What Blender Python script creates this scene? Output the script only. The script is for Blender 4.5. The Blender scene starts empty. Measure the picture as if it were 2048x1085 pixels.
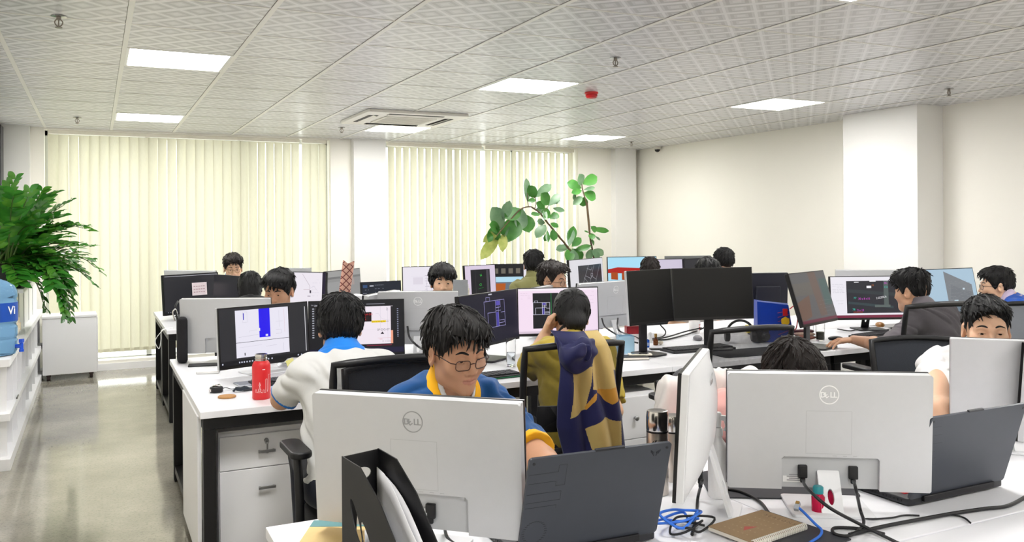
import bpy, bmesh, math, random
import numpy as np
from mathutils import Vector, Matrix, Euler
random.seed(7); RNG = np.random.default_rng(7)
SC = bpy.context.scene
COL = SC.collection
PI = math.pi
# ---------------------------------------------------------------- camera model (level lens, shifted frame)
FPX, CYP, YAW, ROLL, HC = 1703.7, 451.6, 0.4552, -0.0073, 1.465
ZCEIL = 2.4875
DZ = 0.70                      # desk height
def ray(px, py):
    x3 = (px-1024)/FPX; z3 = -(py-CYP)/FPX
    c, s = math.cos(ROLL), math.sin(ROLL)
    x1 = c*x3+s*z3; z = -s*x3+c*z3
    cc, ss = math.cos(YAW), math.sin(YAW)
    return Vector((cc*x1+ss, -ss*x1+cc, z))
CAM = Vector((0, 0, HC))
def atz(px, py, z): r = ray(px, py); return CAM+r*((z-HC)/r.z)
def aty(px, py, y): r = ray(px, py); return CAM+r*(y/r.y)
def atd(px, py, d): return CAM+ray(px, py)*d     # d along the view axis
def R(d): return math.radians(d)
# ---------------------------------------------------------------- materials
MATS = {}
def srgb(c):
    if isinstance(c, str):
        c = c.lstrip('#'); c = tuple(int(c[i:i+2], 16)/255 for i in (0, 2, 4))
    return tuple((v/12.92 if v <= .04045 else ((v+.055)/1.055)**2.4) for v in c)
def nd(nt, typ, **kw):
    n = nt.nodes.new(typ)
    for k, v in kw.items(): setattr(n, k, v)
    return n
def M(name, col=None, rough=.5, metal=0, spec=.5, var=.06, vs=30, bump=0, bs=200, trans=0, ior=1.45, coat=0, sheen=0, alpha=1, sss=0, emit=None, es=0):
    """procedural principled material: base colour with a little noise variation and optional noise bump"""
    if name in MATS: return MATS[name]
    m = bpy.data.materials.new(name); MATS[name] = m
    m.use_nodes = True
    nt = m.node_tree; b = nt.nodes['Principled BSDF']
    c = srgb(col); L = nt.links.new
    tc = nd(nt, 'ShaderNodeTexCoord')
    if var:
        nz = nd(nt, 'ShaderNodeTexNoise'); nz.inputs['Scale'].default_value = vs; nz.inputs['Detail'].default_value = 3
        L(tc.outputs['Object'], nz.inputs['Vector'])
        mx = nd(nt, 'ShaderNodeMix', data_type='RGBA')
        mx.inputs[6].default_value = (*[max(0, v*(1-var)) for v in c], 1)
        mx.inputs[7].default_value = (*[min(1, v*(1+var)) for v in c], 1)
        L(nz.outputs['Fac'], mx.inputs[0]); L(mx.outputs[2], b.inputs['Base Color'])
    else:
        b.inputs['Base Color'].default_value = (*c, 1)
    if bump:
        n2 = nd(nt, 'ShaderNodeTexNoise'); n2.inputs['Scale'].default_value = bs; n2.inputs['Detail'].default_value = 2
        L(tc.outputs['Object'], n2.inputs['Vector'])
        bp = nd(nt, 'ShaderNodeBump'); bp.inputs['Strength'].default_value = bump; bp.inputs['Distance'].default_value = .002
        L(n2.outputs['Fac'], bp.inputs['Height']); L(bp.outputs['Normal'], b.inputs['Normal'])
    b.inputs['Roughness'].default_value = rough; b.inputs['Metallic'].default_value = metal
    b.inputs['Specular IOR Level'].default_value = spec
    b.inputs['Transmission Weight'].default_value = trans; b.inputs['IOR'].default_value = ior
    b.inputs['Coat Weight'].default_value = coat
    b.inputs['Sheen Weight'].default_value = sheen
    b.inputs['Alpha'].default_value = alpha
    if sss:
        b.inputs['Subsurface Weight'].default_value = sss
        b.inputs['Subsurface Radius'].default_value = (.012, .005, .003)
        b.inputs['Subsurface Scale'].default_value = 1
    if emit:
        b.inputs['Emission Color'].default_value = (*srgb(emit), 1); b.inputs['Emission Strength'].default_value = es
    return m
def EM(col, s=1.0):
    """emission of a lit display pixel area"""
    name = 'display_%s_%.2f' % (col, s)
    if name in MATS: return MATS[name]
    m = bpy.data.materials.new(name); MATS[name] = m; m.use_nodes = True
    b = m.node_tree.nodes['Principled BSDF']
    b.inputs['Base Color'].default_value = (.004, .004, .004, 1); b.inputs['Roughness'].default_value = .35
    b.inputs['Specular IOR Level'].default_value = .25
    b.inputs['Emission Color'].default_value = (*srgb(col), 1); b.inputs['Emission Strength'].default_value = s*.62
    return m
# ---------------------------------------------------------------- mesh builder
TEXTC = {}
def text_geo(txt, bold=False):
    k = (txt, bold)
    if k not in TEXTC:
        cu = bpy.data.curves.new('t', 'FONT'); cu.body = txt; cu.size = 1; cu.resolution_u = 3
        if bold: cu.offset = .018
        o = bpy.data.objects.new('t', cu)
        me = bpy.data.meshes.new_from_object(o)
        V = [tuple(v.co) for v in me.vertices]; F = [tuple(p.vertices) for p in me.polygons]
        bpy.data.objects.remove(o); bpy.data.curves.remove(cu); bpy.data.meshes.remove(me)
        xs = [v[0] for v in V] or [0]
        TEXTC[k] = (V, F, min(xs), max(xs))
    return TEXTC[k]
class MB:
    def __init__(s): s.v = []; s.f = []; s.m = []; s.T = Matrix(); s.mi = 0
    def add(s, V, F, T=None, mi=None):
        T = s.T @ T if T is not None else s.T
        o = len(s.v); s.v += [tuple(T @ Vector(p)) for p in V]
        s.f += [tuple(i+o for i in f) for f in F]; s.m += [s.mi if mi is None else mi]*len(F)
        return s
    def box(s, c, d, T=None, mi=None):
        x, y, z = c; a, b, e = d[0]/2, d[1]/2, d[2]/2
        V = [(x+i*a, y+j*b, z+k*e) for k in (-1, 1) for j in (-1, 1) for i in (-1, 1)]
        return s.add(V, [(0, 2, 3, 1), (4, 5, 7, 6), (0, 1, 5, 4), (2, 6, 7, 3), (0, 4, 6, 2), (1, 3, 7, 5)], T, mi)
    def bx(s, x0, x1, y0, y1, z0, z1, T=None, mi=None):
        return s.box(((x0+x1)/2, (y0+y1)/2, (z0+z1)/2), (x1-x0, y1-y0, z1-z0), T, mi)
    def quad(s, a, b, c, d, mi=None): return s.add([a, b, c, d], [(0, 1, 2, 3)], None, mi)
    def prism(s, poly, z0, z1, T=None, mi=None):
        """polygon in xy extruded z0..z1 (counter-clockwise)"""
        n = len(poly); V = [(x, y, z0) for x, y in poly]+[(x, y, z1) for x, y in poly]
        F = [tuple(range(n-1, -1, -1)), tuple(range(n, 2*n))]+[(i, (i+1) % n, n+(i+1) % n, n+i) for i in range(n)]
        return s.add(V, F, T, mi)
    def lathe(s, prof, n=24, T=None, mi=None, cap=True):
        """profile of (radius, z) turned about z"""
        V = []; F = []
        for r, z in prof:
            for k in range(n): V.append((r*math.cos(2*PI*k/n), r*math.sin(2*PI*k/n), z))
        for i in range(len(prof)-1):
            for k in range(n):
                a, b = i*n+k, i*n+(k+1) % n; F.append((a, b, b+n, a+n))
        if cap:
            F.append(tuple(range(n-1, -1, -1))); F.append(tuple((len(prof)-1)*n+k for k in range(n)))
        return s.add(V, F, T, mi)
    def cyl(s, p0, p1, r0, r1=None, n=16, mi=None):
        p0 = Vector(p0); p1 = Vector(p1); d = p1-p0
        T = Matrix.Translation(p0) @ d.to_track_quat('Z', 'Y').to_matrix().to_4x4()
        return s.lathe([(r0, 0), (r1 if r1 is not None else r0, d.length)], n, T, mi)
    def tube(s, pts, r, n=8, mi=None, closed=False, flat=1.0):
        """round tube along a polyline; r is a number or a list"""
        P = [Vector(p) for p in pts]; N = len(P); V = []; F = []
        rr = r if hasattr(r, '__len__') else [r]*N
        up = Vector((0, 0, 1)); prev = None
        for i in range(N):
            if closed: t = P[(i+1) % N]-P[i-1]
            else: t = P[min(i+1, N-1)]-P[max(i-1, 0)]
            t = t.normalized() if t.length > 1e-9 else Vector((0, 0, 1))
            if prev is None:
                a = t.cross(up)
                if a.length < .05: a = t.cross(Vector((1, 0, 0)))
            else:
                a = prev-t*prev.dot(t)
                if a.length < 1e-6: a = t.cross(up)
            a.normalize(); prev = a; b = t.cross(a)
            for k in range(n):
                q = 2*PI*k/n; V.append(tuple(P[i]+a*math.cos(q)*rr[i]+b*math.sin(q)*rr[i]*flat))
        for i in range(N if closed else N-1):
            for k in range(n):
                a, b = i*n+k, i*n+(k+1) % n; c = ((i+1) % N)*n
                F.append((a, b, c+(k+1) % n, c+k))
        if not closed: F += [tuple(range(n-1, -1, -1)), tuple((N-1)*n+k for k in range(n))]
        return s.add(V, F, None, mi)
    def ball(s, c, r, n=16, m=10, mi=None, T=None):
        r = (r, r, r) if not hasattr(r, '__len__') else r
        V = [(c[0], c[1], c[2]-r[2])]; F = []
        for i in range(1, m):
            a = -PI/2+PI*i/m
            for k in range(n): V.append((c[0]+r[0]*math.cos(a)*math.cos(2*PI*k/n), c[1]+r[1]*math.cos(a)*math.sin(2*PI*k/n), c[2]+r[2]*math.sin(a)))
        V.append((c[0], c[1], c[2]+r[2])); e = len(V)-1
        for k in range(n):
            F.append((0, 1+(k+1) % n, 1+k)); F.append((e, e-n+k, e-n+(k+1) % n))
        for i in range(m-2):
            for k in range(n):
                a, b = 1+i*n+k, 1+i*n+(k+1) % n; F.append((a, b, b+n, a+n))
        return s.add(V, F, T, mi)
    def text(s, txt, size, T, mi=None, bold=False, centre=True):
        V, F, x0, x1 = text_geo(txt, bold)
        o = (x0+x1)/2 if centre else x0
        return s.add([((x-o)*size, y*size, z*size) for x, y, z in V], F, T, mi)
    def build(s, name, mats, parent=None, smooth=0, bevel=0, loc=None, rot=None, seg=2):
        me = bpy.data.meshes.new(name); me.from_pydata(s.v, [], s.f)
        if not isinstance(mats, (list, tuple)): mats = [mats]
        for m in mats: me.materials.append(m)
        if len(mats) > 1: me.polygons.foreach_set('material_index', s.m)
        me.validate(clean_customdata=False); me.update()
        if smooth:
            me.shade_smooth(); me.set_sharp_from_angle(angle=R(smooth))
        o = bpy.data.objects.new(name, me); COL.objects.link(o)
        if parent is not None: o.parent = parent
        if loc is not None: o.location = loc
        if rot is not None: o.rotation_euler = rot
        if bevel:
            b = o.modifiers.new('bevel', 'BEVEL'); b.width = bevel; b.segments = seg; b.limit_method = 'ANGLE'; b.angle_limit = R(40)
            if not smooth: me.shade_smooth(); me.set_sharp_from_angle(angle=R(40))
            b.harden_normals = True
        return o
def thing(name, label, cat, loc=(0, 0, 0), rz=0, group=None):
    o = bpy.data.objects.new(name, None); COL.objects.link(o); o.empty_display_size = .1
    o.location = loc; o.rotation_euler = (0, 0, rz); o['label'] = label; o['category'] = cat
    if group: o['group'] = group
    return o
def tag(o, label, cat, group=None):
    o['label'] = label; o['category'] = cat
    if group: o['group'] = group
    return o
def struct(o): o['kind'] = 'structure'; return o
def dup(root, loc, rz, label, group=None):
    """a copy of a thing with copies of its parts and sub-parts"""
    r = root.copy(); COL.objects.link(r); r.location = loc; r.rotation_euler = (0, 0, rz); r['label'] = label
    if group: r['group'] = group
    for ch in list(root.children):
        c = ch.copy(); COL.objects.link(c); c.parent = r
        for g in list(ch.children):
            d = g.copy(); COL.objects.link(d); d.parent = c
    return r
def rrect(w, h, r, n=5, cx=0, cy=0):
    P = []
    for (sx, sy, a0) in ((1, 1, 0), (-1, 1, 90), (-1, -1, 180), (1, -1, 270)):
        for k in range(n+1):
            a = R(a0+90*k/n); P.append((cx+sx*(w/2-r)+r*math.cos(a), cy+sy*(h/2-r)+r*math.sin(a)))
    return P
def smooth_path(pts, n=6):
    """Catmull-Rom through the points"""
    P = [Vector(p) for p in pts]; P = [2*P[0]-P[1]]+P+[2*P[-1]-P[-2]]; out = []
    for i in range(1, len(P)-2):
        a, b, c, d = P[i-1:i+3]
        for k in range(n):
            t = k/n; out.append(.5*((2*b)+(c-a)*t+(2*a-5*b+4*c-d)*t*t+(3*b-a-3*c+d)*t**3))
    return out+[P[-2]]
# ================================================================ ROOM
X0, X1, Y0, Y1 = -.88, 6.69, -4.3, 9.75
GX, GY = -.4432, 4.0575        # origin of the 0.6 m ceiling grid
def floor_mat():
    m = bpy.data.materials.new('polished_concrete'); m.use_nodes = True; nt = m.node_tree; b = nt.nodes['Principled BSDF']; L = nt.links.new
    tc = nd(nt, 'ShaderNodeTexCoord')
    n1 = nd(nt, 'ShaderNodeTexNoise'); n1.inputs['Scale'].default_value = 1.3; n1.inputs['Detail'].default_value = 8; n1.inputs['Roughness'].default_value = .62
    n2 = nd(nt, 'ShaderNodeTexNoise'); n2.inputs['Scale'].default_value = 65; n2.inputs['Detail'].default_value = 4; n2.inputs['Roughness'].default_value = .7
    n3 = nd(nt, 'ShaderNodeTexVoronoi'); n3.inputs['Scale'].default_value = 85
    for n in (n1, n2, n3): L(tc.outputs['Object'], n.inputs['Vector'])
    r1 = nd(nt, 'ShaderNodeValToRGB'); e = r1.color_ramp.elements
    e[0].position = .32; e[0].color = (*srgb('#837f74'), 1); e[1].position = .66; e[1].color = (*srgb('#aaa598'), 1); L(n1.outputs['Fac'], r1.inputs[0])
    r2 = nd(nt, 'ShaderNodeValToRGB'); e = r2.color_ramp.elements
    e[0].position = .33; e[0].color = (*srgb('#6c6860'), 1); e[1].position = .5; e[1].color = (1, 1, 1, 1); L(n2.outputs['Fac'], r2.inputs[0])
    mx = nd(nt, 'ShaderNodeMix', data_type='RGBA', blend_type='MULTIPLY'); mx.inputs[0].default_value = .35
    L(r1.outputs[0], mx.inputs[6]); L(r2.outputs[0], mx.inputs[7])
    r3 = nd(nt, 'ShaderNodeValToRGB'); e = r3.color_ramp.elements
    e[0].position = .1; e[0].color = (.5, .49, .45, 1); e[1].position = .3; e[1].color = (1, 1, 1, 1); L(n3.outputs['Distance'], r3.inputs[0])
    m2 = nd(nt, 'ShaderNodeMix', data_type='RGBA', blend_type='MULTIPLY'); m2.inputs[0].default_value = .3
    L(mx.outputs[2], m2.inputs[6]); L(r3.outputs[0], m2.inputs[7]); L(m2.outputs[2], b.inputs['Base Color'])
    rr = nd(nt, 'ShaderNodeMapRange'); rr.inputs[3].default_value = .05; rr.inputs[4].default_value = .15
    L(n1.outputs['Fac'], rr.inputs[0]); L(rr.outputs[0], b.inputs['Roughness'])
    nb = nd(nt, 'ShaderNodeTexNoise'); nb.inputs['Scale'].default_value = 3.5; nb.inputs['Detail'].default_value = 2; L(tc.outputs['Object'], nb.inputs['Vector'])
    bp = nd(nt, 'ShaderNodeBump'); bp.inputs['Strength'].default_value = .03; bp.inputs['Distance'].default_value = .02
    L(nb.outputs['Fac'], bp.inputs['Height']); L(bp.outputs['Normal'], b.inputs['Normal'])
    b.inputs['Specular IOR Level'].default_value = .9
    return m
def ceil_mat():
    m = bpy.data.materials.new('ceiling_tile_pattern'); m.use_nodes = True; nt = m.node_tree; b = nt.nodes['Principled BSDF']; L = nt.links.new
    tc = nd(nt, 'ShaderNodeTexCoord'); sx = nd(nt, 'ShaderNodeSeparateXYZ'); L(tc.outputs['Object'], sx.inputs[0])
    def mt(op, a, c=None, d=None):
        n = nd(nt, 'ShaderNodeMath', operation=op)
        for i, v in enumerate((a, c, d)):
            if v is None: continue
            if isinstance(v, (int, float)): n.inputs[i].default_value = v
            else: L(v, n.inputs[i])
        return n.outputs[0]
    X = mt('SUBTRACT', sx.outputs[0], GX); Y = mt('SUBTRACT', sx.outputs[1], GY)
    k = 1/(.1414*math.sqrt(2))
    p = mt('MULTIPLY', mt('ADD', X, Y), k); q = mt('MULTIPLY', mt('SUBTRACT', X, Y), k)
    fp = mt('ABSOLUTE', mt('SUBTRACT', mt('FRACT', p), .5)); fq = mt('ABSOLUTE', mt('SUBTRACT', mt('FRACT', q), .5))
    d = mt('MAXIMUM', fp, fq)
    band = mt('GREATER_THAN', fp, .39); thin = mt('GREATER_THAN', fq, .45)
    ring = mt('MULTIPLY', mt('GREATER_THAN', d, .24), mt('LESS_THAN', d, .36))
    core = mt('LESS_THAN', d, .14)
    # value: field .78, ring darker, bands and core lighter
    v = mt('SUBTRACT', .59, mt('MULTIPLY', ring, .13))
    v = mt('ADD', v, mt('MULTIPLY', core, .10))
    li = mt('MAXIMUM', band, thin)
    v = mt('ADD', mt('MULTIPLY', v, mt('SUBTRACT', 1, li)), mt('MULTIPLY', li, .77))
    grain = nd(nt, 'ShaderNodeTexNoise'); grain.inputs['Scale'].default_value = 260; L(tc.outputs['Object'], grain.inputs['Vector'])
    v = mt('ADD', v, mt('MULTIPLY', mt('SUBTRACT', grain.outputs['Fac'], .5), .10))
    cc = nd(nt, 'ShaderNodeCombineColor'); L(v, cc.inputs[0]); L(v, cc.inputs[1]); L(mt('MULTIPLY', v, 1.02), cc.inputs[2])
    L(cc.outputs[0], b.inputs['Base Color']); b.inputs['Roughness'].default_value = .3; b.inputs['Specular IOR Level'].default_value = .6
    bp = nd(nt, 'ShaderNodeBump'); bp.inputs['Strength'].default_value = .15; bp.inputs['Distance'].default_value = .002; L(v, bp.inputs['Height']); L(bp.outputs['Normal'], b.inputs['Normal'])
    return m
wall_m = M('wall_paint', '#f6f3ea', .62, var=.015, vs=3, bump=.05, bs=300)
col_m = M('column_room_lit_grey', '#efeeeb', .6, var=.015, vs=3, bump=.05, bs=300)  # greyer than the walls: room light on the columns put into the colour
white_m = M('white_laminate', '#f2f2f4', .35, var=.015, vs=8)
blackmetal = M('black_powder_coat', '#0d0d10', .4, var=.15, vs=60)
dark_frame = M('dark_frame', '#3b3b3e', .4)
struct(MB().bx(X0-.2, X1+.2, Y0-.2, Y1+.6, -.1, 0).build('floor', floor_mat()))
# lights: cells of the grid
LIGHTS = [(1, 2), (1, 7), (5, 7), (5, 2), (9, 7), (9, 2), (5, -3), (1, -3), (9, -3), (1, -8), (5, -8), (9, -8), (5, -13), (1, -13), (9, -13)]  # cells out of view carry the grid on, added for illumination
cm = ceil_mat()
c = MB()
ni0, ni1, nj0, nj1 = -1, 13, -15, 10
for i in range(ni0, ni1):
    for j in range(nj0, nj1):
        if (i, j) in LIGHTS: continue
        xa, xb, ya, yb = GX+.6*i, GX+.6*i+.6, GY+.6*j, GY+.6*j+.6
        xa, xb, ya, yb = max(xa, X0-.1), min(xb, X1+.1), max(ya, Y0-.1), min(yb, Y1+.3)
        if xb-xa < .01 or yb-ya < .01: continue
        c.quad((xa, ya, ZCEIL), (xa, yb, ZCEIL), (xb, yb, ZCEIL), (xb, ya, ZCEIL))
c.bx(X0-.1, X1+.1, Y0-.1, Y1+.3, ZCEIL+.06, ZCEIL+.12)
struct(c.build('ceiling', cm))
g = MB()
for i in range(ni0+1, ni1):
    x = GX+.6*i
    if X0 < x < X1: g.bx(x-.013, x+.013, Y0, Y1, ZCEIL-.004, ZCEIL+.03, mi=0); g.bx(x-.0148, x-.013, Y0, Y1, ZCEIL-.001, ZCEIL+.03, mi=1)
for j in range(nj0, nj1):
    y = GY+.6*j
    if Y0 < y < Y1:
        g.bx(X0, X1, y-.008, y+.006, ZCEIL-.0022, ZCEIL+.03, mi=0); g.bx(X0, X1, y+.006, y+.0115, ZCEIL-.0010, ZCEIL+.03, mi=1)
struct(g.build('trim_1', [M('ceiling_tee_white', '#e9e8e2', .35, var=.02), M('ceiling_tee_gap', '#55534e', .7)]))
lamp_m = bpy.data.materials.new('led_panel_glow'); lamp_m.use_nodes = True
_b = lamp_m.node_tree.nodes['Principled BSDF']; _b.inputs['Base Color'].default_value = (.9, .9, .9, 1)
_b.inputs['Emission Color'].default_value = (1, .985, .96, 1); _b.inputs['Emission Strength'].default_value = 22.0
rim_m = M('lamp_rim_white', '#f3f3f0', .3)
wh = {(1, 2): 'large bright square ceiling light at upper left, nearest the camera on that side', (1, 7): 'small far square ceiling light at left near the blinds',
      (5, 7): 'square ceiling light right beside the air conditioner cassette', (5, 2): 'square ceiling light in the middle, next to the red smoke detector',
      (9, 7): 'far square ceiling light over the tall leafy plant', (9, 2): 'square ceiling light at right in front of the wall pillar', (5, -3): 'square ceiling light cut off by the top edge of the photo'}
for (i, j) in LIGHTS:
    xc, yc = GX+.6*i+.3, GY+.6*j+.3
    t = thing('ceiling_light', wh.get((i, j), 'unseen square ceiling light, added along the grid for illumination'), 'ceiling light', (xc, yc, ZCEIL), 0, 'square ceiling lights')
    f = MB()
    for a, b2, e, h in ((-.287, -.272, -.287, .287), (.272, .287, -.287, .287), (-.272, .272, -.287, -.272), (-.272, .272, .272, .287)): f.bx(a, b2, e, h, -.003, .05)
    f.build('lamp_frame', rim_m, t)
    MB().bx(-.272, .272, -.272, .272, .0, .012).build('diffuser', lamp_m, t)
# walls
def wall(name, mb): return struct(mb.build(name, wall_m))
wall('wall_left', MB().bx(X0-.15, X0, Y0-.15, Y1+.3, 0, ZCEIL+.1))
wall('wall_right', MB().bx(X1, X1+.15, Y0-.15, Y1+.3, 0, ZCEIL+.1))
wall('wall_behind_camera', MB().bx(X0-.15, X1+.15, Y0-.15, Y0, 0, ZCEIL+.1))
W1, W2 = (-.455, 2.445), (3.105, 5.755)    # window openings
SILL, HEAD = .10, ZCEIL-.015
w = MB()
for a, b2 in ((X0-.15, W1[0]), (W1[1], W2[0]), (W2[1], X1+.15)): w.bx(a, b2, Y1, Y1+.24, 0, ZCEIL+.1)
for a, b2 in (W1, W2): w.bx(a, b2, Y1, Y1+.24, 0, SILL); w.bx(a, b2, Y1, Y1+.24, HEAD, ZCEIL+.1)
wall('wall_back', w)
wc = MB().bx(X0, -.575, Y1-.11, Y1, 0, ZCEIL); wc.bx(2.69, 3.075, Y1-.11, Y1, 0, ZCEIL); wc.bx(6.27, 6.60, Y1-.11, Y1, 0, ZCEIL)
struct(wc.build('wall_back_columns', col_m))
struct(MB().bx(6.36, X1, 5.05, 5.86, 0, ZCEIL).build('wall_right_pillar', col_m, bevel=.004))
struct(MB().bx(X0, X0+.085, 9.35, 9.62, 0, ZCEIL-.03).build('door_1', dark_frame))
bb = MB().bx(-.575, W1[1]+.24, Y1-.012, Y1, 0, .07); bb.bx(3.075, 6.27, Y1-.012, Y1, 0, .07); struct(bb.build('baseboard_back', white_m))
struct(MB().bx(X1-.012, X1, Y0, 5.05, 0, .08).bx(X1-.012, X1, 5.86, Y1, 0, .08).build('baseboard_right', white_m))
# windows
alu = M('window_aluminium', '#cfd2d2', .4, metal=.3)
glass_m = bpy.data.materials.new('window_glass'); glass_m.use_nodes = True; nt = glass_m.node_tree
nt.nodes.remove(nt.nodes['Principled BSDF'])
_t = nd(nt, 'ShaderNodeBsdfTransparent'); _t.inputs[0].default_value = (.95, .97, .96, 1); _g = nd(nt, 'ShaderNodeBsdfGlossy'); _g.inputs['Roughness'].default_value = .02
_m = nd(nt, 'ShaderNodeMixShader'); _m.inputs[0].default_value = .06
nt.links.new(_t.outputs[0], _m.inputs[1]); nt.links.new(_g.outputs[0], _m.inputs[2]); nt.links.new(_m.outputs[0], nt.nodes['Material Output'].inputs[0])
for n, (a, b2) in enumerate((W1, W2), 1):
    r = struct(thing('window_%d' % n, 'window', 'window')); del r['label']; del r['category']
    f = MB(); yy = Y1+.17
    k = 3
    f.bx(a, b2, yy, yy+.05, SILL, SILL+.012); f.bx(a, b2, yy, yy+.05, HEAD-.05, HEAD)
    for i in range(k+1):
        x = a+(b2-a)*i/k; x = min(max(x, a+.025), b2-.025); f.bx(x-.025, x+.025, yy, yy+.05, SILL, HEAD)
    f.build('window_frame', alu, r)
    MB().bx(a, b2, yy+.02, yy+.026, SILL, HEAD).build('pane', glass_m, r)
# vertical blinds
bl = bpy.data.materials.new('blind_fabric'); bl.use_nodes = True; nt = bl.node_tree; nt.nodes.remove(nt.nodes['Principled BSDF'])
tc = nd(nt, 'ShaderNodeTexCoord'); nz = nd(nt, 'ShaderNodeTexNoise'); nz.inputs['Scale'].default_value = 1; nz.inputs['Detail'].default_value = 3
mp = nd(nt, 'ShaderNodeMapping'); mp.inputs['Scale'].default_value = (300, 300, 25); nt.links.new(tc.outputs['Object'], mp.inputs[0]); nt.links.new(mp.outputs[0], nz.inputs['Vector'])
mx = nd(nt, 'ShaderNodeMix', data_type='RGBA'); mx.inputs[6].default_value = (*srgb('#d3d0bb'), 1); mx.inputs[7].default_value = (*srgb('#e2dfcc'), 1); nt.links.new(nz.outputs['Fac'], mx.inputs[0])
df = nd(nt, 'ShaderNodeBsdfDiffuse'); tr = nd(nt, 'ShaderNodeBsdfTranslucent'); ms = nd(nt, 'ShaderNodeMixShader'); ms.inputs[0].default_value = .30
nt.links.new(mx.outputs[2], df.inputs[0]); nt.links.new(mx.outputs[2], tr.inputs[0]); nt.links.new(df.outputs[0], ms.inputs[1]); nt.links.new(tr.outputs[0], ms.inputs[2]); nt.links.new(ms.outputs[0], nt.nodes['Material Output'].inputs[0])
rail_m = M('blind_rail', '#eeeade', .4)
def blind(xa, xb, label, lean, z0=.175, seed=1):
    """vertical slats on a head rail, each slat turned a little and overlapping the next"""
    rnd = random.Random(seed)
    t = thing('vertical_blind', label, 'blind', ((xa+xb)/2, Y1+.075, 0), 0, 'vertical blinds')
    w = xb-xa
    MB().bx(-w/2, w/2, -.022, .022, HEAD-.04, HEAD-.001).build('head_rail', rail_m, t)
    s = MB(); n = max(2, round(w/.095)); p = w/n
    for i in range(n):
        xc = -w/2+p*(i+.5); a = R(rnd.gauss(lean, 5)); hw = .0505
        sh = rnd.gauss(0, .004); sw = rnd.gauss(0, .006)
        zz = np.linspace(z0, HEAD-.045, 7); V = []
        for kz, z in enumerate(zz):
            q = 1-kz/6
            for m in range(5):
                u = (m-2)/2
                bow = .008*(1-u*u)
                V.append((xc+u*hw*math.cos(a)+sh*q, u*hw*math.sin(a)+bow+sw*q*.5, z))
        F = [(kz*5+m, kz*5+m+1, kz*5+m+6, kz*5+m+5) for kz in range(6) for m in range(4)]
        s.add(V, F)
        s.box((xc+sh, sw*.5+.006, z0+.018), (.085, .004, .03))
    s.build('slats', bl, t, smooth=60)
    ch = MB()
    for i in range(n-1): ch.tube([(-w/2+p*(i+.5), .012, z0+.012), (-w/2+p*(i+1), .014, z0-.004), (-w/2+p*(i+1.5), .012, z0+.012)], .0016, 4)
    ch.build('bottom_chain', rail_m, t)
    return t
blind(-.425, 2.105, 'wide cream vertical blind covering most of the left window', 18, seed=3)
blind(2.135, 2.415, 'narrow cream vertical blind beside the middle wall column, left window', 16, seed=5)
blind(3.15, 4.385, 'cream vertical blind in left half of right window, just right of middle column', 22, seed=8)
blind(4.43, 5.725, 'cream vertical blind hanging behind the tall leafy plant', 26, seed=11)
# world: overcast daylight
wd = bpy.data.worlds.new('daylight'); SC.world = wd; wd.use_nodes = True
bg = wd.node_tree.nodes['Background']; bg.inputs[0].default_value = (1, .995, .95, 1); bg.inputs[1].default_value = 2.0
# ceiling fixtures
t = thing('air_conditioner', 'white four way cassette air conditioner set in the ceiling', 'air conditioner', (2.60, 7.62, ZCEIL), 0)
acw = M('ac_plastic', '#efece4', .4)
MB().prism(rrect(.95, .95, .03), -.028, -.001).build('panel', acw, t, bevel=.006)
gr = MB(); gr.prism(rrect(.50, .50, .02), -.036, -.0285)
gr.build('grille', M('ac_grille', '#d9d5ca', .5), t, bevel=.003)
gs = MB()
for k in range(9): gs.box((0, -.2+.05*k, -.0365), (.44, .012, .002))
gs.build('grille_slots', M('ac_grille_line', '#b9b4a8', .5), t)
for k in range(4):
    a = k*PI/2; T = Matrix.Rotation(a, 4, 'Z')
    MB().box((0, .36, -.0295), (.52, .085, .003), T).build('outlet', M('ac_dark_slot', '#2d2a28', .6), t)
    MB().box((0, .352, -.034), (.52, .045, .004), T @ Matrix.Translation((0, .35, -.034)) @ Matrix.Rotation(.3, 4, 'X') @ Matrix.Translation((0, -.35, .034))).build('louver', acw, t)
chrome = M('brushed_steel', '#b9b9b8', .25, metal=1, var=.05)
brass = M('sprinkler_metal', '#8d857c', .35, metal=1)
for (x, y, lb) in ((-.15, 4.62, 'ceiling sprinkler cut by the top edge at upper left'), (-.14, 8.76, 'small ceiling sprinkler near the far left light'), (2.28, 8.62, 'ceiling sprinkler just left of the air conditioner by the column'),
                   (2.86, 4.39, 'ceiling sprinkler nearest the camera, above the red detector'), (5.86, 4.37, 'ceiling sprinkler at right by the wall pillar'), (5.93, 8.76, 'far ceiling sprinkler near the corner camera')):
    t = thing('sprinkler', lb, 'sprinkler', (x, y, ZCEIL), 0, 'ceiling sprinklers')
    MB().lathe([(.034, 0), (.036, -.004), (.018, -.008)], 20).build('escutcheon', chrome, t, smooth=40)
    b = MB().cyl((0, 0, -.007), (0, 0, -.02), .011)
    for s in (-1, 1): b.tube(smooth_path([(s*.009, 0, -.018), (s*.017, 0, -.03), (s*.012, 0, -.045), (0, 0, -.052)], 4), .003, 6)
    b.cyl((0, 0, -.02), (0, 0, -.05), .003); b.lathe([(.004, -.052), (.016, -.055), (.016, -.058)], 12)
    b.build('nozzle', brass, t, smooth=40)
t = thing('smoke_detector', 'red round smoke detector on the ceiling', 'smoke detector', (3.44, 5.62, ZCEIL), 0)
MB().lathe([(.052, 0), (.052, -.012), (.046, -.016)], 28).build('base', M('detector_base', '#c9302f', .35), t, smooth=40)
MB().lathe([(.044, -.0165), (.047, -.03), (.036, -.045), (.012, -.05)], 28).build('dome', M('detector_red', '#b81419', .3), t, smooth=40)
MB().ball((.03, -.03, -.035), .005).build('indicator', M('detector_lamp', '#f4e6e2', .2), t, smooth=60)
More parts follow.
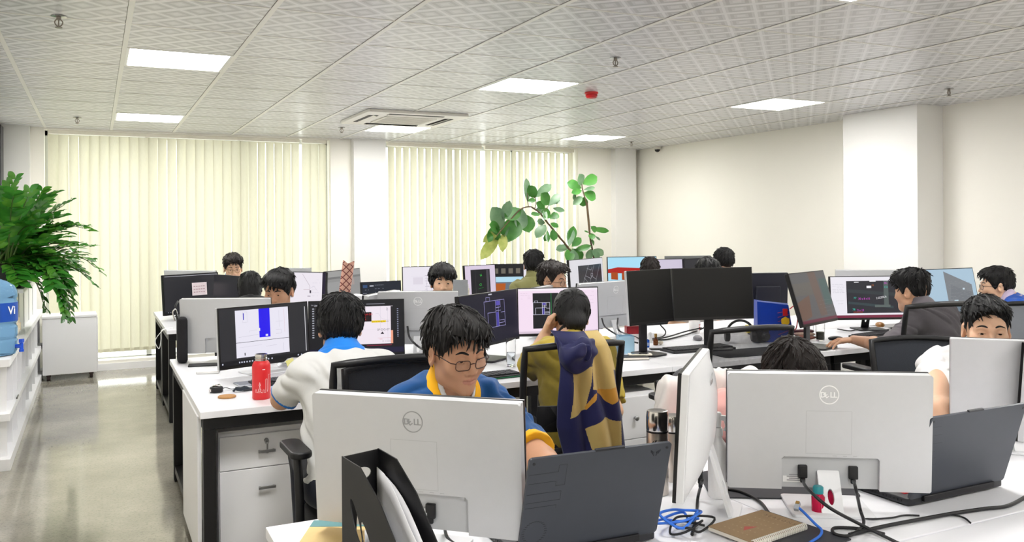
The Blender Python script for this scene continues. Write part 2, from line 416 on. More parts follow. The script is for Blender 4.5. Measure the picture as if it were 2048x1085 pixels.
t = thing('security_camera', 'small dome security camera on right wall by the back corner', 'camera', (X1-.055, 9.2, ZCEIL-.002), 0)
MB().lathe([(.05, 0), (.05, -.03), (.042, -.036)], 24).build('base', M('cctv_white', '#e2dfd8', .4), t, smooth=40)
MB().ball((0, 0, -.037), (.036, .036, .034)).build('lens_dome', M('cctv_dome', '#17171a', .12), t, smooth=60)
# ================================================================ FURNITURE
def plate(outer, holes, th):
    """flat plate in xy with holes, thickness along z centred on 0 -> (verts, faces)"""
    cu = bpy.data.curves.new('p', 'CURVE'); cu.dimensions = '2D'; cu.fill_mode = 'BOTH'; cu.extrude = th/2
    for P in [outer]+list(holes):
        sp = cu.splines.new('POLY'); sp.points.add(len(P)-1); sp.use_cyclic_u = True
        for q, (x, y) in zip(sp.points, P): q.co = (x, y, 0, 1)
    o = bpy.data.objects.new('p', cu); me = bpy.data.meshes.new_from_object(o)
    V = [tuple(v.co) for v in me.vertices]; F = [tuple(p.vertices) for p in me.polygons]
    bpy.data.objects.remove(o); bpy.data.curves.remove(cu); bpy.data.meshes.remove(me)
    return V, F
def ellipse(cx, cy, a, b, n=20, rot=0):
    return [(cx+a*math.cos(t)*math.cos(rot)-b*math.sin(t)*math.sin(rot), cy+a*math.cos(t)*math.sin(rot)+b*math.sin(t)*math.cos(rot)) for t in [2*PI*k/n for k in range(n)]]
desk_top_m = M('desk_top_white', '#f1f1f5', .32, var=.012, vs=5, spec=.5)
DW, DD = 1.2, .80
def make_desk():
    t = thing('desk', 'desk', 'desk')
    MB().bx(-DW/2+.001, DW/2-.001, -DD/2+.0015, DD/2-.0015, DZ-.03, DZ-.0006).build('desktop', desk_top_m, t, bevel=.002)
    f = MB().bx(-.585, .585, -.375, -.335, DZ-.082, DZ-.0305).bx(-.585, .585, .335, .375, DZ-.082, DZ-.0305)
    for s in (-1, 1): f.bx(s*.56-.025, s*.56+.025, -.335, .335, DZ-.082, DZ-.0305)
    f.build('frame', blackmetal, t)
    for sx in (-1, 1):
        for sy in (-1, 1):
            MB().box((sx*.56, sy*.355, (DZ-.0825+.008)/2), (.05, .05, DZ-.0825-.008)).box((sx*.56, sy*.355, .004), (.045, .045, .008)).build('leg', blackmetal, t)
        MB().bx(sx*.56-.02, sx*.56+.02, -.33, .33, .05, .09).build('stretcher', blackmetal, t)
    return t
desk0 = make_desk(); _first = [True]
def desk(x0, y0, label, group):
    loc = (x0+DW/2, y0+DD/2, 0)
    if _first[0]:
        _first[0] = False; desk0.location = loc; desk0['label'] = label; desk0['group'] = group; return desk0
    return dup(desk0, loc, 0, label, group)
IX, I1, I0, I2 = .385, 3.74, .63, 6.85
g1 = 'white desks of the middle island'
d11 = desk(IX, I1, 'white desk with a red flask and cork coaster, black legs', g1)
desk(IX+1.2, I1, 'white desk with a water glass in front of the person in mustard', g1)
desk(IX+2.4, I1, 'white desk under two switched off black monitors', g1)
desk(IX+3.6, I1, 'white desk used by the person in the rolled grey shirt', g1)
desk(IX, I1+.803, 'white desk facing the red flask desk, with a silver monitor on its left end', g1)
desk(IX+1.2, I1+.803, 'white desk of the person gazing at us over a silver monitor', g1)
desk(IX+2.4, I1+.803, 'white desk behind the two switched off monitors, with long black cables', g1)
desk(IX+3.6, I1+.803, 'white desk behind the cyan figures display', g1)
rd = desk(IX+4.79, I1+.803, 'white desk at the far right end, under the light blue display', g1); rd.scale = (.96, 1, 1); rd.location.x -= .015
g0 = 'white desks of the front island'
desk(IX, I0+.803, 'front white desk carrying the black file holder and open laptop', g0)
desk(IX+1.2, I0+.803, 'front white desk carrying the spiral notebook and pink bottle', g0)
desk(IX+2.4, I0+.803, 'front white desk of the person in white t-shirt, right edge', g0)
desk(IX+1.2, I0, 'white desk nearest the camera, its edge at lower right', g0)
g2 = 'white desks of the far island'
for k, a in enumerate(('with the sticky note monitor', 'of the person gazing at us', 'behind the olive shirt', 'under the red and blue display')):
    desk(IX+.09+1.2*k, I2, 'far row white desk %s, near side' % ['under the monitor with a paper note', 'under the grey and white displays', 'of the person in olive seen from behind', 'under the display with the red model'][k], g2)
for k in range(4):
    desk(IX+.09+1.2*k, I2+.803, 'far row white desk by the window blinds, %s' % ['where the person in glasses faces us', 'across from the white plan display', 'across from the person in olive', 'in front of the leafy plant'][k], g2)
MB().bx(-.6-.004, -.6+.012, -.33, .34, .06, DZ-.031).build('side_panel', white_m, d11)
# pedestals
handle_m = M('satin_handle', '#a9a9aa', .3, metal=.9)
def pedestal(x0, y, label, w=.40, h=.575, knob=False, key=False, z0=.02, split=.70):
    t = thing('drawer_unit', label, 'drawer unit', (x0+w/2, y+.24, 0), 0)
    MB().bx(-w/2, w/2, -.22, .24, z0+.03, h).build('body', white_m, t, bevel=.0015)
    cs = MB()
    for sx in (-1, 1):
        for sy in (-1, 1): cs.cyl((sx*(w/2-.05)-.012, sy*.17, .0165), (sx*(w/2-.05)+.012, sy*.17, .0165), .0165, n=14); cs.cyl((sx*(w/2-.05), sy*.17, .03), (sx*(w/2-.05), sy*.17, z0+.032), .008)
    cs.build('castors', M('castor_black', '#18171a', .5), t, smooth=40)
    zs = z0+.035+(h-.02-z0-.035)*split
    for za, zb in ((zs+.002, h-.022), (z0+.035, zs-.002)):
        d = MB().bx(-w/2+.003, w/2-.003, -.24, -.2215, za, zb).build('drawer', white_m, t, bevel=.0015)
        zc = zb-.075 if not knob else (za+zb)/2
        if zb-za > .25 and not knob: zc = zb-.085
        if knob: MB().lathe([(.006, 0), (.006, .014), (.012, .018), (.013, .026), (.008, .03)], 16, Matrix.Translation((.06, -.24, zc)) @ Matrix.Rotation(PI/2, 4, 'X')).build('knob', handle_m, d, smooth=40)
        else: MB().bx(-.037, .037, -.262, -.254, zc-.006, zc+.006).bx(-.034, -.026, -.256, -.2395, zc-.004, zc+.004).bx(.026, .034, -.256, -.2395, zc-.004, zc+.004).build('handle', handle_m, d, bevel=.001)
        if key and zb > .5:
            zk = zb-.03
            MB().cyl((0, -.2395, zk), (0, -.2455, zk), .010, n=18).build('lock', handle_m, d, smooth=40)
            kb = MB().box((0, -.25, zk), (.008, .012, .003)).tube([(.008*math.cos(a), -.257, zk-.004+.01*math.sin(a)) for a in np.linspace(0, 2*PI, 15)[:-1]], .0016, 6, closed=True)
            kb.box((.002, -.2555, zk-.028), (.007, .002, .03)); kb.tube([(.002+.006*math.cos(a), -.2555, zk-.047+.007*math.sin(a)) for a in np.linspace(0, 2*PI, 13)[:-1]], .0018, 6, closed=True)
            kb.build('key', handle_m, d, smooth=40)
    return t
pedestal(.475, 3.87, 'white drawer unit with a key hanging in its lock', key=True)
pedestal(2.30, 3.77, 'white drawer unit with a round knob beside the draped jacket', knob=True, split=.55)
# rolling cabinet by the window
t = thing('rolling_cabinet', 'white rolling cabinet standing in front of the left blinds', 'cabinet', (-.232, 9.50, 0), R(2))
MB().bx(-.235, .235, -.19, .19, .058, .600).build('body', white_m, t, bevel=.002)
MB().bx(-.24, .24, -.195, .195, .601, .622).build('top', white_m, t, bevel=.002)
MB().bx(.236, .244, -.188, .188, .065, .595).build('door', white_m, t)
cm_ = M('castor_brown', '#3a2a28', .5)
for sx in (-1, 1):
    for sy in (-1, 1):
        w = MB().cyl((sx*.185-.014, sy*.15, .024), (sx*.185+.014, sy*.15, .024), .024, n=18)
        w.box((sx*.185, sy*.15, .048), (.04, .03, .018)); w.build('castor', cm_, t, smooth=40)
# ---------------------------------------------------------------- open shelf with planter at the left
t = thing('open_shelf', 'long white open shelf along the left aisle under the planter', 'shelf', (-.67, 7.74, 0), 0)
xl, xr, ya, yb = -.19, .2, -1.76, 1.84
def board(n, z0, z1, a=ya, b=yb): MB().bx(xl, xr, a, b, z0, z1).build(n, white_m, t, bevel=.0015)
board('bottom_board', 0, .07); board('middle_board', .30, .345); board('counter_board', .63, .675)
for y in np.linspace(ya+.1, yb-.02, 10):
    for (z0, z1) in ((.0705, .2995), (.3455, .6295)):
        MB().bx(xl, xr-.025, y-.011, y+.011, z0, z1).build('divider', white_m, t)
MB().bx(xl, xl+.012, ya+.02, yb, .0705, .2995).bx(xl, xl+.012, ya+.02, yb, .3455, .6295).build('back_panel', white_m, t)
hut = ya+1.15
MB().bx(xl, xr-.05, hut, yb, .6755, 1.0).build('upper_box', white_m, t, bevel=.002)
for y in (hut+.25, hut+.75, hut+1.3, hut+1.8): MB().bx(xr-.0495, xr-.046, y-.004, y+.004, .68, .995).build('panel_joint', M('joint_grey', '#c4c4c6', .5), t)
board('top_board', 1.0005, 1.03, hut-.02, yb)
t = thing('wooden_clapper', 'pale wooden strip leaning on the counter of the open shelf', 'strip', (-.50, 6.55, .676))
MB().cyl((.0, -.1, .012), (.0, .5, .075), .012, n=4).build('strip', M('pale_wood', '#e6ddcb', .5), t)
MB().box((.0, .52, .09), (.03, .05, .05)).box((0, .545, .10), (.014, .02, .11)).build('clip', M('pale_wood2', '#d9ccb2', .5), t, bevel=.002)
t = thing('pen', 'black pen lying on the edge of the shelf middle board', 'pen', (-.47, 6.55, .3455))
MB().cyl((0, -.07, .005), (0, .05, .005), .0045).build('barrel', M('pen_black', '#151515', .3), t, smooth=40)
MB().cyl((0, .05, .005), (0, .068, .005), .0045, .0012).build('tip', chrome, t, smooth=40)
# water bottle
t = thing('water_bottle', 'large blue water jug with tap on the shelf counter', 'water jug', (-.575, 6.22, .6755), R(-22))
jug_m = M('jug_plastic', '#8fc3ee', .08, trans=.75, ior=1.12, var=.02, spec=.6)
pr = [(.09, .0), (.118, .006), (.130, .03), (.132, .09), (.126, .10), (.126, .11), (.132, .12), (.132, .175), (.125, .187), (.125, .20), (.133, .212), (.133, .335), (.128, .345), (.128, .355), (.133, .365), (.132, .40), (.115, .435), (.075, .462), (.036, .478), (.030, .49), (.030, .53)]
MB().lathe(pr, 40).build('jug', jug_m, t, smooth=30)
MB().lathe([(.031, .515), (.033, .52), (.033, .55), (.02, .556)], 24).build('cap', M('jug_cap', '#5f9fe0', .4), t, smooth=40)
lab = MB(); n = 26
for k in range(n):
    a0, a1 = R(-150)+R(200)*k/n, R(-150)+R(200)*(k+1)/n
    lab.quad(*[(.1342*math.cos(a), .1342*math.sin(a), z) for a, z in ((a0, .215), (a1, .215), (a1, .332), (a0, .332))], mi=(0 if k < 13 or k > 22 else 1))
for k in range(7):
    a0, a1 = R(-150)+R(200)*(k+5)/n, R(-150)+R(200)*(k+6)/n
    lab.quad(*[(.1345*math.cos(a), .1345*math.sin(a), z) for a, z in ((a0, .225), (a1, .225), (a1, .318), (a0, .318))], mi=2)
a = R(-150)+R(200)*17.2/n
lab.text('Vi', .07, Matrix.Rotation(a, 4, 'Z') @ Matrix.Translation((.1362, 0, .262)) @ Matrix.Rotation(PI/2, 4, 'Z') @ Matrix.Rotation(PI/2, 4, 'X'), mi=3, bold=True)
lab.build('label', [M('label_teal', '#2f8fb5', .4), M('label_blue', '#1b4fb0', .4), M('label_pale', '#a9cbe6', .4), M('label_white', '#f4f8ff', .4)], t)
tp = MB(); T = Matrix.Rotation(R(2), 4, 'Z'); tp.T = T
tp.cyl((.131, 0, .055), (.165, 0, .055), .013); tp.cyl((.165, 0, .075), (.165, 0, .03), .011); tp.box((.165, 0, .088), (.02, .03, .022)); tp.cyl((.165, 0, .035), (.165, 0, .02), .014)
tp.build('tap', M('tap_blue', '#1f55d8', .3), t, smooth=40)
# ---------------------------------------------------------------- task chair
cf = M('chair_plastic_black', '#0f0f12', .45, var=.1, vs=60)
mesh_m = bpy.data.materials.new('chair_mesh_black'); mesh_m.use_nodes = True; nt = mesh_m.node_tree; b_ = nt.nodes['Principled BSDF']
b_.inputs['Base Color'].default_value = (.010, .010, .013, 1); b_.inputs['Roughness'].default_value = .6
tc = nd(nt, 'ShaderNodeTexCoord'); nz = nd(nt, 'ShaderNodeTexNoise'); nz.inputs['Scale'].default_value = 60
nt.links.new(tc.outputs['Object'], nz.inputs['Vector']); mr = nd(nt, 'ShaderNodeMapRange'); mr.inputs[3].default_value = .56; mr.inputs[4].default_value = .70
nt.links.new(nz.outputs['Fac'], mr.inputs[0]); nt.links.new(mr.outputs[0], b_.inputs['Alpha'])
dense_m = M('chair_mesh_dense', '#22262e', .75, var=.15, vs=150, bump=.6, bs=350)
seat_m = M('chair_seat_black', '#131317', .8, bump=.3, bs=300)
def bow(u): return -.21-.035*(1-u*u)          # backrest plan curve (y) over u=-1..1
def make_chair(backmat, low=False):
    t = thing('office_chair', 'chair', 'chair')
    P = rrect(.47, .46, .12); s = MB(); s.prism(P, .330, .385); s.build('seat', seat_m, t, bevel=.018, seg=3)
    z0, z1, hw = .56, .985, .215
    def bp(u, v): # u -1..1 across, v 0..1 up
        w = hw*(1-.10*(1-v)**2); y = bow(u)-.05*(v-.3)**2-.03*v+.0
        return (u*w, y-.01, z0+(z1-z0)*v+.012*(1-u*u))
    loop = []
    q = 8
    for k in range(q+1): loop.append(bp(-1+2*k/q, 1))
    for k in range(1, q): loop.append(bp(1, 1-k/q))
    for k in range(q+1): loop.append(bp(1-2*k/q, 0))
    for k in range(1, q): loop.append(bp(-1, k/q))
    MB().tube(loop, .014, 8, closed=True).build('back_frame', cf, t, smooth=60)
    m = MB(); n = 12; V = [bp(-1+2*i/n, j/n) for j in range(n+1) for i in range(n+1)]
    m.add(V, [(j*(n+1)+i, j*(n+1)+i+1, (j+1)*(n+1)+i+1, (j+1)*(n+1)+i) for j in range(n) for i in range(n)])
    m.build('back_mesh', backmat, t, smooth=60)
    lb = MB()
    V = [(u*.15, bow(u)-.032+.01*(1-abs(v)), .70+v*.05) for v in (-1, 0, 1) for u in np.linspace(-1, 1, 9)]
    lb.add(V, [(j*9+i, j*9+i+1, (j+1)*9+i+1, (j+1)*9+i) for j in range(2) for i in range(8)])
    lo = lb.build('lumbar_strip', cf, t, smooth=60); so = lo.modifiers.new('thick', 'SOLIDIFY'); so.thickness = .012
    sp = MB().tube(smooth_path([(0, -.02, .31), (0, -.20, .33), (0, -.262, .50), (0, -.275, .70)], 5), [.03]*5+[.028]*6+[.022]*5, 8, flat=.6); sp.build('spine', cf, t, smooth=60)
    for s_ in (-1, 1):
        MB().tube(smooth_path([(s_*.17, -.02, .31), (s_*.27, -.04, .32), (s_*.285, -.05, .48), (s_*.285, -.02, .625)], 5), .017, 8).build('arm_support', cf, t, smooth=60)
        MB().prism(rrect(.08, .24, .035, cx=s_*.285, cy=.01), .626, .652).build('armrest', cf, t, bevel=.008, seg=3)
    MB().cyl((0, 0, .09), (0, 0, .28), .026).cyl((0, 0, .28), (0, 0, .30), .018).box((0, 0, .309), (.22, .2, .035)).build('gas_column', cf, t, smooth=40)
    bs = MB()
    for k in range(5):
        a = 2*PI*k/5+.3; c_, s_ = math.cos(a), math.sin(a)
        bs.tube([(c_*.02, s_*.02, .105), (c_*.15, s_*.15, .09), (c_*.29, s_*.29, .068)], [.028, .024, .018], 8, flat=.7)
    bs.build('star_base', cf, t, smooth=50)
    for k in range(5):
        a = 2*PI*k/5+.3; c_, s_ = math.cos(a)*.285, math.sin(a)*.285
        MB().cyl((c_-.02*math.sin(a), s_+.02*math.cos(a), .028), (c_+.02*math.sin(a), s_-.02*math.cos(a), .028), .028, n=14).cyl((c_, s_, .03), (c_, s_, .066), .008, n=8).build('castor', cf, t, smooth=40)
    return t
chairA = make_chair(mesh_m); chairB = make_chair(dense_m); chairC = make_chair(M('chair_mesh_grey', '#7d8088', .8, bump=.4, bs=350)); _used = {}
def chair(x, y, deg, label, proto=None, sz=1):
    """deg: direction the sitter faces, 90 = towards the window wall"""
    proto = proto or chairA
    if proto.name not in _used:
        _used[proto.name] = 1; proto.location = (x, y, 0); proto.rotation_euler = (0, 0, R(deg-90)); proto['label'] = label; proto['group'] = 'office chairs'; proto.scale = (1, 1, sz); return proto
    r = dup(proto, (x, y, 0), R(deg-90), label, 'office chairs'); r.scale = (1, 1, sz); return r
# ================================================================ MONITORS
silver = M('monitor_silver', '#c9cacd', .38, metal=.15, var=.02, vs=40, bump=.06, bs=900)
silver2 = M('monitor_silver_recess', '#bdbfc2', .45, var=.02)
groove = M('monitor_groove', '#a4a6a9', .5)
blk = M('monitor_black', '#101014', .35, var=.08, vs=50)
bez = M('monitor_bezel', '#08080b', .3, var=.05)
stand_white = M('stand_white', '#e4e5e8', .3, var=.02)
logo_w = M('logo_white', '#f7f7f8', .35, var=0); logo_g = M('logo_grey', '#9c9da0', .3, metal=.3, var=0)
port_m = M('port_dark', '#1d1d20', .5)
def emblem(parent, T, r, mat, ring=.1):
    """round maker's mark: a ring round four letters, the second one tilted"""
    b = MB(); b.T = T; n = 36
    V = []; F = []
    for k in range(n):
        a = 2*PI*k/n
        for q in (1-ring, 1): V.append((r*q*math.cos(a), r*q*math.sin(a), 0))
    for k in range(n): F.append((2*k, 2*k+1, (2*k+3) % (2*n), (2*k+2) % (2*n)))
    b.add(V, F)
    s = r*.80; y = -.27*r
    for ch, x, rot in (('D', -.58, 0), ('E', -.14, 38), ('L', .30, 0), ('L', .64, 0)):
        b.text(ch, s, Matrix.Translation((x*r, y+(.02*r if rot else 0), 0)) @ Matrix.Rotation(R(rot), 4, 'Z') @ Matrix.Translation((0, -.02*r if rot else 0, 0)), bold=True)
    o = b.build('logo', mat, parent); so = o.modifiers.new('thick', 'SOLIDIFY'); so.thickness = .0006; so.offset = 0
    return o
# --- display content: list of (kind, ...) in 0..1 of the screen, painted in order as lit layers
def screen_mesh(parent, w, h, items, T, name='screen'):
    b = MB(); b.T = T; mats = []; idx = {}
    def mi(c):
        m = EM(*c) if isinstance(c, tuple) else EM(c, .9)
        if m.name not in idx: idx[m.name] = len(mats); mats.append(m)
        return idx[m.name]
    for n, it in enumerate(items):
        e = .00012*(n if n < 30 else 30)+.0002*(n > 0)
        k = it[0]
        X = lambda v: (v-.5)*w
        Y = lambda v: v*h
        if k == 'r':
            _, x0, y0, x1, y1, c = it
            b.quad((X(x0), Y(y0), e), (X(x1), Y(y0), e), (X(x1), Y(y1), e), (X(x0), Y(y1), e), mi(c))
        elif k == 'p':
            b.add([(X(x), Y(y), e) for x, y in it[1]], [tuple(range(len(it[1])))], None, mi(it[2]))
        elif k == 'l':
            _, pts, wd, c = it
            for (xa, ya), (xb, yb) in zip(pts, pts[1:]):
                A = Vector((X(xa), Y(ya), e)); B = Vector((X(xb), Y(yb), e)); d = (B-A)
                if d.length < 1e-6: continue
                nn = Vector((-d.y, d.x, 0)).normalized()*wd*w/2; d = d.normalized()*wd*w/2
                b.quad(A-nn-d, B-nn+d, B+nn+d, A+nn-d, mi(c))
        elif k == 't':
            _, x, y, s, txt, c = it[:6]; rot = it[6] if len(it) > 6 else 0
            b.text(txt, s*h, Matrix.Translation((X(x), Y(y), e)) @ Matrix.Rotation(R(rot), 4, 'Z'), mi(c), centre=False)
    return b.build(name, mats, parent)
def monitor(P, Q, label, items=None, h=.3135, body=None, screen_front=True, back='plain', stand='plate', standm=None, tilt=4, chin=.016, logo=None, slots=True, zdesk=DZ, note=None, group='desktop monitors', w=None, basew=.21, bulge=True):
    """P, Q: upper left and right corners (3-D) as seen from the photographer; screen_front = display turned to the photographer"""
    P, Q = Vector(P), Vector(Q); d = (Q-P); ww = w or math.hypot(d.x, d.y); ang = math.atan2(d.y, d.x)
    if not screen_front: ang += PI
    zt = (P.z+Q.z)/2; mid = (P+Q)/2
    ct, st = math.cos(R(tilt)), math.sin(R(tilt))
    # local frame: x along the screen seen by its user, -y towards the user, origin on the desk below the panel centre
    rot = Matrix.Rotation(ang, 4, 'Z')
    off = rot @ Vector((0, h*st, 0))          # upper edge leans back
    loc = Vector((mid.x-off.x, mid.y-off.y, zdesk))
    t = thing('monitor', label, 'monitor', loc, ang, group)
    zb = zt-zdesk-h*ct
    body = body or blk
    T = Matrix.Translation((0, 0, zb)) @ Matrix.Rotation(-R(tilt), 4, 'X')   # panel: x, z up, front face y=0
    W = ww
    b = MB(); b.T = T
    if back == 'notch':
        nx0, nx1, nz = -.25*W, .23*W, .285*h
        if True:
            pts = [(-W/2+.004, 0), (nx0, 0), (nx0, nz-.006), (nx0+.006, nz), (nx1-.006, nz), (nx1, nz-.006), (nx1, 0), (W/2-.004, 0), (W/2, .004), (W/2, h-.005), (W/2-.005, h), (-W/2+.005, h), (-W/2, h-.005), (-W/2, .004)]
        V, F = plate([(x, z) for x, z in pts], [], .014)
        b.add(V, F, Matrix.Translation((0, .036, 0)) @ Matrix.Rotation(PI/2, 4, 'X'))
        b.bx(-W/2+.001, W/2-.001, .008, .0295, .001, h-.001)
        o = b.build('back_shell', body, t, bevel=.0035)
        r = MB(); r.T = T; r.bx(nx0+.002, nx1-.002, .0285, .031, .002, nz-.002)
        r.build('port_recess', silver2, t)
        # faint square outline of the bracket cover
        gz = MB(); gz.T = T; a = .112*W; zc = .50*h; hh = .185*h; th = .0006
        for x0, x1, z0, z1 in ((-a, a, zc+hh-th, zc+hh), (-a, a, zc-hh, zc-hh+th), (-a, -a+th, zc-hh, zc+hh), (a-th, a, zc-hh, zc+hh)): gz.bx(x0, x1, .0428, .0432, z0, z1)
        for k in range(3):
            x = (-.14+.05*k)*W; gz.bx(x, x+.02*W, .0428, .0432, nz+.004, nz+.005)
        gz.build('cover_outline', groove, t)
    else:
        b.prism([(-W/2, .004), (W/2, .004), (W/2, .03), (-W/2, .03)], 0.0, h) if False else b.bx(-W/2, W/2, .004, .026, 0, h)
        o = b.build('back_shell', body, t, bevel=.004)
        if bulge == 'dome':
            c = MB(); c.T = T; n = 16; V = []
            for j in range(n+1):
                for i in range(n+1):
                    u, v = 2*i/n-1, 2*j/n-1; V.append((u*W/2*.985, .0262+.042*(1-u**4)*(1-abs(v)**3), h/2+v*h/2*.985))
            c.add(V, [(j*(n+1)+i+1, j*(n+1)+i, (j+1)*(n+1)+i, (j+1)*(n+1)+i+1) for j in range(n) for i in range(n)]); c.build('back_dome', body, t, smooth=80)
        elif bulge:
            c = MB(); c.T = T; c.bx(-W*.3, W*.3, .0262, .044, h*.12, h*.72); c.build('back_bulge', body, t, bevel=.012, seg=3)
    bb = MB(); bb.T = T; bb.bx(-W/2, W/2, -.002, .0078, 0, h); bb.build('bezel', bez, t, bevel=.0015)
    sw, sh = W-.012, h-.006-chin
    items = items or [('r', 0, 0, 1, 1, ('050508', .6))]
    screen_mesh(t, sw, sh, items, T @ Matrix.Translation((0, -.0026, chin)) @ Matrix.Rotation(PI/2, 4, 'X'))
    sm = standm or (stand_white if body == silver else blk)
    if stand == 'plate':
        top = T @ Vector((0, .060 if bulge == 'dome' else .034, .16*h if back == 'notch' else .3*h)); y1 = max(top.y+.055, .07)
        a = math.atan2(y1-top.y, top.z); L = math.hypot(y1-top.y, top.z-.008)
        V, F = plate([(x, y) for x, y in rrect(.056, L, .004, cy=-L/2)], [ellipse(0, -L*.62, .0085, .021)], .009)
        M_ = Matrix.Translation((top.x, top.y, top.z)) @ Matrix.Rotation(a, 4, 'X') @ Matrix.Rotation(PI/2, 4, 'X')
        MB().add(V, F, M_).build('stand_neck', sm, t, bevel=.001)
        MB().prism(rrect(basew, .18, .012, cy=y1-.07), 0, .008).build('stand_base', sm, t, bevel=.002)
    elif stand == 'post':
        q_ = T @ Vector((0, .046, .30*h)); MB().bx(-.03, .03, q_.y+.012, q_.y+.030, .0125, zb+h*.34).build('stand_neck', sm, t, bevel=.004)
        MB().prism(rrect(basew, .19, .03, cy=.03), 0, .012).build('stand_base', sm, t, bevel=.004)
        bk = MB(); bk.T = T; bk.bx(-.05, .05, .0442, .062, h*.22, h*.42); bk.build('stand_bracket', sm, t, bevel=.003)
    if logo:
        emblem(t, T @ Matrix.Translation((0, .0435 if back == 'notch' else .0575 if bulge == 'dome' else .0445, h*.825)) @ Matrix.Rotation(PI, 4, 'Z') @ Matrix.Rotation(PI/2, 4, 'X'), .0255, logo)
    if note: note(t, T, W, h)
    return t
def top_pts(a, b, z): return atz(*a, z), atz(*b, z)
WH, LAV, DK, GR = ('ECE9F6', .92), ('E6D9EA', .92), ('1B1B20', .9), ('3a3a40', .9)
LN = ('c9c4d6', .9)
rs = random.Random(4)
def txtlines(x0, x1, y0, y1, n, c, wd=.003):
    out = []
    for k in range(n):
        y = y1-(y1-y0)*k/max(1, n-1); x = x0
        while x < x1:
            L = rs.uniform(.01, .05); 
            if rs.random() < .7: out.append(('l', [(x, y), (min(x1, x+L), y)], wd, c))
            x += L+.012
    return out
# ---- front island
mon_front = {}
P, Q = top_pts((637, 772), (1044.6, 800), 1.069)
mA = monitor(P, Q, 'silver monitor turned away, in front of the person in blue jersey', body=silver, screen_front=False, back='notch', logo=logo_g)
P, Q = top_pts((1447.7, 745.3), (1851, 756.5), 1.069)
mB = monitor(P, Q, 'silver monitor turned away with white logo, hiding the person in pink', body=silver, screen_front=False, back='notch', logo=logo_w)
lb_ = MB(); lb_.T = Matrix.Translation((0, 0, .05)); lb_.bx(.065, .115, .0325, .0332, .02, .045, mi=0)
for k in range(4): lb_.bx(.07, .105-.006*(k % 2), .0332, .0335, .024+.005*k, .026+.005*k, mi=1)
lb_.build('rating_label', [M('sticker_white', '#e6e6e6', .5), M('sticker_ink', '#8c8c90', .5)], mB)
P, Q = atd(1353, 752, 2.04), atd(1397, 716, 2.46); Q.z = P.z
mC = monitor(P, Q, 'white backed monitor seen edge on beside the steel thermos', body=stand_white, screen_front=False, logo=logo_g, tilt=3, standm=stand_white, bulge='dome')
P, Q = top_pts((1923, 688), (2150, 699), 1.07)
mT = monitor(P, Q, 'silver monitor hiding the chin of the person in white t-shirt', body=silver, screen_front=False, h=.33, w=.42, bulge=False)
P, Q = atd(2041, 700, 2.80), atd(2130, 670, 3.2); Q.z = P.z
mE = monitor(P, Q, 'silver monitor cut off by the right edge, only its black side edge seen', body=silver, screen_front=False, h=.33)
# ---- middle island, screens towards the camera
blue_doc = [('r', 0, 0, 1, 1, ('2b2b30', .9)), ('r', .17, .12, .77, .955, WH), ('r', .43, .44, .555, .955, ('2310e8', 1.0)), ('r', .50, .455, .527, .49, WH), ('r', .425, .56, .44, .61, WH),
            ('l', [(.17, .385), (.77, .385)], .004, ('303036', .9)), ('r', .255, .78, .265, .90, ('3b2fc0', .9)), ('l', [(.25, .735), (.30, .735), (.30, .92), (.25, .92), (.25, .735)], .002, LN),
            ('l', [(.20, .48), (.42, .50)], .003, LN), ('l', [(.62, .48), (.68, .48), (.68, .55), (.62, .55)], .003, LN), ('l', [(.66, .60), (.66, .90)], .002, LN), ('l', [(.62, .70), (.70, .70)], .002, LN),
            ('l', [(.72, .50), (.72, .92)], .002, ('e0a9b4', .9)), ('l', [(.32, .55), (.32, .58), (.40, .58)], .002, LN), ('l', [(.2, .3), (.45, .31)], .002, LN), ('l', [(.5, .27), (.62, .28)], .003, LN), ('r', .255, .15, .265, .20, ('202025', .9)), ('l', [(.70, .16), (.70, .30)], .003, LN),
            ('r', .965, .10, .973, .93, ('d8d8de', .9)), ('r', 0, 0, 1, .085, ('121219', .9))]
blue_doc += [('r', x, .03, x+.014, .055, ('cfd3e6', .9)) for x in (.01, .19, .215, .24, .27, .30, .33, .37, .40, .43, .47, .51, .55, .86, .9, .94)]
P, Q = top_pts((432, 609), (612, 597), 1.056)
mD = monitor(P, Q, 'monitor showing a plan with a tall blue bar behind the red flask', items=blue_doc, body=silver, slots=False)
P, Q = top_pts((614, 597), (806, 594.5), 1.056)
polo2 = [('r', 0, 0, 1, 1, ('15151b', .9)), ('r', .50, .17, .885, .89, ('F0E6F0', .95)), ('r', .53, .60, .655, .78, ('1f1014', .9)), ('t', .54, .72, .05, 'CHUA CO', ('d8202c', .95)), ('t', .54, .67, .05, 'vi tri', ('d8202c', .95)), ('t', .54, .62, .05, 'TAM', ('d8202c', .95)),
         ('r', .655, .575, .81, .615, ('f3d21f', .97)), ('t', .66, .582, .042, 'lam lai dung lan chi', ('7a6a10', .9)), ('t', .715, .42, .058, 'SP-DG-07', ('77747c', .9)), ('p', [(.75, .355), (.79, .355), (.77, .40)], ('1a1420', .9)),
         ('l', [(.70, .75), (.73, .75), (.765, .65), (.88, .60)], .002, LN), ('l', [(.75, .89), (.75, .45)], .002, LN), ('l', [(.83, .86), (.83, .20)], .002, LN), ('t', .815, .86, .05, 'A2', ('8a8692', .9), -90), ('l', [(.50, .45), (.88, .44)], .001, LN), ('t', .74, .25, .03, 'note', ('e08a90', .9)), ('t', .77, .20, .045, 'D. 13-05', ('b9aab4', .9)), ('l', [(.72, .28), (.86, .28), (.86, .19)], .002, ('e6a8b0', .9)),
         ('r', .862, .42, .885, .885, ('1f1c22', .9)), ('r', .862, .17, .885, .42, ('f2a688', .95)), ('r', 0, 0, 1, .10, ('1c1838', .9)), ('r', .6, .135, .87, .15, ('802440', .9))]
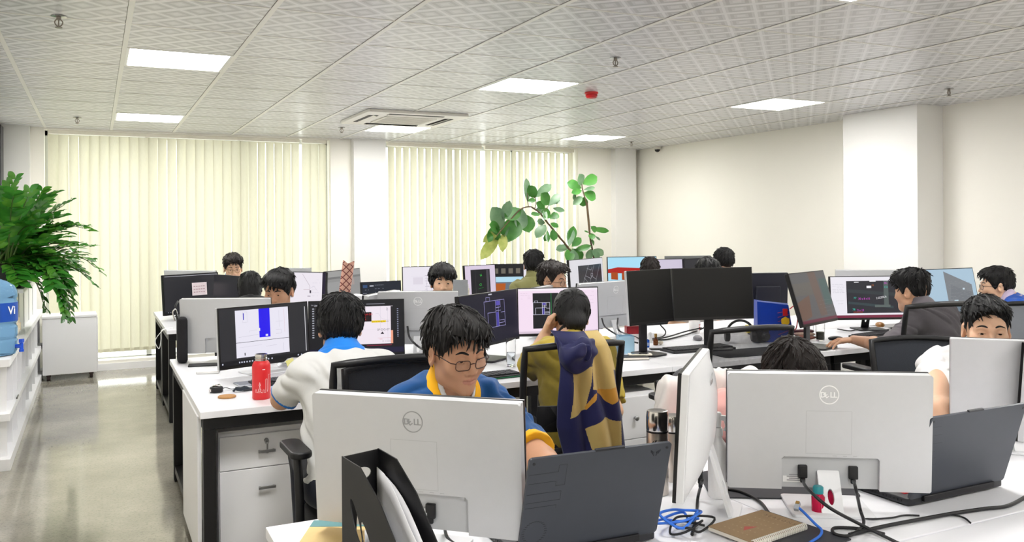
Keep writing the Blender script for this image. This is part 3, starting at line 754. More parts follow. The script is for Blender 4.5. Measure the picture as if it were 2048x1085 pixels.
polo2 += [('r', .93, .82-.035*k, .945, .835-.035*k, ('aab0cc', .9)) for k in range(16)] + [('r', .03, .86-.045*k, .05, .88-.045*k, ('b9bcc8', .9)) for k in range(13)] + [('r', .05, .92, .22, .93, ('c8c8d0', .9)), ('r', .6, .93, .8, .94, ('9a9aa6', .9)), ('t', .02, .93, .03, 'Edit  View', ('b8b8c4', .9))]
mD2 = monitor(P, Q, 'monitor with a red and yellow marked drawing, behind the person in white polo', items=polo2, body=blk)
PUR = ('8f8ac8', .95)
def plan(x, y, s, c=('a8a2da', .95), k=1.0):
    L = [[(0, 0), (1, 0), (1, 1), (0, 1), (0, 0)], [(.1, 1), (.1, 1.15), (.28, 1.15), (.28, 1)], [(.55, 0), (.55, 1)], [(.68, 0), (.68, 1)], [(.15, .56), (.55, .56)], [(.55, .6), (.8, .6)], [(.15, .56), (.15, 0)], [(.8, .52), (.98, .52)], [(.7, .12), (.95, .12), (.95, .22), (.72, .22)], [(.55, .72), (.78, .72), (.78, 1)]]
    out = [('l', [(x+a*s, y+b*s*1.5*k) for a, b in l], .004, c) for l in L]
    out.append(('r', x+.56*s, y+.02*s, x+.67*s, y+.55*s*1.5*k, ('4b44a6', .9))); out.append(('r', x+.57*s, y+.8*s*1.5*k, x+.76*s, y+.97*s*1.5*k, ('5a50b4', .9)))
    return out
P, Q = top_pts((914, 592), (1030, 578), 1.085)
mG = monitor(P, Q, 'dark monitor with a purple floor plan, left of the person in mustard', items=[('r', 0, 0, 1, 1, ('0d0d22', .9))]+plan(.40, .30, .36)+[('l', [(.58, .88), (.62, .80)], .002, ('40406a', .9)), ('r', .48, .965, .54, .99, ('c8c8d6', .9))], body=blk, stand='post', h=.30)
P, Q = top_pts((1032, 577), (1194, 576), 1.085)
mH = monitor(P, Q, 'bright pinkish drawing display in front of the person in mustard', items=[('r', 0, 0, 1, 1, ('F1DCEE', .98)), ('r', .18, .11, .70, .90, ('14141a', .9))]+plan(.182, .42, .21, ('dcdcf0', .95), .85)+[('l', [(.41, .11), (.41, .90)], .004, ('2fae5a', .9)), ('r', .5, .86, .58, .9, ('F1DCEE', .95)), ('r', 0, .955, 1, 1, ('f7eef6', .95)), ('r', 0, 0, 1, .05, ('d9c6d6', .95))]+txtlines(.03, .15, .78, .90, 4, ('cbb9c9', .9))+txtlines(.74, .95, .5, .90, 6, ('cbb9c9', .9)), body=blk, h=.293)
P, Q = top_pts((1253, 546), (1339, 542), 1.2)
mJ = monitor(P, Q, 'left one of two switched off black monitors', basew=.14, body=silver, stand='post', standm=blk, items=[('r', 0, 0, 1, 1, ('050507', .3))], h=.315)
P, Q = top_pts((1342, 542), (1502, 541), 1.2)
mK = monitor(P, Q, 'right one of two switched off black monitors, seen full face', body=blk, stand='post', items=[('r', 0, 0, 1, 1, ('050507', .3))], h=.315)
# middle island, turned away
P, Q = top_pts((362, 587), (541, 588), 1.064)
mEb = monitor(P, Q, 'silver monitor turned away at the left end of the middle island', body=silver, screen_front=False, back='notch')
P, Q = top_pts((728, 586), (782, 577), 1.068)
monitor(P, Q, 'silver monitor turned away, half hidden left of the white logo one', body=silver, screen_front=False, back='notch', w=.45)
P, Q = top_pts((755, 579), (915, 580), 1.085)
mF = monitor(P, Q, 'silver monitor with white logo below the person gazing at us', body=silver, screen_front=False, back='notch', logo=logo_w)
P, Q = top_pts((1046, 579), (1113, 567), 1.045)
monitor(P, Q, 'silver monitor turned away, its corner showing below the person in brown glasses', body=silver, screen_front=False, back='notch', w=.42)
P, Q = top_pts((1150, 569), (1288, 561.5), 1.085)
mI = monitor(P, Q, 'silver monitor with white logo right of the pinkish display', body=silver, screen_front=False, back='notch', logo=logo_w)
P, Q = top_pts((1490, 553), (1572, 553), 1.13)
monitor(P, Q, 'dark monitor turned away behind the blue bag', body=M('monitor_dark_blue', '#23242f', .5), screen_front=False)
P, Q = top_pts((1572, 556), (1646, 549.5), 1.165)
mM = monitor(P, Q, 'tilted grey lit monitor leaning back at the left of the person in grey', items=[('r', 0, 0, 1, 1, ('5d5d60', .85)), ('r', 0, .55, .55, .80, ('64605c', .85)), ('p', [(0, .05), (.30, .12), (.38, .55), (0, .42)], ('6e554a', .85)), ('p', [(.55, .1), (.75, .1), (.72, 1), (.5, 1)], ('6b5850', .85)), ('r', .78, .3, .98, .85, ('47605f', .85)), ('r', 0, 0, 1, .06, ('6a2840', .8))]+txtlines(.6, .95, .1, .4, 5, ('7c8080', .85)), body=blk, tilt=17, h=.33, stand='post', w=.50)
cad = [('r', 0, 0, 1, 1, ('EDEAF2', .95)), ('r', .20, .11, .97, .90, ('2b2b33', .9)), ('p', [(.22, .7), (.97, .58), (.97, .50), (.22, .62)], ('333b40', .9)), ('p', [(.22, .4), (.8, .28), (.8, .22), (.22, .34)], ('36454a', .9)), ('r', .68, .3, .74, .9, ('56605f', .9)), ('r', .56, .25, .76, .31, ('5d6866', .9)),
       ('t', .29, .46, .07, '77', ('3fd0c0', .95)), ('t', .35, .44, .07, '30 a 8 n15', ('d048d0', .95)), ('t', .27, .18, .07, '78', ('3fd0c0', .95)), ('t', .33, .16, .07, '2 a 12', ('d048d0', .95)), ('t', .58, .45, .07, '2.02205A', ('f0f0f4', .95), 8), ('t', .69, .82, .07, '3C', ('d048d0', .95)), ('t', .69, .72, .07, 'C2', ('3fd0c0', .95)), ('t', .53, .77, .06, '15', ('d07a30', .95)),
       ('r', .46, .72, .52, .78, ('f2f2f6', .95)), ('r', .30, .86, .36, .88, ('f2f2f6', .95)), ('r', .5, .88, .58, .905, ('f2f2f6', .95)), ('r', .28, .13, .40, .15, ('a04430', .9)), ('r', 0, 0, 1, .065, ('7d2a44', .9))]+txtlines(.02, .17, .62, .82, 6, ('b9b6c4', .9))+txtlines(.02, .17, .35, .42, 2, ('c4c0cc', .9))
P, Q = top_pts((1657, 562.5), (1815, 563), 1.085)
mN = monitor(P, Q, 'display with cyan and magenta figures in front of the person in grey', items=cad, body=blk)
P, Q = top_pts((1834, 551.5), (1941, 549), 1.10)
mO = monitor(P, Q, 'light blue display with a grey textured model, right of the person in grey', items=[('r', 0, 0, 1, 1, ('a9c3d6', .95)), ('p', [(.45, .12), (.93, .12), (.93, .62), (.45, .95)], ('7f8388', .9)), ('p', [(.50, .3), (.90, .2), (.90, .45), (.55, .62)], ('767a80', .9)), ('r', .56, .18, .63, .27, ('c4dcea', .95)), ('r', .75, .5, .785, .55, ('d4e6f0', .95))]+txtlines(.5, .9, .2, .7, 14, ('8c9094', .9), .004), body=blk, tilt=12, h=.36, w=.62)
P, Q = top_pts((1667, 549), (1790, 551), 1.085)
monitor(P, Q, 'grey monitor turned away at back right, its top edge above the figures display', body=silver, screen_front=False, w=.46)
# ---- far island
def white_note(t, T, W, h):
    b = MB(); b.T = T @ Matrix.Translation((.02*1, -.0035, h*.44)) @ Matrix.Rotation(PI/2, 4, 'X')
    b.bx(-.02, .13, 0, .11, 0, .001, mi=0)
    for k in range(3):
        for q in range(5): b.bx(-.005+.024*q, .012+.024*q, .025+.025*k, .031+.025*k, .001, .0014, mi=1)
    b.build('paper_note', [M('note_paper', '#f2e4e8', .6), M('note_ink', '#b98f9a', .6)], t)
P, Q = top_pts((323.5, 541), (434.5, 536), 1.07)
monitor(P, Q, 'dark far monitor with a white paper note stuck on it', items=[('r', 0, 0, 1, 1, ('2c2c30', .9)), ('r', 0, 0, 1, .05, ('17171c', .9)), ('l', [(.02, .97), (.98, .97)], .006, ('d4d4dc', .9))]+[('r', .05+.04*k, .015, .065+.04*k, .03, ('b8bccc', .9)) for k in range(8)], h=.34, note=white_note)
P, Q = top_pts((330, 530), (432, 533), 1.066)
monitor(P, Q, 'silver monitor edge showing above the monitor with the paper note', body=silver, screen_front=False, h=.32)
P, Q = top_pts((436, 541), (470, 544), 1.06)
monitor(P, Q, 'dark monitor partly hidden beside the person facing us by the blinds', items=[('r', 0, 0, 1, 1, ('2c2c30', .9))], h=.30, w=.45)
P, Q = top_pts((560, 536.5), (640, 539), 1.075)
monitor(P, Q, 'white drawing display behind the person peeking over the silver monitor', items=[('r', 0, 0, 1, 1, ('EDE7F0', .95)), ('r', .94, 0, 1, 1, ('241c34', .9)), ('l', [(.55, .95), (.70, .62), (.70, .45)], .006, ('b9a9b4', .9)), ('r', .70, .42, .73, .5, ('4a4450', .9)), ('l', [(.58, .52), (.70, .52)], .006, ('c0a8b0', .9)), ('l', [(.70, .55), (.78, .62), (.85, .5)], .004, LN), ('r', .66, .32, .72, .35, ('bdb6c2', .9))]+txtlines(.75, .9, .35, .8, 6, LN), h=.33, w=.54)
P, Q = top_pts((557, 529.5), (622, 530), 1.078)
monitor(P, Q, 'silver monitor rim just above the white drawing display', body=silver, screen_front=False, h=.34)
P, Q = top_pts((650, 538), (718, 532), 1.075)
monitor(P, Q, 'grey application display left of the column, beside the patterned tube', items=[('r', 0, 0, 1, 1, ('8b8b8c', .9)), ('r', 0, .78, 1, .84, ('6e6e70', .9)), ('r', 0, .84, 1, 1, ('9a9a9a', .9)), ('r', .42, .10, .44, .78, ('7a7a7c', .9)), ('r', .0, .1, .42, .7, ('979798', .9)), ('r', .46, .56, .8, .74, ('a19390', .9))], h=.34)
P, Q = top_pts((720, 560.5), (800, 558), .985)
monitor(P, Q, 'small dark display in front of the wall column', items=[('r', 0, 0, 1, 1, ('1f2430', .9)), ('r', .72, .62, .86, .68, ('4a78c0', .95)), ('r', .20, .86, .3, .9, ('c8ccd8', .9)), ('r', .03, .82, .14, .92, ('34507a', .9))]+txtlines(.03, .17, .2, .75, 6, ('aab0c0', .9), .008)+txtlines(.33, .55, .3, .9, 6, ('9aa2b4', .9), .006), h=.28)
P, Q = top_pts((803, 530.5), (885, 530), 1.10)
monitor(P, Q, 'white plan display behind the person gazing at us', items=[('r', 0, 0, 1, 1, ('E9E4EE', .95)), ('l', [(.60, .25), (.85, .15), (.85, .7), (.58, .75), (.60, .25)], .006, ('b9b2c4', .9)), ('l', [(.6, .45), (.85, .42)], .005, ('9a94a4', .9)), ('l', [(.72, .2), (.70, .72)], .005, ('9a94a4', .9)), ('l', [(.20, .72), (.55, .72)], .003, LN), ('r', .25, .5, .5, .7, ('ddd6e2', .95))]+txtlines(.55, .9, .2, .75, 8, ('8f8998', .9), .006), h=.34)
P, Q = top_pts((923, 530.5), (992, 528), 1.09)
monitor(P, Q, 'display with small green marks on black, left of the person in olive', w=.40, items=[('r', 0, 0, 1, 1, ('D9CBE0', .95)), ('r', .18, .10, .82, .88, ('16161c', .9)), ('r', .70, .12, .78, .86, ('4a4650', .9)), ('l', [(.33, .1), (.33, .86)], .006, ('4a4a52', .9)), ('t', .50, .66, .10, 'N', ('2fd04a', .95), 20), ('t', .46, .38, .10, 'Cl', ('2fd04a', .95), 10), ('l', [(.42, .3), (.58, .33)], .008, ('1f8a34', .9))], h=.34)
P, Q = top_pts((994, 528), (1056, 528), 1.09)
monitor(P, Q, 'split display with an orange model and white list, in front of the person in olive', items=[('r', 0, 0, 1, 1, ('17171c', .9)), ('r', 0, 0, .72, .62, ('b4dcf0', .95)), ('p', [(.0, .1), (.55, .1), (.66, .40), (.60, .46), (.0, .46)], ('6a7480', .9)), ('p', [(0, .16), (.30, .16), (.32, .42), (0, .42)], ('b25a20', .95)), ('r', .52, .2, .62, .40, ('b25a20', .95)), ('r', .74, 0, 1, 1, ('E8E4EE', .95)), ('r', .80, 0, 1, .92, ('20202c', .9))]+[('r', .80, .84-.12*k, .83, .88-.12*k, ('eef0f4', .95)) for k in range(7)]+[('r', .05+.17*k, .72, .15+.17*k, .88, ('6f6a60', .9)) for k in range(4)], h=.34, w=.44)
P, Q = top_pts((1136, 522.5), (1203, 517.5), 1.12)
monitor(P, Q, 'display with a grey street plan, below the taller plant stem', items=[('r', 0, 0, 1, 1, ('DAD8DE', .95)), ('r', .24, .10, .95, .82, ('25252b', .9))]+[('l', l, .007, ('8f8f96', .9)) for l in ([(.3, .12), (.55, .8)], [(.52, .14), (.72, .8)], [(.7, .14), (.9, .8)], [(.45, .5), (.60, .40), (.66, .5)], [(.5, .72), (.62, .66), (.66, .74)], [(.6, .48), (.66, .46), (.67, .54), (.61, .56), (.6, .48)], [(.40, .45), (.5, .3)], [(.66, .44), (.76, .36)])], h=.36)
P, Q = top_pts((1211, 517), (1314, 517), 1.12)
monitor(P, Q, 'display with a red building model under a blue sky', items=[('r', 0, 0, 1, 1, ('A9DCF2', .97)), ('p', [(0, .50), (1, .44), (1, .62), (.2, .68), (0, .62)], ('b02018', .95)), ('p', [(.06, .30), (.20, .28), (.20, .52), (.06, .52)], ('a84a18', .95)), ('p', [(.28, .28), (.50, .26), (.50, .5), (.28, .5)], ('a84a18', .95)), ('p', [(.56, .26), (.8, .24), (.8, .5), (.56, .5)], ('8f1a22', .95)), ('r', 0, 0, 1, .18, ('d4e8f2', .95))], h=.36, w=.56)
P, Q = top_pts((1316, 523), (1366, 522.5), 1.12)
monitor(P, Q, 'pale lavender display right of the red building model', items=[('r', 0, 0, 1, 1, ('CFC6DA', .95)), ('l', [(.55, .6), (.6, .7)], .01, ('8a8494', .9))], h=.36, w=.34, basew=.14)
P, Q = top_pts((1367, 523), (1428, 521), 1.12)
monitor(P, Q, 'dark and white display left of the person in a face mask', items=[('r', 0, 0, 1, 1, ('26262e', .9)), ('r', .4, 0, .95, .85, ('E6E2EA', .95))], h=.36, w=.5)
P, Q = top_pts((1352, 517), (1396, 517), 1.14)
monitor(P, Q, 'grey monitor rim showing above the dark and white display', body=M('monitor_grey', '#77797a', .5), screen_front=False, h=.36, w=.5)
# ================================================================ PEOPLE (smooth implicit bodies, meshed with surface nets)
F4 = np.float32
_LAT = RNG.random((32, 32, 32)).astype(F4)*2-1
def vnoise(P):
    f = np.floor(P); i = f.astype(np.int64); t = (P-f).astype(F4); t = t*t*(3-2*t); i &= 31; j = (i+1) & 31
    x0, y0, z0 = i.T; x1, y1, z1 = j.T; u, v, w = t.T
    a = _LAT[x0, y0, z0]*(1-u)+_LAT[x1, y0, z0]*u; b = _LAT[x0, y1, z0]*(1-u)+_LAT[x1, y1, z0]*u
    c = _LAT[x0, y0, z1]*(1-u)+_LAT[x1, y0, z1]*u; d = _LAT[x0, y1, z1]*(1-u)+_LAT[x1, y1, z1]*u
    return (a*(1-v)+b*v)*(1-w)+(c*(1-v)+d*v)*w
A3 = lambda *v: np.array(v, F4)
def smin(a, b, k):
    h = np.maximum(k-np.abs(a-b), 0)/k
    return np.minimum(a, b)-h*h*k*.25
def smax(a, b, k): return -smin(-a, -b, k)
def sph(P, c, r): return np.sqrt(((P-A3(*c))**2).sum(1))-r
def cap(P, a, b, ra, rb=None):
    a = A3(*a); b = A3(*b); rb = ra if rb is None else rb
    d = b-a; t = np.clip(((P-a)@d)/max(1e-9, float(d@d)), 0, 1)
    q = P-a-t[:, None]*d
    return np.sqrt((q*q).sum(1))-(ra+(rb-ra)*t)
def ell(P, c, r, Rm=None):
    q = P-A3(*c)
    if Rm is not None: q = q@Rm
    r = A3(*r); k0 = np.sqrt(((q/r)**2).sum(1)); k1 = np.sqrt(((q/(r*r))**2).sum(1))
    return np.where(k1 > 1e-6, k0*(k0-1)/np.maximum(k1, 1e-6), -r.min())
def axis(lo, hi, h, fa=None, fb=None, fh=None):
    """grid coordinates from lo to hi, finer between fa and fb"""
    if fa is None: return np.linspace(lo, hi, max(2, int(round((hi-lo)/h))+1)).astype(F4)
    fa, fb = max(lo, fa), min(hi, fb); out = []
    for a, b, s in ((lo, fa, h), (fa, fb, fh), (fb, hi, h)):
        if b-a > 1e-4: out.append(np.linspace(a, b, max(2, int(round((b-a)/s))+1))[:-1])
    return np.concatenate(out+[[hi]]).astype(F4)
def nets(fn, xs, ys, zs, bs=8):
    def pad(a):
        k = (-len(a)) % bs; st = a[-1]-a[-2]
        return np.concatenate([a, a[-1]+st*np.arange(1, k+1)]).astype(F4)
    xs, ys, zs = pad(xs), pad(ys), pad(zs); N = [len(xs), len(ys), len(zs)]; nb = [n//bs for n in N]
    def cen(a): b = a.reshape(-1, bs); return (b[:, 0]+b[:, -1])/2, (b[:, -1]-b[:, 0])/2+(b[:, 1]-b[:, 0])
    (cx, ex), (cy_, ey), (cz, ez) = cen(xs), cen(ys), cen(zs)
    C = np.stack(np.meshgrid(cx, cy_, cz, indexing='ij'), -1).reshape(-1, 3)
    rad = np.sqrt(ex[:, None, None]**2+ey[None, :, None]**2+ez[None, None, :]**2).reshape(-1)
    dc = fn(C); keep = np.abs(dc) < rad*1.25+.012
    fld = np.where(dc < 0, F4(-1), F4(1)).reshape(nb)
    fld = fld.repeat(bs, 0).repeat(bs, 1).repeat(bs, 2).astype(F4)
    K = np.argwhere(keep.reshape(nb)); o = np.arange(bs)
    for s in range(0, len(K), 800):
        k = K[s:s+800]*bs
        ix = (k[:, 0, None]+o)[:, :, None, None]; iy = (k[:, 1, None]+o)[:, None, :, None]; iz = (k[:, 2, None]+o)[:, None, None, :]
        ix, iy, iz = np.broadcast_arrays(ix, iy, iz); ix, iy, iz = ix.ravel(), iy.ravel(), iz.ravel()
        fld[ix, iy, iz] = fn(np.stack([xs[ix], ys[iy], zs[iz]], 1))
    ins = fld < 0
    cs = np.zeros([n-1 for n in N], np.int8)
    for a in (0, 1):
        for b in (0, 1):
            for c in (0, 1): cs += ins[a:N[0]-1+a, b:N[1]-1+b, c:N[2]-1+c]
    act = (cs > 0) & (cs < 8); I = np.argwhere(act); vid = np.full(act.shape, -1, np.int32); vid[tuple(I.T)] = np.arange(len(I))
    pos = np.zeros((len(I), 3), F4); cnt = np.zeros(len(I), F4)
    G = [xs, ys, zs]
    cor = [(a, b, c) for a in (0, 1) for b in (0, 1) for c in (0, 1)]
    for p in cor:
        for ax in range(3):
            if p[ax]: continue
            q = list(p); q[ax] = 1
            ia = I+np.array(p); ib = I+np.array(q)
            va = fld[tuple(ia.T)]; vb = fld[tuple(ib.T)]; m = (va < 0) != (vb < 0)
            t = np.where(m, va/np.where(m, va-vb, 1), 0)
            pa = np.stack([G[d][ia[:, d]] for d in range(3)], 1); pb = np.stack([G[d][ib[:, d]] for d in range(3)], 1)
            pos += np.where(m[:, None], pa+(pb-pa)*t[:, None], 0); cnt += m
    pos /= cnt[:, None]
    Q = []
    for ax in range(3):
        sl0 = [slice(1, N[d]-1) for d in range(3)]; sl1 = list(sl0); sl0[ax] = slice(0, N[ax]-1); sl1[ax] = slice(1, N[ax])
        A, B = ins[tuple(sl0)], ins[tuple(sl1)]
        E = np.argwhere(A != B)
        if not len(E): continue
        flip = A[tuple(E.T)]
        E = E+np.array([0 if d == ax else 1 for d in range(3)])
        u, v = [d for d in range(3) if d != ax]
        def at(du, dv):
            c = E.copy(); c[:, u] -= du; c[:, v] -= dv; return vid[tuple(c.T)]
        q = np.stack([at(1, 1), at(0, 1), at(0, 0), at(1, 0)], 1)
        if ax == 1: flip = ~flip
        q[~flip] = q[~flip][:, ::-1]; Q.append(q)
    Q = np.concatenate(Q); Q = Q[(Q >= 0).all(1)]
    return pos, Q
def mk_obj(name, pos, Q, mats, parent=None, mi=None, smooth=True):
    me = bpy.data.meshes.new(name); me.vertices.add(len(pos)); me.vertices.foreach_set('co', np.ascontiguousarray(pos, dtype=F4).ravel())
    me.loops.add(Q.size); me.loops.foreach_set('vertex_index', Q.ravel().astype(np.int32))
    me.polygons.add(len(Q)); me.polygons.foreach_set('loop_start', np.arange(0, Q.size, 4, dtype=np.int32))
    for m in (mats if isinstance(mats, (list, tuple)) else [mats]): me.materials.append(m)
    if mi is not None: me.polygons.foreach_set('material_index', mi.astype(np.int32))
    me.update(calc_edges=True); me.validate()
    if smooth: me.shade_smooth()
    o = bpy.data.objects.new(name, me); COL.objects.link(o)
    if parent is not None: o.parent = parent
    return o
def rot3(yaw, pitch, roll):
    """columns = right, forward, up of a head turned left by yaw, nodding down by pitch (degrees)"""
    return np.array((Matrix.Rotation(R(yaw), 3, 'Z') @ Matrix.Rotation(-R(pitch), 3, 'X') @ Matrix.Rotation(R(roll), 3, 'Y')), dtype=F4)
# ---- head in its own frame: x right, y forward, z up, origin between the ears
def skull(P, w=1.0, jaw=1.0):
    d = ell(P, (0, -.014, .028), (.0755*w, .096, .090))
    d = smin(d, ell(P, (0, .024, -.035), (.0565*w*jaw, .071, .082)), .032)
    return d
def head_sdf(P, o):
    w, jaw = o.get('w', 1), o.get('jaw', 1)
    d = skull(P, w, jaw)
    X = np.abs(P[:, 0]); S = np.stack([X, P[:, 1], P[:, 2]], 1)
    d = smin(d, sph(S, (.0, .074, -.092), .021), .035)                       # chin
    d = smin(d, sph(S, (.0425*w*jaw, .014, -.064), .020), .032)                # jaw corner
    d = smin(d, sph(S, (.041*w, .062, -.018), .024), .03)                    # cheek
    d = smin(d, cap(S, (.008, .083, .026), (.042*w, .070, .027), .012, .010), .02)     # brow
    d = smax(d, -sph(S, (.031, .100, .008), .0165), .014)                    # socket
    d = smin(d, cap(S, (0, .088, .014), (0, .1085, -.024), .0065, .0095), .016)       # nose
    d = smin(d, sph(S, (.0115, .096, -.029), .0088), .008)
    d = smax(d, -sph(S, (.006, .104, -.0385), .0035), .003)
    # eye lids
    E = S-A3(.031, .0735, .0085); re = np.sqrt((E*E).sum(1))
    hi, lo = o.get('lid', (17, -26))
    lids = re-.0146
    d = smin(d, lids, .006)
    wedge = np.maximum(E[:, 2]-np.tan(R(hi))*E[:, 1]-(.0)*E[:, 0], -(E[:, 2]-np.tan(R(lo))*E[:, 1]))
    wedge = np.maximum(wedge+ (E[:, 0]/.0145)**2*.0035, np.maximum(.004-E[:, 1], .0122-re))
    d = np.maximum(d, -wedge)
    # mouth
    mz = -.0585
    d = smin(d, cap(S, (0, .0905, mz+.0045), (.020, .082, mz+.001), .0058, .003), .007)
    d = smin(d, cap(S, (0, .0895, mz-.0065), (.017, .082, mz-.002), .0066, .003), .007)
    d = smax(d, -cap(S, (0, .0985, mz-.001), (.023, .0865, mz-.0012), .0022, .0012), .003)
    d = smax(d, -cap(S, (0, .1005, -.043), (0, .098, -.050), .0035), .006)
    # ears
    e = ell(S, (.0785*w, -.012, -.004), (.0095, .0205, .0325), np.array(Matrix.Rotation(R(-18), 3, 'Z') @ Matrix.Rotation(R(8), 3, 'X'), F4))
    e = smax(e, -ell(S, (.0865*w, -.006, .0), (.007, .012, .020)), .004)
    d = smin(d, e, .007)
    return d
def hair_sdf(P, o):
    w = o.get('w', 1); h = o['hair']; x, y, z = P.T
    ax = np.abs(x)
    wx, wy = h.get('whorl', (.012, -.075)); px, py = x-wx, y-wy
    ph = np.arctan2(px, py); rr = np.sqrt(px*px+py*py+.35*(z-.115)**2)
    st = vnoise(np.stack([np.cos(ph)*h.get('k', 7), np.sin(ph)*h.get('k', 7), rr*9+h.get('seed', 0)], 1))
    st2 = vnoise(np.stack([np.cos(ph)*22, np.sin(ph)*22, rr*14+5], 1))
    # hair line height by position
    tf, ts, tb = h.get('front', .066), h.get('side', -.015), h.get('nape', -.055)
    yf = np.clip((y-.02)/.055, 0, 1); yb = np.clip((-.012-y)/.03, 0, 1)
    ear = np.exp(-(((y+.014)/.024)**2))*h.get('ear', .046)
    line = ts*(1-yf)*(1-yb)+tf*yf*yf*(3-2*yf)+tb*yb+ear*(1-yb*.3)
    line = line+h.get('part', 0)*yf*(x/.06)+h.get('jag', .010)*st*(.3+yf)+.004*st2
    g = z-line
    up = np.clip((z-h.get('u0', .035))/(.115-h.get('u0', .035)), 0, 1); up = up*up*(3-2*up)
    T = h.get('t_side', .008)*(1-up)+h.get('t_top', .022)*up
    T = T+h.get('t_front', 0)*yf*np.clip((z-.03)/.05, 0, 1)
    tpr = h.get('taper', .018)*yf+h.get('taper_side', .055)*(1-yf); T = T*np.clip(g/tpr+.12, 0, 1)
    d = skull(P, w, 1)-T-h.get('amp', .006)*st*np.clip(g/.02, 0, 1)-h.get('amp2', .0022)*st2
    for e in h.get('extra', ()):                     # (centre, radii, blend)
        d = smin(d, ell(P, e[0], e[1])+.35*h.get('amp', .006)*st, e[2])
    return smax(d, -g if not h.get('extra_free') else -np.maximum(g, -ell(P, h['extra'][0][0], tuple(v*1.2 for v in h['extra'][0][1]))), .004)
def frame_from(fwd, upish):
    f = np.array(fwd, float); f /= np.linalg.norm(f); r = np.cross(f, upish); r /= np.linalg.norm(r); u = np.cross(r, f); return r, f, u
def hand_prims(wr, dirv, upv, side, curl=.5, spread=.12, point=None):
    """capsules of one hand: wrist, pointing direction, back-of-hand direction, side (+1 right)"""
    r, f, u = frame_from(dirv, upv); wr = np.array(wr, float)
    Q = lambda a, b, c: wr+r*a*side+f*b+u*c
    out = []
    kn = [(-.028, .082, .0), (-.0095, .088, .004), (.0095, .085, .003), (.027, .077, -.002)]   # index..little, thumb side is -
    for x, y, z in kn: out.append((Q(x*.55, .008, 0), Q(x, y, z), .0145, .0115))
    out.append((Q(-.012, .03, -.004), Q(.012, .03, -.004), .016, .015))
    Ls = [(.040, .025, .020), (.045, .029, .021), (.041, .027, .021), (.033, .020, .018)]
    for i, ((x, y, z), L) in enumerate(zip(kn, Ls)):
        c = curl if not hasattr(curl, '__len__') else curl[i]
        p = Q(x, y, z); a = .25*c; sp = (i-1.5)*spread
        for j, l in enumerate(L):
            a += c*(.55, .75, .6)[j]
            dv = (f*math.cos(a)-u*math.sin(a)); dv = dv*math.cos(sp)+r*side*math.sin(sp)
            q = p+dv*l; out.append((p, q, (.0092, .0083, .0074)[j], (.0083, .0074, .0062)[j])); p = q
    a0 = Q(-.022, .022, -.006); a1 = Q(-.046, .052, -.016); a2 = Q(-.052, .080, -.022); a3 = Q(-.049, .103, -.030)
    out += [(a0, a1, .0145, .0115), (a1, a2, .0105, .0095), (a2, a3, .0092, .0072)]
    return out
def ik(S, W, l1, l2, hint):
    S, W = np.array(S, float), np.array(W, float); d = W-S; L = np.linalg.norm(d)
    if L > (l1+l2)*.995: W = S+d/L*(l1+l2)*.995; d = W-S; L = np.linalg.norm(d)
    a = (l1*l1-l2*l2+L*L)/(2*L); hgt = math.sqrt(max(0, l1*l1-a*a)); n = d/L
    hint = np.array(hint, float); hint = hint-n*(hint@n); hint /= np.linalg.norm(hint)
    return S+n*a+hint*hgt, W
def skin(name, c):
    return M(name, c, .48, var=.05, vs=18, sss=.12, spec=.4, bump=.05, bs=500)
def hair_mat(name, c, rough=.46):
    m = bpy.data.materials.new(name); m.use_nodes = True; nt = m.node_tree; b = nt.nodes['Principled BSDF']; L = nt.links.new
    tc = nd(nt, 'ShaderNodeTexCoord'); sx = nd(nt, 'ShaderNodeSeparateXYZ'); L(tc.outputs['Object'], sx.inputs[0])
    ad = nd(nt, 'ShaderNodeMath', operation='ADD'); ad.inputs[1].default_value = .045; L(sx.outputs[1], ad.inputs[0])
    at = nd(nt, 'ShaderNodeMath', operation='ARCTAN2'); L(sx.outputs[0], at.inputs[0]); L(ad.outputs[0], at.inputs[1])
    k = nd(nt, 'ShaderNodeMath', operation='MULTIPLY'); k.inputs[1].default_value = 26; L(at.outputs[0], k.inputs[0])
    z = nd(nt, 'ShaderNodeMath', operation='MULTIPLY'); z.inputs[1].default_value = 14; L(sx.outputs[2], z.inputs[0])
    cb = nd(nt, 'ShaderNodeCombineXYZ'); L(k.outputs[0], cb.inputs[0]); L(z.outputs[0], cb.inputs[1])
    nz = nd(nt, 'ShaderNodeTexNoise'); nz.inputs['Scale'].default_value = 1.6; nz.inputs['Detail'].default_value = 6; nz.inputs['Roughness'].default_value = .7; L(cb.outputs[0], nz.inputs['Vector'])
    mx = nd(nt, 'ShaderNodeMix', data_type='RGBA'); c = srgb(c); mx.inputs[6].default_value = (*[v*.5 for v in c], 1); mx.inputs[7].default_value = (*[min(1, v*1.35) for v in c], 1); L(nz.outputs['Fac'], mx.inputs[0]); L(mx.outputs[2], b.inputs['Base Color'])
    bp = nd(nt, 'ShaderNodeBump'); bp.inputs['Strength'].default_value = .75; bp.inputs['Distance'].default_value = .004; L(nz.outputs['Fac'], bp.inputs['Height']); L(bp.outputs['Normal'], b.inputs['Normal'])
    b.inputs['Roughness'].default_value = rough; b.inputs['Specular IOR Level'].default_value = .3
    return m
def fabric(name, c, rough=.85, k=.25): return M(name, c, rough, var=.05, vs=25, bump=k, bs=700, sheen=.15, spec=.25)
lip_m = M('lips', '#b57d69', .45, var=.06, vs=60, sss=.1); eye_w = M('eye_white', '#e9e4df', .2, var=0); eye_i = M('eye_iris', '#1d120c', .12, var=0)
lens_m = bpy.data.materials.new('spectacle_lens'); lens_m.use_nodes = True; nt = lens_m.node_tree; nt.nodes.remove(nt.nodes['Principled BSDF'])
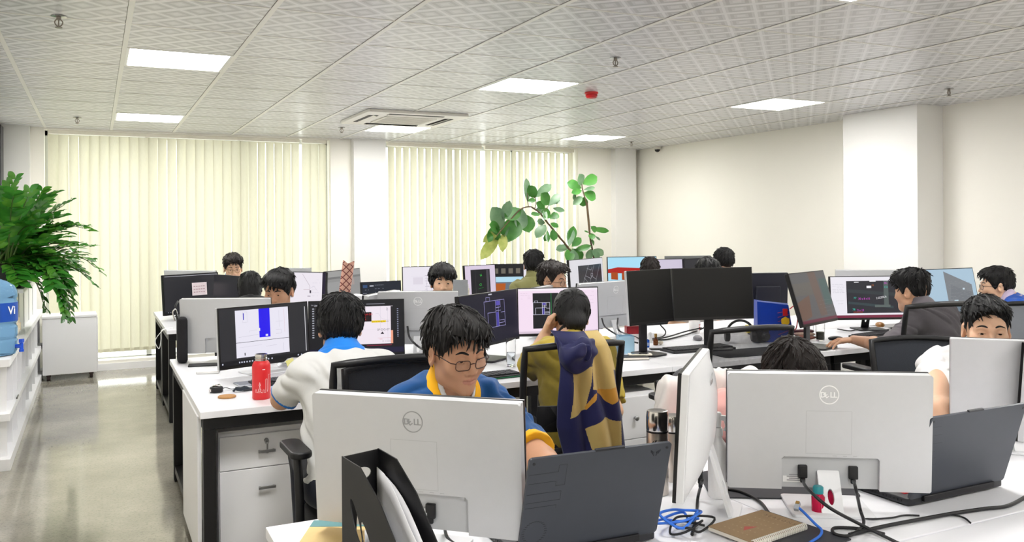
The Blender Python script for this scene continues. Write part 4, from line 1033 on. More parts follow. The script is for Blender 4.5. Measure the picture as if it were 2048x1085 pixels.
_t = nd(nt, 'ShaderNodeBsdfTransparent'); _t.inputs[0].default_value = (.96, .97, .97, 1); _g = nd(nt, 'ShaderNodeBsdfGlossy'); _g.inputs['Roughness'].default_value = .03; _m = nd(nt, 'ShaderNodeMixShader'); _m.inputs[0].default_value = .07
nt.links.new(_t.outputs[0], _m.inputs[1]); nt.links.new(_g.outputs[0], _m.inputs[2]); nt.links.new(_m.outputs[0], nt.nodes['Material Output'].inputs[0])
trouser_m = fabric('trousers_dark_navy', '#1b1f2b'); shoe_m = M('shoe_black', '#141416', .5)
SKIN = {'a': skin('skin_tan', '#bd8f72'), 'b': skin('skin_light', '#d6ad90'), 'c': skin('skin_mid', '#c79b7e')}
HAIRM = {'k': hair_mat('hair_black', '#0b0a0c'), 'b': hair_mat('hair_dark_brown', '#1c1411'), 'g': hair_mat('hair_soft_black', '#141110', .5)}
def person(label, head, face, look, o):
    """head: 3-D point between the ears; face: way the body faces (deg, 90 = to the windows); look: (yaw of the head against the body, nod, tilt)"""
    hs = o.get('hs', 1.0); res = o.get('res', .007); fh = o.get('fh', .0035); sc = o.get('bulk', 1.0)
    zp, L1, L2 = o.get('zp', .52), .44, .158*hs
    z = head[2]; lean = 0
    for k in range(0, 700):
        lean = R(k*.1)
        if zp+L1*math.cos(lean)+L2*math.cos(lean+R(12)) <= z: break
    if lean == 0: zp = z-L1-L2*math.cos(R(12))
    off = L1*math.sin(lean)+L2*math.sin(lean+R(12)); sx_ = o.get('shift', 0)
    a = R(face-90); fw = Vector((-math.sin(a), math.cos(a))); rt = Vector((math.cos(a), math.sin(a)))
    root = Vector((head[0], head[1]))-fw*off-rt*sx_
    t = thing('person', label, 'person', (root.x, root.y, 0), a)
    Winv = (Matrix.Translation((root.x, root.y, 0)) @ Matrix.Rotation(a, 4, 'Z')).inverted()
    loc = lambda p: np.array(Winv @ Vector(p))
    u = np.array([0, math.sin(lean), math.cos(lean)]); f = np.array([0, math.cos(lean), -math.sin(lean)]); X = np.array([1., 0, 0])
    p0 = np.array([0, 0, zp]); C7 = p0+u*L1+X*sx_*.8
    Hc = np.array([sx_, off, z]); HR = rot3(*look)
    TR = np.stack([X, f, u], 1).astype(F4)
    tp = lambda s, y, k: p0+X*(s+sx_*.8*k)+f*y+u*(L1*k)
    sw = o.get('shoulder', .165)
    SH = {1: tp(sw, .0, .90), -1: tp(-sw, .0, .90)}
    arms = {}
    hands = o.get('hands', {})
    for s in (1, -1):
        hd = hands.get(s, {})
        tgt = loc(hd['at']) if 'at' in hd else np.array([s*.10, .27, .625])
        EL, W = ik(SH[s], tgt, .275, .245, hd.get('elbow', (s*.30, -.7, -.5)))
        if 'elb' in hd: EL, W = loc(hd['elb']), tgt
        dv = np.array(hd.get('dir', (W-EL)/np.linalg.norm(W-EL)*np.array([1, 1, .3])), float)
        arms[s] = (SH[s], EL, W, hand_prims(W, dv, np.array(hd.get('up', (0, .15, 1)), float), s, hd.get('curl', .38)))
    hp = [(np.array([s*.092, .01, zp-.035]), np.array([s*o.get('knee', .13), .43, .505]), np.array([s*.125, .41, .095])) for s in (1, -1)]
    def torso(P, e=0.0):
        d = ell(P, p0+u*.01, (.162*sc+e, .118*sc+e, .115+e), TR)
        d = smin(d, ell(P, tp(0, .008, .36), (.150*sc+e, .112*sc+e, .15+e), TR), .07)
        d = smin(d, ell(P, tp(0, .0, .68), (.160*sc+e, .112*sc+e, .165+e), TR), .07)
        d = smin(d, cap(P, tp(-sw+.035, -.008, .885), tp(sw-.035, -.008, .885), .062+e), .06)
        return d
    nk = Hc+HR.astype(float)@np.array([0, -.018, -.045])*hs
    def neck(P, e=0.0):
        d = cap(P, C7-u*.03+f*.012, nk, .055*sc+e, .0515+e)
        for s in (1, -1): d = smin(d, cap(P, tp(s*(sw-.04), -.012, .91), C7+u*.03, .040+e, .046+e), .05)
        return d
    def arm(P, s, e=0.0):
        S_, E_, W_, _ = arms[s]
        k = .92+.08*sc if sc > 1 else sc
        d = cap(P, S_, E_, .050*k+e, .041*k+e)
        return smin(d, smin(cap(P, E_, E_+(W_-E_)*.35, .040*k+e, .041*k+e), cap(P, E_+(W_-E_)*.35, W_, .041*k+e, .0265+e), .02), .025)
    def body(P):
        d = smin(torso(P), neck(P), .035)
        for s in (1, -1):
            d = smin(d, arm(P, s), .03)
            W_ = arms[s][2]; m = ((P-W_.astype(F4))**2).sum(1) < .26**2
            if m.any():
                q = P[m]; h = None
                for (A_, B_, ra, rb) in arms[s][3]: c = cap(q, A_, B_, ra, rb); h = c if h is None else smin(h, c, .0035)
                d[m] = smin(d[m], h, .010)
        q = ((P-Hc.astype(F4))@HR)/hs; m = (q*q).sum(1) < .25**2
        if m.any(): d[m] = smin(d[m], head_sdf(q[m], o)*hs, .018)
        return d
    R_ = .16*hs; fine = [(Hc[i]-R_*.85, Hc[i]+R_*.85) for i in range(3)]
    pts = np.array([p0, C7, Hc]+[v for s in (1, -1) for v in arms[s][:3]]+[q for s in (1, -1) for h in arms[s][3] for q in h[:2]])
    lo, hi = pts.min(0)-.19, pts.max(0)+.19
    lo[2] = zp-.14; hi[2] = Hc[2]+.15
    ax = [axis(lo[i], hi[i], res, fine[i][0], fine[i][1], fh) for i in range(3)]
    if o.get('hfine'):                              # finer where a hand shows
        W_ = arms[o['hfine']][2]; c = np.mean([h[1] for h in arms[o['hfine']][3]], 0)
        for i in range(3):
            k = ax[i]; aa, bb = c[i]-.10, c[i]+.10
            ins_ = k[(k > aa) & (k < bb)]
            if len(ins_): ax[i] = np.concatenate([k[k <= aa], np.linspace(aa, bb, int(.2/.0035)).astype(F4), k[k >= bb]]); ax[i] = np.unique(ax[i])
    pos, Q = nets(body, *ax)
    fc = pos[Q].mean(1); hl = ((fc-Hc.astype(F4))@HR)/hs
    li = (np.abs(hl[:, 0]) < .0225-.25*np.abs(hl[:, 2]+.0595)) & (hl[:, 1] > .07) & (np.abs(hl[:, 2]+.0600) < .0105-.2*np.abs(hl[:, 0]))
    mk_obj('body', pos, Q, [SKIN[o.get('skin', 'b')], lip_m], t, li.astype(int))
    MH = Matrix.Translation(Vector(Hc)) @ Matrix(HR.tolist()).to_4x4() @ Matrix.Scale(hs, 4)
    # hair
    if 'hair' in o:
        hb = o['hair'].get('box', ((-.12, .12), (-.15, .14), (-.13, .16))); hh = fh*.9/hs
        pos, Q = nets(lambda P: hair_sdf(P, o), *[axis(b[0], b[1], hh) for b in hb])
        ho = mk_obj('hair', pos, Q, HAIRM[o['hair'].get('mat', 'k')], t); ho.matrix_local = MH
        hs_ = o['hair']; rg = np.random.default_rng(int(hs_.get('seed', 1))+50)
        ok = (skull(pos, o.get('w', 1)) > .0055) & (pos[:, 2] > -.10); cand = pos[ok]; nL = hs_.get('locks', 420 if fh < .003 else 190); rL = .0030 if fh < .003 else .0042
        if nL and len(cand):
            p = cand[rg.integers(0, len(cand), nL)].astype(F4); wx, wy = hs_.get('whorl', (.012, -.075)); W3 = A3(wx, wy, .125)
            def sk(q): return skull(q, o.get('w', 1))
            def gr(q):
                e = 1e-3; return np.stack([sk(q+A3(*[e*(i == k) for i in range(3)]))-sk(q-A3(*[e*(i == k) for i in range(3)])) for k in range(3)], 1)/(2*e)
            T0 = sk(p); g_ = gr(p); dv = p-W3; dv = dv-g_*(dv*g_).sum(1)[:, None]; dv /= np.linalg.norm(dv, axis=1)[:, None]+1e-6
            dv = dv+rg.normal(0, hs_.get('mess', .22), dv.shape).astype(F4)+A3(*hs_.get('sweep', (0, 0, 0))); Ln = rg.uniform(.018, .034, nL).astype(F4)*hs_.get('lk', 1); lift = rg.uniform(-.001, hs_.get('lift', .006), nL).astype(F4)
            path = [p]
            for k in range(5):
                g_ = gr(p); g_ /= np.linalg.norm(g_, axis=1)[:, None]+1e-6; dd = dv-g_*(dv*g_).sum(1)[:, None]; dd /= np.linalg.norm(dd, axis=1)[:, None]+1e-6
                p = p+dd*(Ln/5)[:, None]; tt = (k+1)/5
                p = p-g_*(sk(p)-(T0+lift*tt-.0006*(1-tt)))[:, None]; path.append(p)
            lkm = MB(); path = np.stack(path, 1)
            for q in path: lkm.tube([tuple(v) for v in q], [rL*.6, rL, rL*1.1, rL, rL*.7, rL*.12], 5, flat=.6)
            sm_ = bpy.data.meshes.new('s'); sm_.from_pydata(lkm.v, [], lkm.f)
            bm = bmesh.new(); bm.from_mesh(ho.data); bm.from_mesh(sm_); bm.to_mesh(ho.data); bm.free(); bpy.data.meshes.remove(sm_); ho.data.shade_smooth()
    def surf(x, z, y0=.13):
        ys = np.linspace(y0, .02, 300).astype(F4); d = head_sdf(np.stack([np.full(300, x, F4), ys, np.full(300, z, F4)], 1), o)
        i = np.argmax(d < 0); return float(ys[i])
    # face details
    if o.get('eyes', True):
        for s in (1, -1):
            gz = o.get('gaze', (0, 0)); c = (s*.031, .0735, .0085)
            b = MB(); b.ball((0, 0, 0), .0130, 20, 14, mi=0)
            V = []; F = []
            for r_, yy in ((.0001, .01345), (.003, .0132), (.0061, .0119)):
                for k in range(16): V.append((r_*math.cos(2*PI*k/16), yy, r_*math.sin(2*PI*k/16)))
            for i in range(2):
                for k in range(16): F.append((i*16+k, i*16+(k+1) % 16, i*16+16+(k+1) % 16, i*16+16+k))
            b.add(V, F, Matrix.Rotation(R(gz[0]), 4, 'Z') @ Matrix.Rotation(R(gz[1]), 4, 'X'), 1)
            e = b.build('eye', [eye_w, eye_i], t, smooth=60); e.matrix_local = MH @ Matrix.Translation(c)
            bw = MB(); P_ = []
            for q in np.linspace(0, 1, 7):
                x = s*(.013+.037*q); zz = .0285+.0075*math.sin(PI*min(1, q*.85+.1))+o.get('brow', 0)*(1-q); P_.append((x, surf(x, zz)-.0005, zz))
            bw.tube(P_, [.0022, .0036, .0040, .0038, .0034, .0026, .0012], 6)
            e = bw.build('eyebrow', HAIRM[o.get('hair', {}).get('mat', 'k')], t, smooth=60); e.matrix_local = MH
    if o.get('glasses'):
        gm, shape = o['glasses']; fr = MB(); ln = MB(); drop = o.get('gdrop', 0)
        for s in (1, -1):
            W_, H_ = (.045, .031) if shape == 'rect' else (.043, .039)
            L = rrect(W_, H_, .010 if shape == 'rect' else .0185, 5)
            ring = [(s*.0325+x, .1035-abs(s*.0325+x)**2*3.2, .003-drop+y) for x, y in L]
            fr.tube(ring, .0013, 6, closed=True)
            ln.add(ring, [tuple(range(len(ring)))])
            fr.tube([(s*.054, .095, .010-drop), (s*.068, .085, .010-drop*.7), (s*.076, .05, .010), (s*.080, -.005, .008), (s*.080, -.022, -.008)], .0016, 6)
        fr.tube(smooth_path([(-.0105, .1032, .006-drop), (0, .108, .0095-drop), (.0105, .1032, .006-drop)], 4), .0013, 6)
        g_ = fr.build('eyeglasses', gm, t, smooth=60); g_.matrix_local = MH
        ln.build('lens', lens_m, g_)
    if o.get('mask'):
        pos, Q = nets(lambda P: smax(skull(P, o.get('w', 1))-.012, np.maximum(P[:, 2]+.012, np.maximum(-P[:, 1]+.012, -P[:, 2]-.115)), .004), *[axis(b[0], b[1], .004) for b in ((-.1, .1), (0, .13), (-.13, .02))])
        mo = mk_obj('face_mask', pos, Q, M('mask_pale', '#d9e2ea', .8), t); mo.matrix_local = MH
        ml = MB()
        for s in (1, -1): ml.tube([(s*.066, .03, -.03), (s*.078, .0, -.005), (s*.082, -.02, .012), (s*.079, -.03, -.01)], .0015, 5)
        ml = ml.build('mask_loop', M('mask_pale', '#d9e2ea', .8), t); ml.matrix_local = MH
    # shirt
    tpd = o['top']; te = tpd.get('ease', .014); sl = tpd.get('sleeve', .62); sd = o.get('seed', 1)*7.3
    def sleeve(P, s):
        S_, E_, W_, _ = arms[s]
        k = max(1, sc)
        if sl <= 1: B_ = S_+(E_-S_)*sl; d = cap(P, S_, B_, .062*k, .058*k+tpd.get('flare', .006)); n = (E_-S_)/np.linalg.norm(E_-S_); return np.maximum(d, (P-B_.astype(F4))@n.astype(F4)-.0)
        d = cap(P, S_, E_, .062*k, .052*k); B_ = E_+(W_-E_)*(sl-1); n = (W_-E_)/np.linalg.norm(W_-E_)
        return smin(d, np.maximum(cap(P, E_, B_, .052*k, .045), (P-B_.astype(F4))@n.astype(F4)), .03)
    sleeve_n = tpd.get('neck_r', .063)*max(1, sc*.97)
    def hole(P): return cap(P, C7-u*.06+f*.010, C7+u*.25+f*(.07+tpd.get('open', 0)), sleeve_n)
    def base(P):
        d = smin(torso(P, te), cap(P, tp(-sw+.03, -.012, .90), tp(sw-.03, -.012, .90), .058+te*.6), .04)
        for s in (1, -1): d = smin(d, cap(P, tp(s*(sw-.04), -.012, .91), C7-u*.012+X*s*.03, .042+te*.5, .042+te*.5), .05)
        return smin(d, neck(P, .004), .02)
    def shirt(P):
        d = base(P)
        for s in (1, -1): d = smin(d, sleeve(P, s), .025)
        q = (P-p0.astype(F4))@TR
        w1 = vnoise(np.stack([P[:, 0]*9+sd, P[:, 1]*9, P[:, 2]*9], 1)); w2 = vnoise(np.stack([q[:, 0]*16+q[:, 2]*10+w1*1.1+sd, q[:, 1]*16-q[:, 2]*8, q[:, 2]*6], 1))
        hl_ = hole(P)
        d = d+tpd.get('fold', .009)*(1.25*(.28-np.abs(w2))+w1*.35)*np.clip(hl_/.06, 0, 1)
        d = smax(np.maximum(d, (q[:, 2]-L1-.055)), -(hl_-.004), .004)
        return np.maximum(d, -(q[:, 2]+.09))
    lo = np.minimum(pts[:2].min(0), np.min([arms[s][1] for s in (1, -1)], 0))-.20; hi = np.maximum(C7, np.max([arms[s][1] for s in (1, -1)], 0))+.20
    lo[2] = min(zp-.13, min(arms[s][1][2] for s in (1, -1))-.09); hi[2] = C7[2]+.12
    if sl > 1:
        for s in (1, -1): lo = np.minimum(lo, arms[s][2]-.08); hi = np.maximum(hi, arms[s][2]+.08)
    sres = min(res, o.get('sres', res))
    pos, Q = nets(shirt, *[axis(lo[i], hi[i], sres) for i in range(3)])
    mats = [tpd['mat']]; mi = None
    if tpd.get('cuff'):
        mats.append(tpd['cuff']); fc = pos[Q].mean(1); mi = np.zeros(len(Q), int)
        for s in (1, -1):
            S_, E_, W_, _ = arms[s]; dd = E_-S_; L_ = np.linalg.norm(dd); n = (dd/L_).astype(F4); tt = (fc-S_.astype(F4))@n; rad = np.sqrt((((fc-S_.astype(F4))-tt[:, None]*n)**2).sum(1))
            mi[(tt > sl*L_-tpd.get('cuffw', .018)) & (tt < sl*L_+.02) & (rad < .10)] = 1
    mk_obj('shirt', pos, Q, mats, t, mi)
    # neckline bands and collars follow the shirt
    for (cm_i, d0, d1, off, stand) in tpd.get('collar', ()):
        def colr(P):
            h_ = hole(P); d = smax(base(P)-off, smax(h_-d1, d0-h_, .003), .004)
            if stand:
                q = (P-C7.astype(F4))@TR; n_ = neck(P)
                sh = np.maximum(np.maximum(n_-.013, .007-n_), np.maximum(q[:, 2]-(stand-.5*np.maximum(q[:, 1], 0)), -.05-q[:, 2]))
                d = smin(d, np.maximum(sh, np.abs(q[:, 1]-.02)-.10), .008)
            return d
        c0 = C7+f*.03
        pos, Q = nets(colr, *[axis(c0[i_]-.15, c0[i_]+.15, o.get('cres', .0035)) for i_ in range(3)])
        if len(Q): mk_obj('collar', pos, Q, cm_i, t)
    # trousers and shoes
    def legs(P):
        d = ell(P, p0-u*.005, (.172*sc, .128*sc, .108), TR)
        for (H_, K_, A_) in hp: d = smin(d, smin(cap(P, H_, K_, .092*sc, .068), cap(P, K_, A_, .068, .052), .02), .04)
        return np.maximum(d, P[:, 2]-(zp+.02))
    pos, Q = nets(legs, axis(-.27, .27, .012), axis(-.2, .56, .012), axis(.06, zp+.06, .012))
    mk_obj('trousers', pos, Q, o.get('trousers', trouser_m), t)
    for (H_, K_, A_) in hp:
        b = MB(); b.ball((A_[0], A_[1]+.06, .042), (.045, .125, .041), 16, 8); b.box((A_[0], A_[1]+.06, .008), (.07, .2, .014)); b.build('shoe', shoe_m, t, smooth=40)
    return t
# ================================================================ THE PEOPLE IN THE ROOM
T_ = {k: fabric('cloth_'+k, c) for k, c in dict(white='#c9c9c7', polo_blue='#1f78d2', jersey='#17497f', yellow='#efb01f', mustard='#b09a3a', olive='#77754a', grey='#605b60', pink='#dfa9a2', tee='#d0d0d0', royal='#1f4fa8', black='#17171a', patt='#b9a9c0').items()}
spec_brown = M('spectacle_frame_brown', '#3a1d18', .3); spec_gold = M('spectacle_frame_gold', '#a58a58', .25, metal=.9); spec_dark = M('spectacle_frame_dark', '#1a1a1f', .3)
FINE = dict(res=.0065, fh=.0024, sres=.005)
MID = dict(res=.008, fh=.0042, sres=.0075, cres=.005)
FAR = dict(res=.010, fh=.0052, sres=.010, cres=.006)
def polo(**k): return dict(mat=T_['white'], cuff=T_['polo_blue'], cuffw=.018, sleeve=.86, ease=.013, collar=[(T_['polo_blue'], 0, .038, .007, .045)], fold=.017, **k)
def tee(m, **k): return dict(dict(mat=T_[m], sleeve=.78, ease=.013, collar=[(T_[m], 0, .014, .003, 0)], fold=.016), **k)
# front island
person('person in a blue jersey with yellow collar and glasses, looking down behind a silver monitor', atd(908, 704, 2.62), 284, (-5, 14, 3),
       dict(FINE, skin='a', w=1.02, jaw=1.10, bulk=1.0, hs=.985, seed=1, shift=.085, glasses=(spec_brown, 'rect'), gdrop=.004, lid=(-4, -26), brow=-.001, gaze=(0, -18), cres=.0028, shoulder=.162,
            hair=dict(mat='g', t_top=.029, t_side=.012, t_front=.012, front=.074, side=-.020, nape=-.06, amp=.010, amp2=.003, jag=.012, part=.010, k=4.5, seed=2, taper=.012, sweep=(.5, 0, 0), mess=.3, lift=.010, lk=1.3, u0=.01, box=((-.13, .13), (-.16, .15), (-.13, .18))),
            top=dict(mat=T_['jersey'], cuff=T_['yellow'], cuffw=.024, sleeve=.86, ease=.014, open=.02, collar=[(T_['tee'], -.002, .007, .005, 0), (T_['yellow'], .0065, .030, .004, 0)], fold=.016),
            hands={-1: dict(elb=tuple(atd(1078, 925, 2.46)), at=tuple(atd(1150, 985, 2.18)))}))
person('person in a salmon pink shirt bowing down behind the silver monitor with white logo', atd(1576, 770, 2.8), 262, (22, 38, 0),
       dict(FINE, skin='c', seed=2, glasses=(spec_gold, 'round'), lid=(-6, -24), hair=dict(mat='b', t_top=.024, t_side=.010, front=.070, side=-.01, nape=-.05, amp=.004, k=9, seed=4, lift=.003, lk=.7), top=tee('pink')))
person('person in a plain white t-shirt at the right, half hidden by a silver monitor', atd(1969, 677, 3.35), 240, (-14, 5, 0),
       dict(FINE, skin='b', seed=3, w=1.0, bulk=1.0, shoulder=.150, lid=(4, -26), gaze=(0, -14), brow=.002, hair=dict(t_top=.022, t_side=.006, t_front=.008, front=.084, side=-.02, nape=-.045, amp=.007, jag=.010, part=-.012, k=6, seed=9, sweep=(-.35, 0, 0), mess=.3, taper=.014, lk=.9),
            top=tee('tee', fold=.018, sleeve=.8), hands={1: dict(elb=tuple(atd(1872, 834, 3.0)), at=tuple(atd(1975, 858, 3.04)), elbow=(1.0, -.1, -.5))}))
# middle island, near side
person('person seen from behind in a white polo with blue collar and sleeve trim', atd(677, 652, 3.5), 82, (-3, 8, 0),
       dict(FINE, skin='c', seed=4, bulk=.94, hfine=-1, hair=dict(t_top=.030, t_side=.016, front=.06, nape=-.066, amp=.006, k=6, seed=6, whorl=(.01, -.04), taper=.014, jag=.008), top=polo(),
            hands={-1: dict(elb=tuple(atd(558, 792, 3.42)), at=tuple(atd(559, 768, 3.66)), dir=(.35, .90, -.22), curl=.8, up=(-.15, 0, 1))}))
person('person in a mustard t-shirt seen from behind, one hand raised to the face', atd(1139, 636, 4.06), 74, (-6, 8, 3),
       dict(FINE, skin='b', seed=5, w=.97, bulk=.84, shift=.09, shoulder=.145, hfine=-1, hair=dict(t_top=.020, t_side=.014, front=.07, side=-.03, nape=-.062, ear=.01, amp=.0025, amp2=.0012, k=8, seed=3, whorl=(0, -.115), locks=120, lift=.001, mess=.05, u0=0, taper=.02, extra=[((.008, -.105, -.028), (.050, .042, .046), .03)], box=((-.12, .12), (-.17, .14), (-.13, .16))),
            top=tee('mustard', collar=[(T_['black'], 0, .008, .003, 0)], sleeve=.85),
            hands={-1: dict(elb=tuple(atd(1050, 738, 3.98)), at=tuple(atd(1086, 672, 4.04)), dir=(.45, .1, .85), up=(-.6, .5, .1), elbow=(-.7, .1, -1), curl=1.0)}))
person('person in a rolled sleeve grey shirt reaching for a mouse at right', atd(1822, 597, 5.3), 97, (4, 8, 0),
       dict(FINE, res=.007, fh=.0035, skin='c', seed=6, hfine=-1, shoulder=.172, hair=dict(t_top=.034, t_side=.006, t_front=.016, front=.060, nape=-.035, amp=.008, k=6, seed=8, whorl=(0, -.07), lift=.012, mess=.35, taper=.016), eyes=True,
            top=dict(mat=T_['grey'], sleeve=1.12, ease=.020, collar=[(T_['grey'], 0, .03, .006, .03)], fold=.014),
            hands={-1: dict(elb=tuple(atd(1768, 704, 4.86)), at=tuple(atz(1704, 690, .757)), dir=(-.75, .65, -.06), elbow=(-.5, -.6, -.7), curl=.45, up=(0, 0, 1))}))
person('person in glasses and a bright blue shirt turned left by the right wall', atd(1990, 588, 6.1), 112, (26, 4, 0),
       dict(MID, skin='b', seed=7, glasses=(spec_dark, 'round'), hair=dict(t_top=.030, t_side=.014, t_front=.012, front=.070, side=-.02, nape=-.05, amp=.006, k=6, seed=5, taper=.014), top=tee('royal', collar=[(T_['patt'], 0, .022, .006, .03)], sleeve=.8)))
# middle island, far side
person('person peeking over the silver monitor at the left end of the middle island', atd(556, 578, 5.35), 262, (-26, 14, 0),
       dict(MID, skin='a', seed=8, w=1.06, lid=(6, -24), gaze=(0, -12), hair=dict(t_top=.034, t_side=.014, t_front=.012, front=.060, side=-.02, nape=-.05, amp=.008, k=5, seed=13, part=.022, jag=.014, taper=.014, sweep=(.4, 0, 0), mess=.3), top=tee('white')))
person('person gazing straight at us over the silver monitor with white logo', atd(884, 565, 6.0), 258, (-6, 3, -2),
       dict(MID, fh=.0036, skin='b', seed=9, lid=(14, -24), hair=dict(t_top=.032, t_side=.020, t_front=.012, front=.050, side=-.03, nape=-.055, amp=.006, k=5, seed=16, taper=.010, jag=.012, ear=.02, u0=-.02, lk=1.1), top=tee('black')))
person('person in brown glasses facing right behind the pinkish drawing display', atd(1104, 565, 6.1), 275, (26, 7, 0),
       dict(MID, fh=.0036, skin='c', seed=10, glasses=(spec_brown, 'round'), hair=dict(mat='b', t_top=.034, t_side=.013, t_front=.016, front=.078, side=-.02, nape=-.06, amp=.009, k=6, seed=21, taper=.016, whorl=(0, -.06), lift=.012, mess=.3), top=tee('olive')))
person('person hidden up to the top of the head behind the switched off monitors', atd(1415, 557, 6.8), 262, (0, 12, 0),
       dict(FAR, skin='b', seed=11, hair=dict(t_top=.028, t_side=.014, front=.05, amp=.005, seed=2), top=tee('white')))
# far island
person('person in glasses and a white polo facing us by the left window blinds', atd(465, 530, 8.1), 268, (-2, 10, 0),
       dict(MID, fh=.0042, skin='b', seed=12, glasses=(spec_gold, 'round'), lid=(4, -24), hair=dict(mat='b', t_top=.036, t_side=.009, t_front=.008, front=.066, side=-.01, nape=-.04, amp=.008, k=6, seed=31, taper=.016), top=polo()))
person('person in black seen from behind at the far island, left end', atd(499, 571, 6.55), 84, (-8, 10, 0),
       dict(FAR, skin='b', seed=13, w=.97, bulk=.88, shoulder=.15, hair=dict(t_top=.022, t_side=.018, front=.06, side=-.09, nape=-.12, ear=-.02, amp=.004, k=6, seed=4, extra=[((0, -.085, -.10), (.075, .045, .16), .05)], extra_free=1, box=((-.13, .13), (-.17, .14), (-.3, .16))), top=tee('black')))
person('person in an olive shirt seen from behind at the far island', atd(1066, 533, 7.5), 70, (-12, 3, 0),
       dict(MID, skin='c', seed=14, hair=dict(t_top=.032, t_side=.012, front=.06, nape=-.05, amp=.007, k=7, seed=7, taper=.014), top=tee('olive', collar=[(T_['olive'], 0, .03, .006, .03)])))
person('person seen from behind before the display with the red building model', atd(1298, 547, 7.9), 66, (0, 6, 0),
       dict(FAR, skin='b', seed=15, w=.97, bulk=.9, shoulder=.15, hair=dict(mat='b', t_top=.020, t_side=.016, front=.06, side=-.09, nape=-.10, ear=-.02, amp=.006, k=6, seed=11, box=((-.13, .13), (-.16, .14), (-.16, .16))), top=tee('black')))
person('person in a pale face mask seen from behind by the right wall', atd(1446, 532, 7.9), 74, (8, 2, 0),
       dict(FAR, skin='b', seed=16, mask=1, hair=dict(t_top=.026, t_side=.010, front=.06, nape=-.045, amp=.005, seed=17), top=tee('grey')))
# ---- chairs
chair(.95, 3.20, 91, 'black mesh chair of the person in the white polo')
chair(1.72, 3.20, 87, 'black mesh chair with a navy and khaki jacket over its back')
chair(2.70, 3.26, 84, 'empty black mesh chair in front of the switched off monitors')
chair(4.06, 3.32, 80, 'black mesh chair of the person in the rolled sleeve grey shirt', None, 1.04)
chair(1.02, 2.70, 274, 'dark woven back chair of the person in blue jersey', chairB, .97)
chair(3.36, 2.53, 243, 'dark navy chair behind the person in white t-shirt', chairB, .92)
_c = chair(2.15, 2.44, 264, 'chair with a white jacket spread over its back', chairB, .86)
MB().ball((.07, -.285, .985), (.075, .04, .06), 20, 12).build('headrest', M('headrest_grey', '#4b4c50', .7), _c, smooth=60)
chair(4.58, 2.90, 205, 'grey empty chair cut off by the right edge', chairC)
# ================================================================ THINGS ON THE DESKS
def D(px, py, z=DZ): p = atz(px, py, z); return Vector((p.x, p.y, z))
def on(px, py): p = D(px, py); return (p.x, p.y, DZ)
glass_c = M('clear_glass', '#ffffff', .02, trans=1, ior=1.3, var=0)
water_c = M('water_clear', '#f4fbff', .02, trans=1, ior=1.2, var=0)
blackp = M('plastic_black', '#131316', .42, var=.1, vs=80)
greyp = M('plastic_dark_grey', '#2b2d33', .5, var=.06, vs=60)
whitep = M('plastic_white', '#eeeeec', .4, var=.02)
paper = M('paper_white', '#f3f3f6', .7, var=.02, bump=.1, bs=40)
steel = M('steel_polished', '#cfccc8', .16, metal=1, var=.06, vs=12)
def cable(name, pts, r, mat, label, group=None, n=6):
    o = MB().tube(smooth_path(pts, n), r, 8).build(name, mat, smooth=60)
    c = sum((v.co for v in o.data.vertices), Vector())/len(o.data.vertices)
    o.data.transform(Matrix.Translation(-c)); o.location = c
    return tag(o, label, 'cable', group)
rub = M('cable_black', '#101013', .45, var=.05)
# --- red flask
t = thing('flask', 'red metal flask without its lid, white skyline drawing', 'flask', on(518, 790), R(-96))
fr = M('flask_red', '#d3262c', .35, var=.04, vs=120, bump=.2, bs=800)
MB().lathe([(.037, 0), (.040, .004), (.040, .145), (.037, .158), (.031, .167), (.026, .170)], 40).build('body', fr, t, smooth=40)
MB().lathe([(.0255, .1705), (.0255, .176), (.0275, .178), (.0275, .181), (.0255, .183), (.0255, .186), (.0272, .188), (.0265, .199), (.022, .199), (.022, .175)], 32).build('steel_neck', steel, t, smooth=40)
wl = M('print_white', '#f4e4e2', .5, var=0)
def wrapline(b, pts, r, w, ang0=0):
    """line drawn on a cylinder, points are (arc length, height)"""
    for (xa, za), (xb, zb) in zip(pts, pts[1:]):
        dx, dz = xb-xa, zb-za; L = math.hypot(dx, dz); nx, nz = -dz/L*w/2, dx/L*w/2; k = max(1, int(abs(dx)/.004))
        for i in range(k):
            q = []
            for (s, sg) in ((i/k, -1), ((i+1)/k, -1), ((i+1)/k, 1), (i/k, 1)):
                x = xa+dx*s+nx*sg; z = za+dz*s+nz*sg; a = ang0+x/r; q.append((r*math.cos(a), r*math.sin(a), z))
            b.quad(*q)
b = MB(); r_ = .0404; u = .001
sky = [(-.030, .032), (-.030, .045), (-.024, .045), (-.024, .032), (-.020, .036), (-.014, .036), (-.010, .060), (-.012, .066), (-.0095, .078), (-.007, .066), (-.009, .060), (-.005, .036), (.0, .032), (.004, .032), (.004, .044), (.010, .044), (.010, .032), (.016, .032), (.016, .090), (.024, .092), (.024, .034), (.030, .045), (.032, .11), (.040, .11)]
wrapline(b, sky, r_, .0011); wrapline(b, [(-.0165+.0065+.006*math.cos(a), .044+.006*math.sin(a)) for a in np.linspace(0, 2*PI, 13)], r_, .001); wrapline(b, [(-.0095+.0035*math.cos(a), .066+.0035*math.sin(a)) for a in np.linspace(0, 2*PI, 11)], r_, .001)
for k in range(5): wrapline(b, [(-.018+.004*k, .031), (-.017+.004*k, .035)], r_, .0008)
wrapline(b, [(.002, .134), (.014, .134)], r_, .003)
b.build('skyline_print', wl, t)
t = thing('carabiner_stopper', 'black flask lid with a strap and steel carabiner', 'lid', on(428, 776), R(20))
MB().lathe([(.028, 0), (.030, .003), (.030, .020), (.027, .024), (.0, .024)], 30).build('cap', blackp, t, smooth=40)
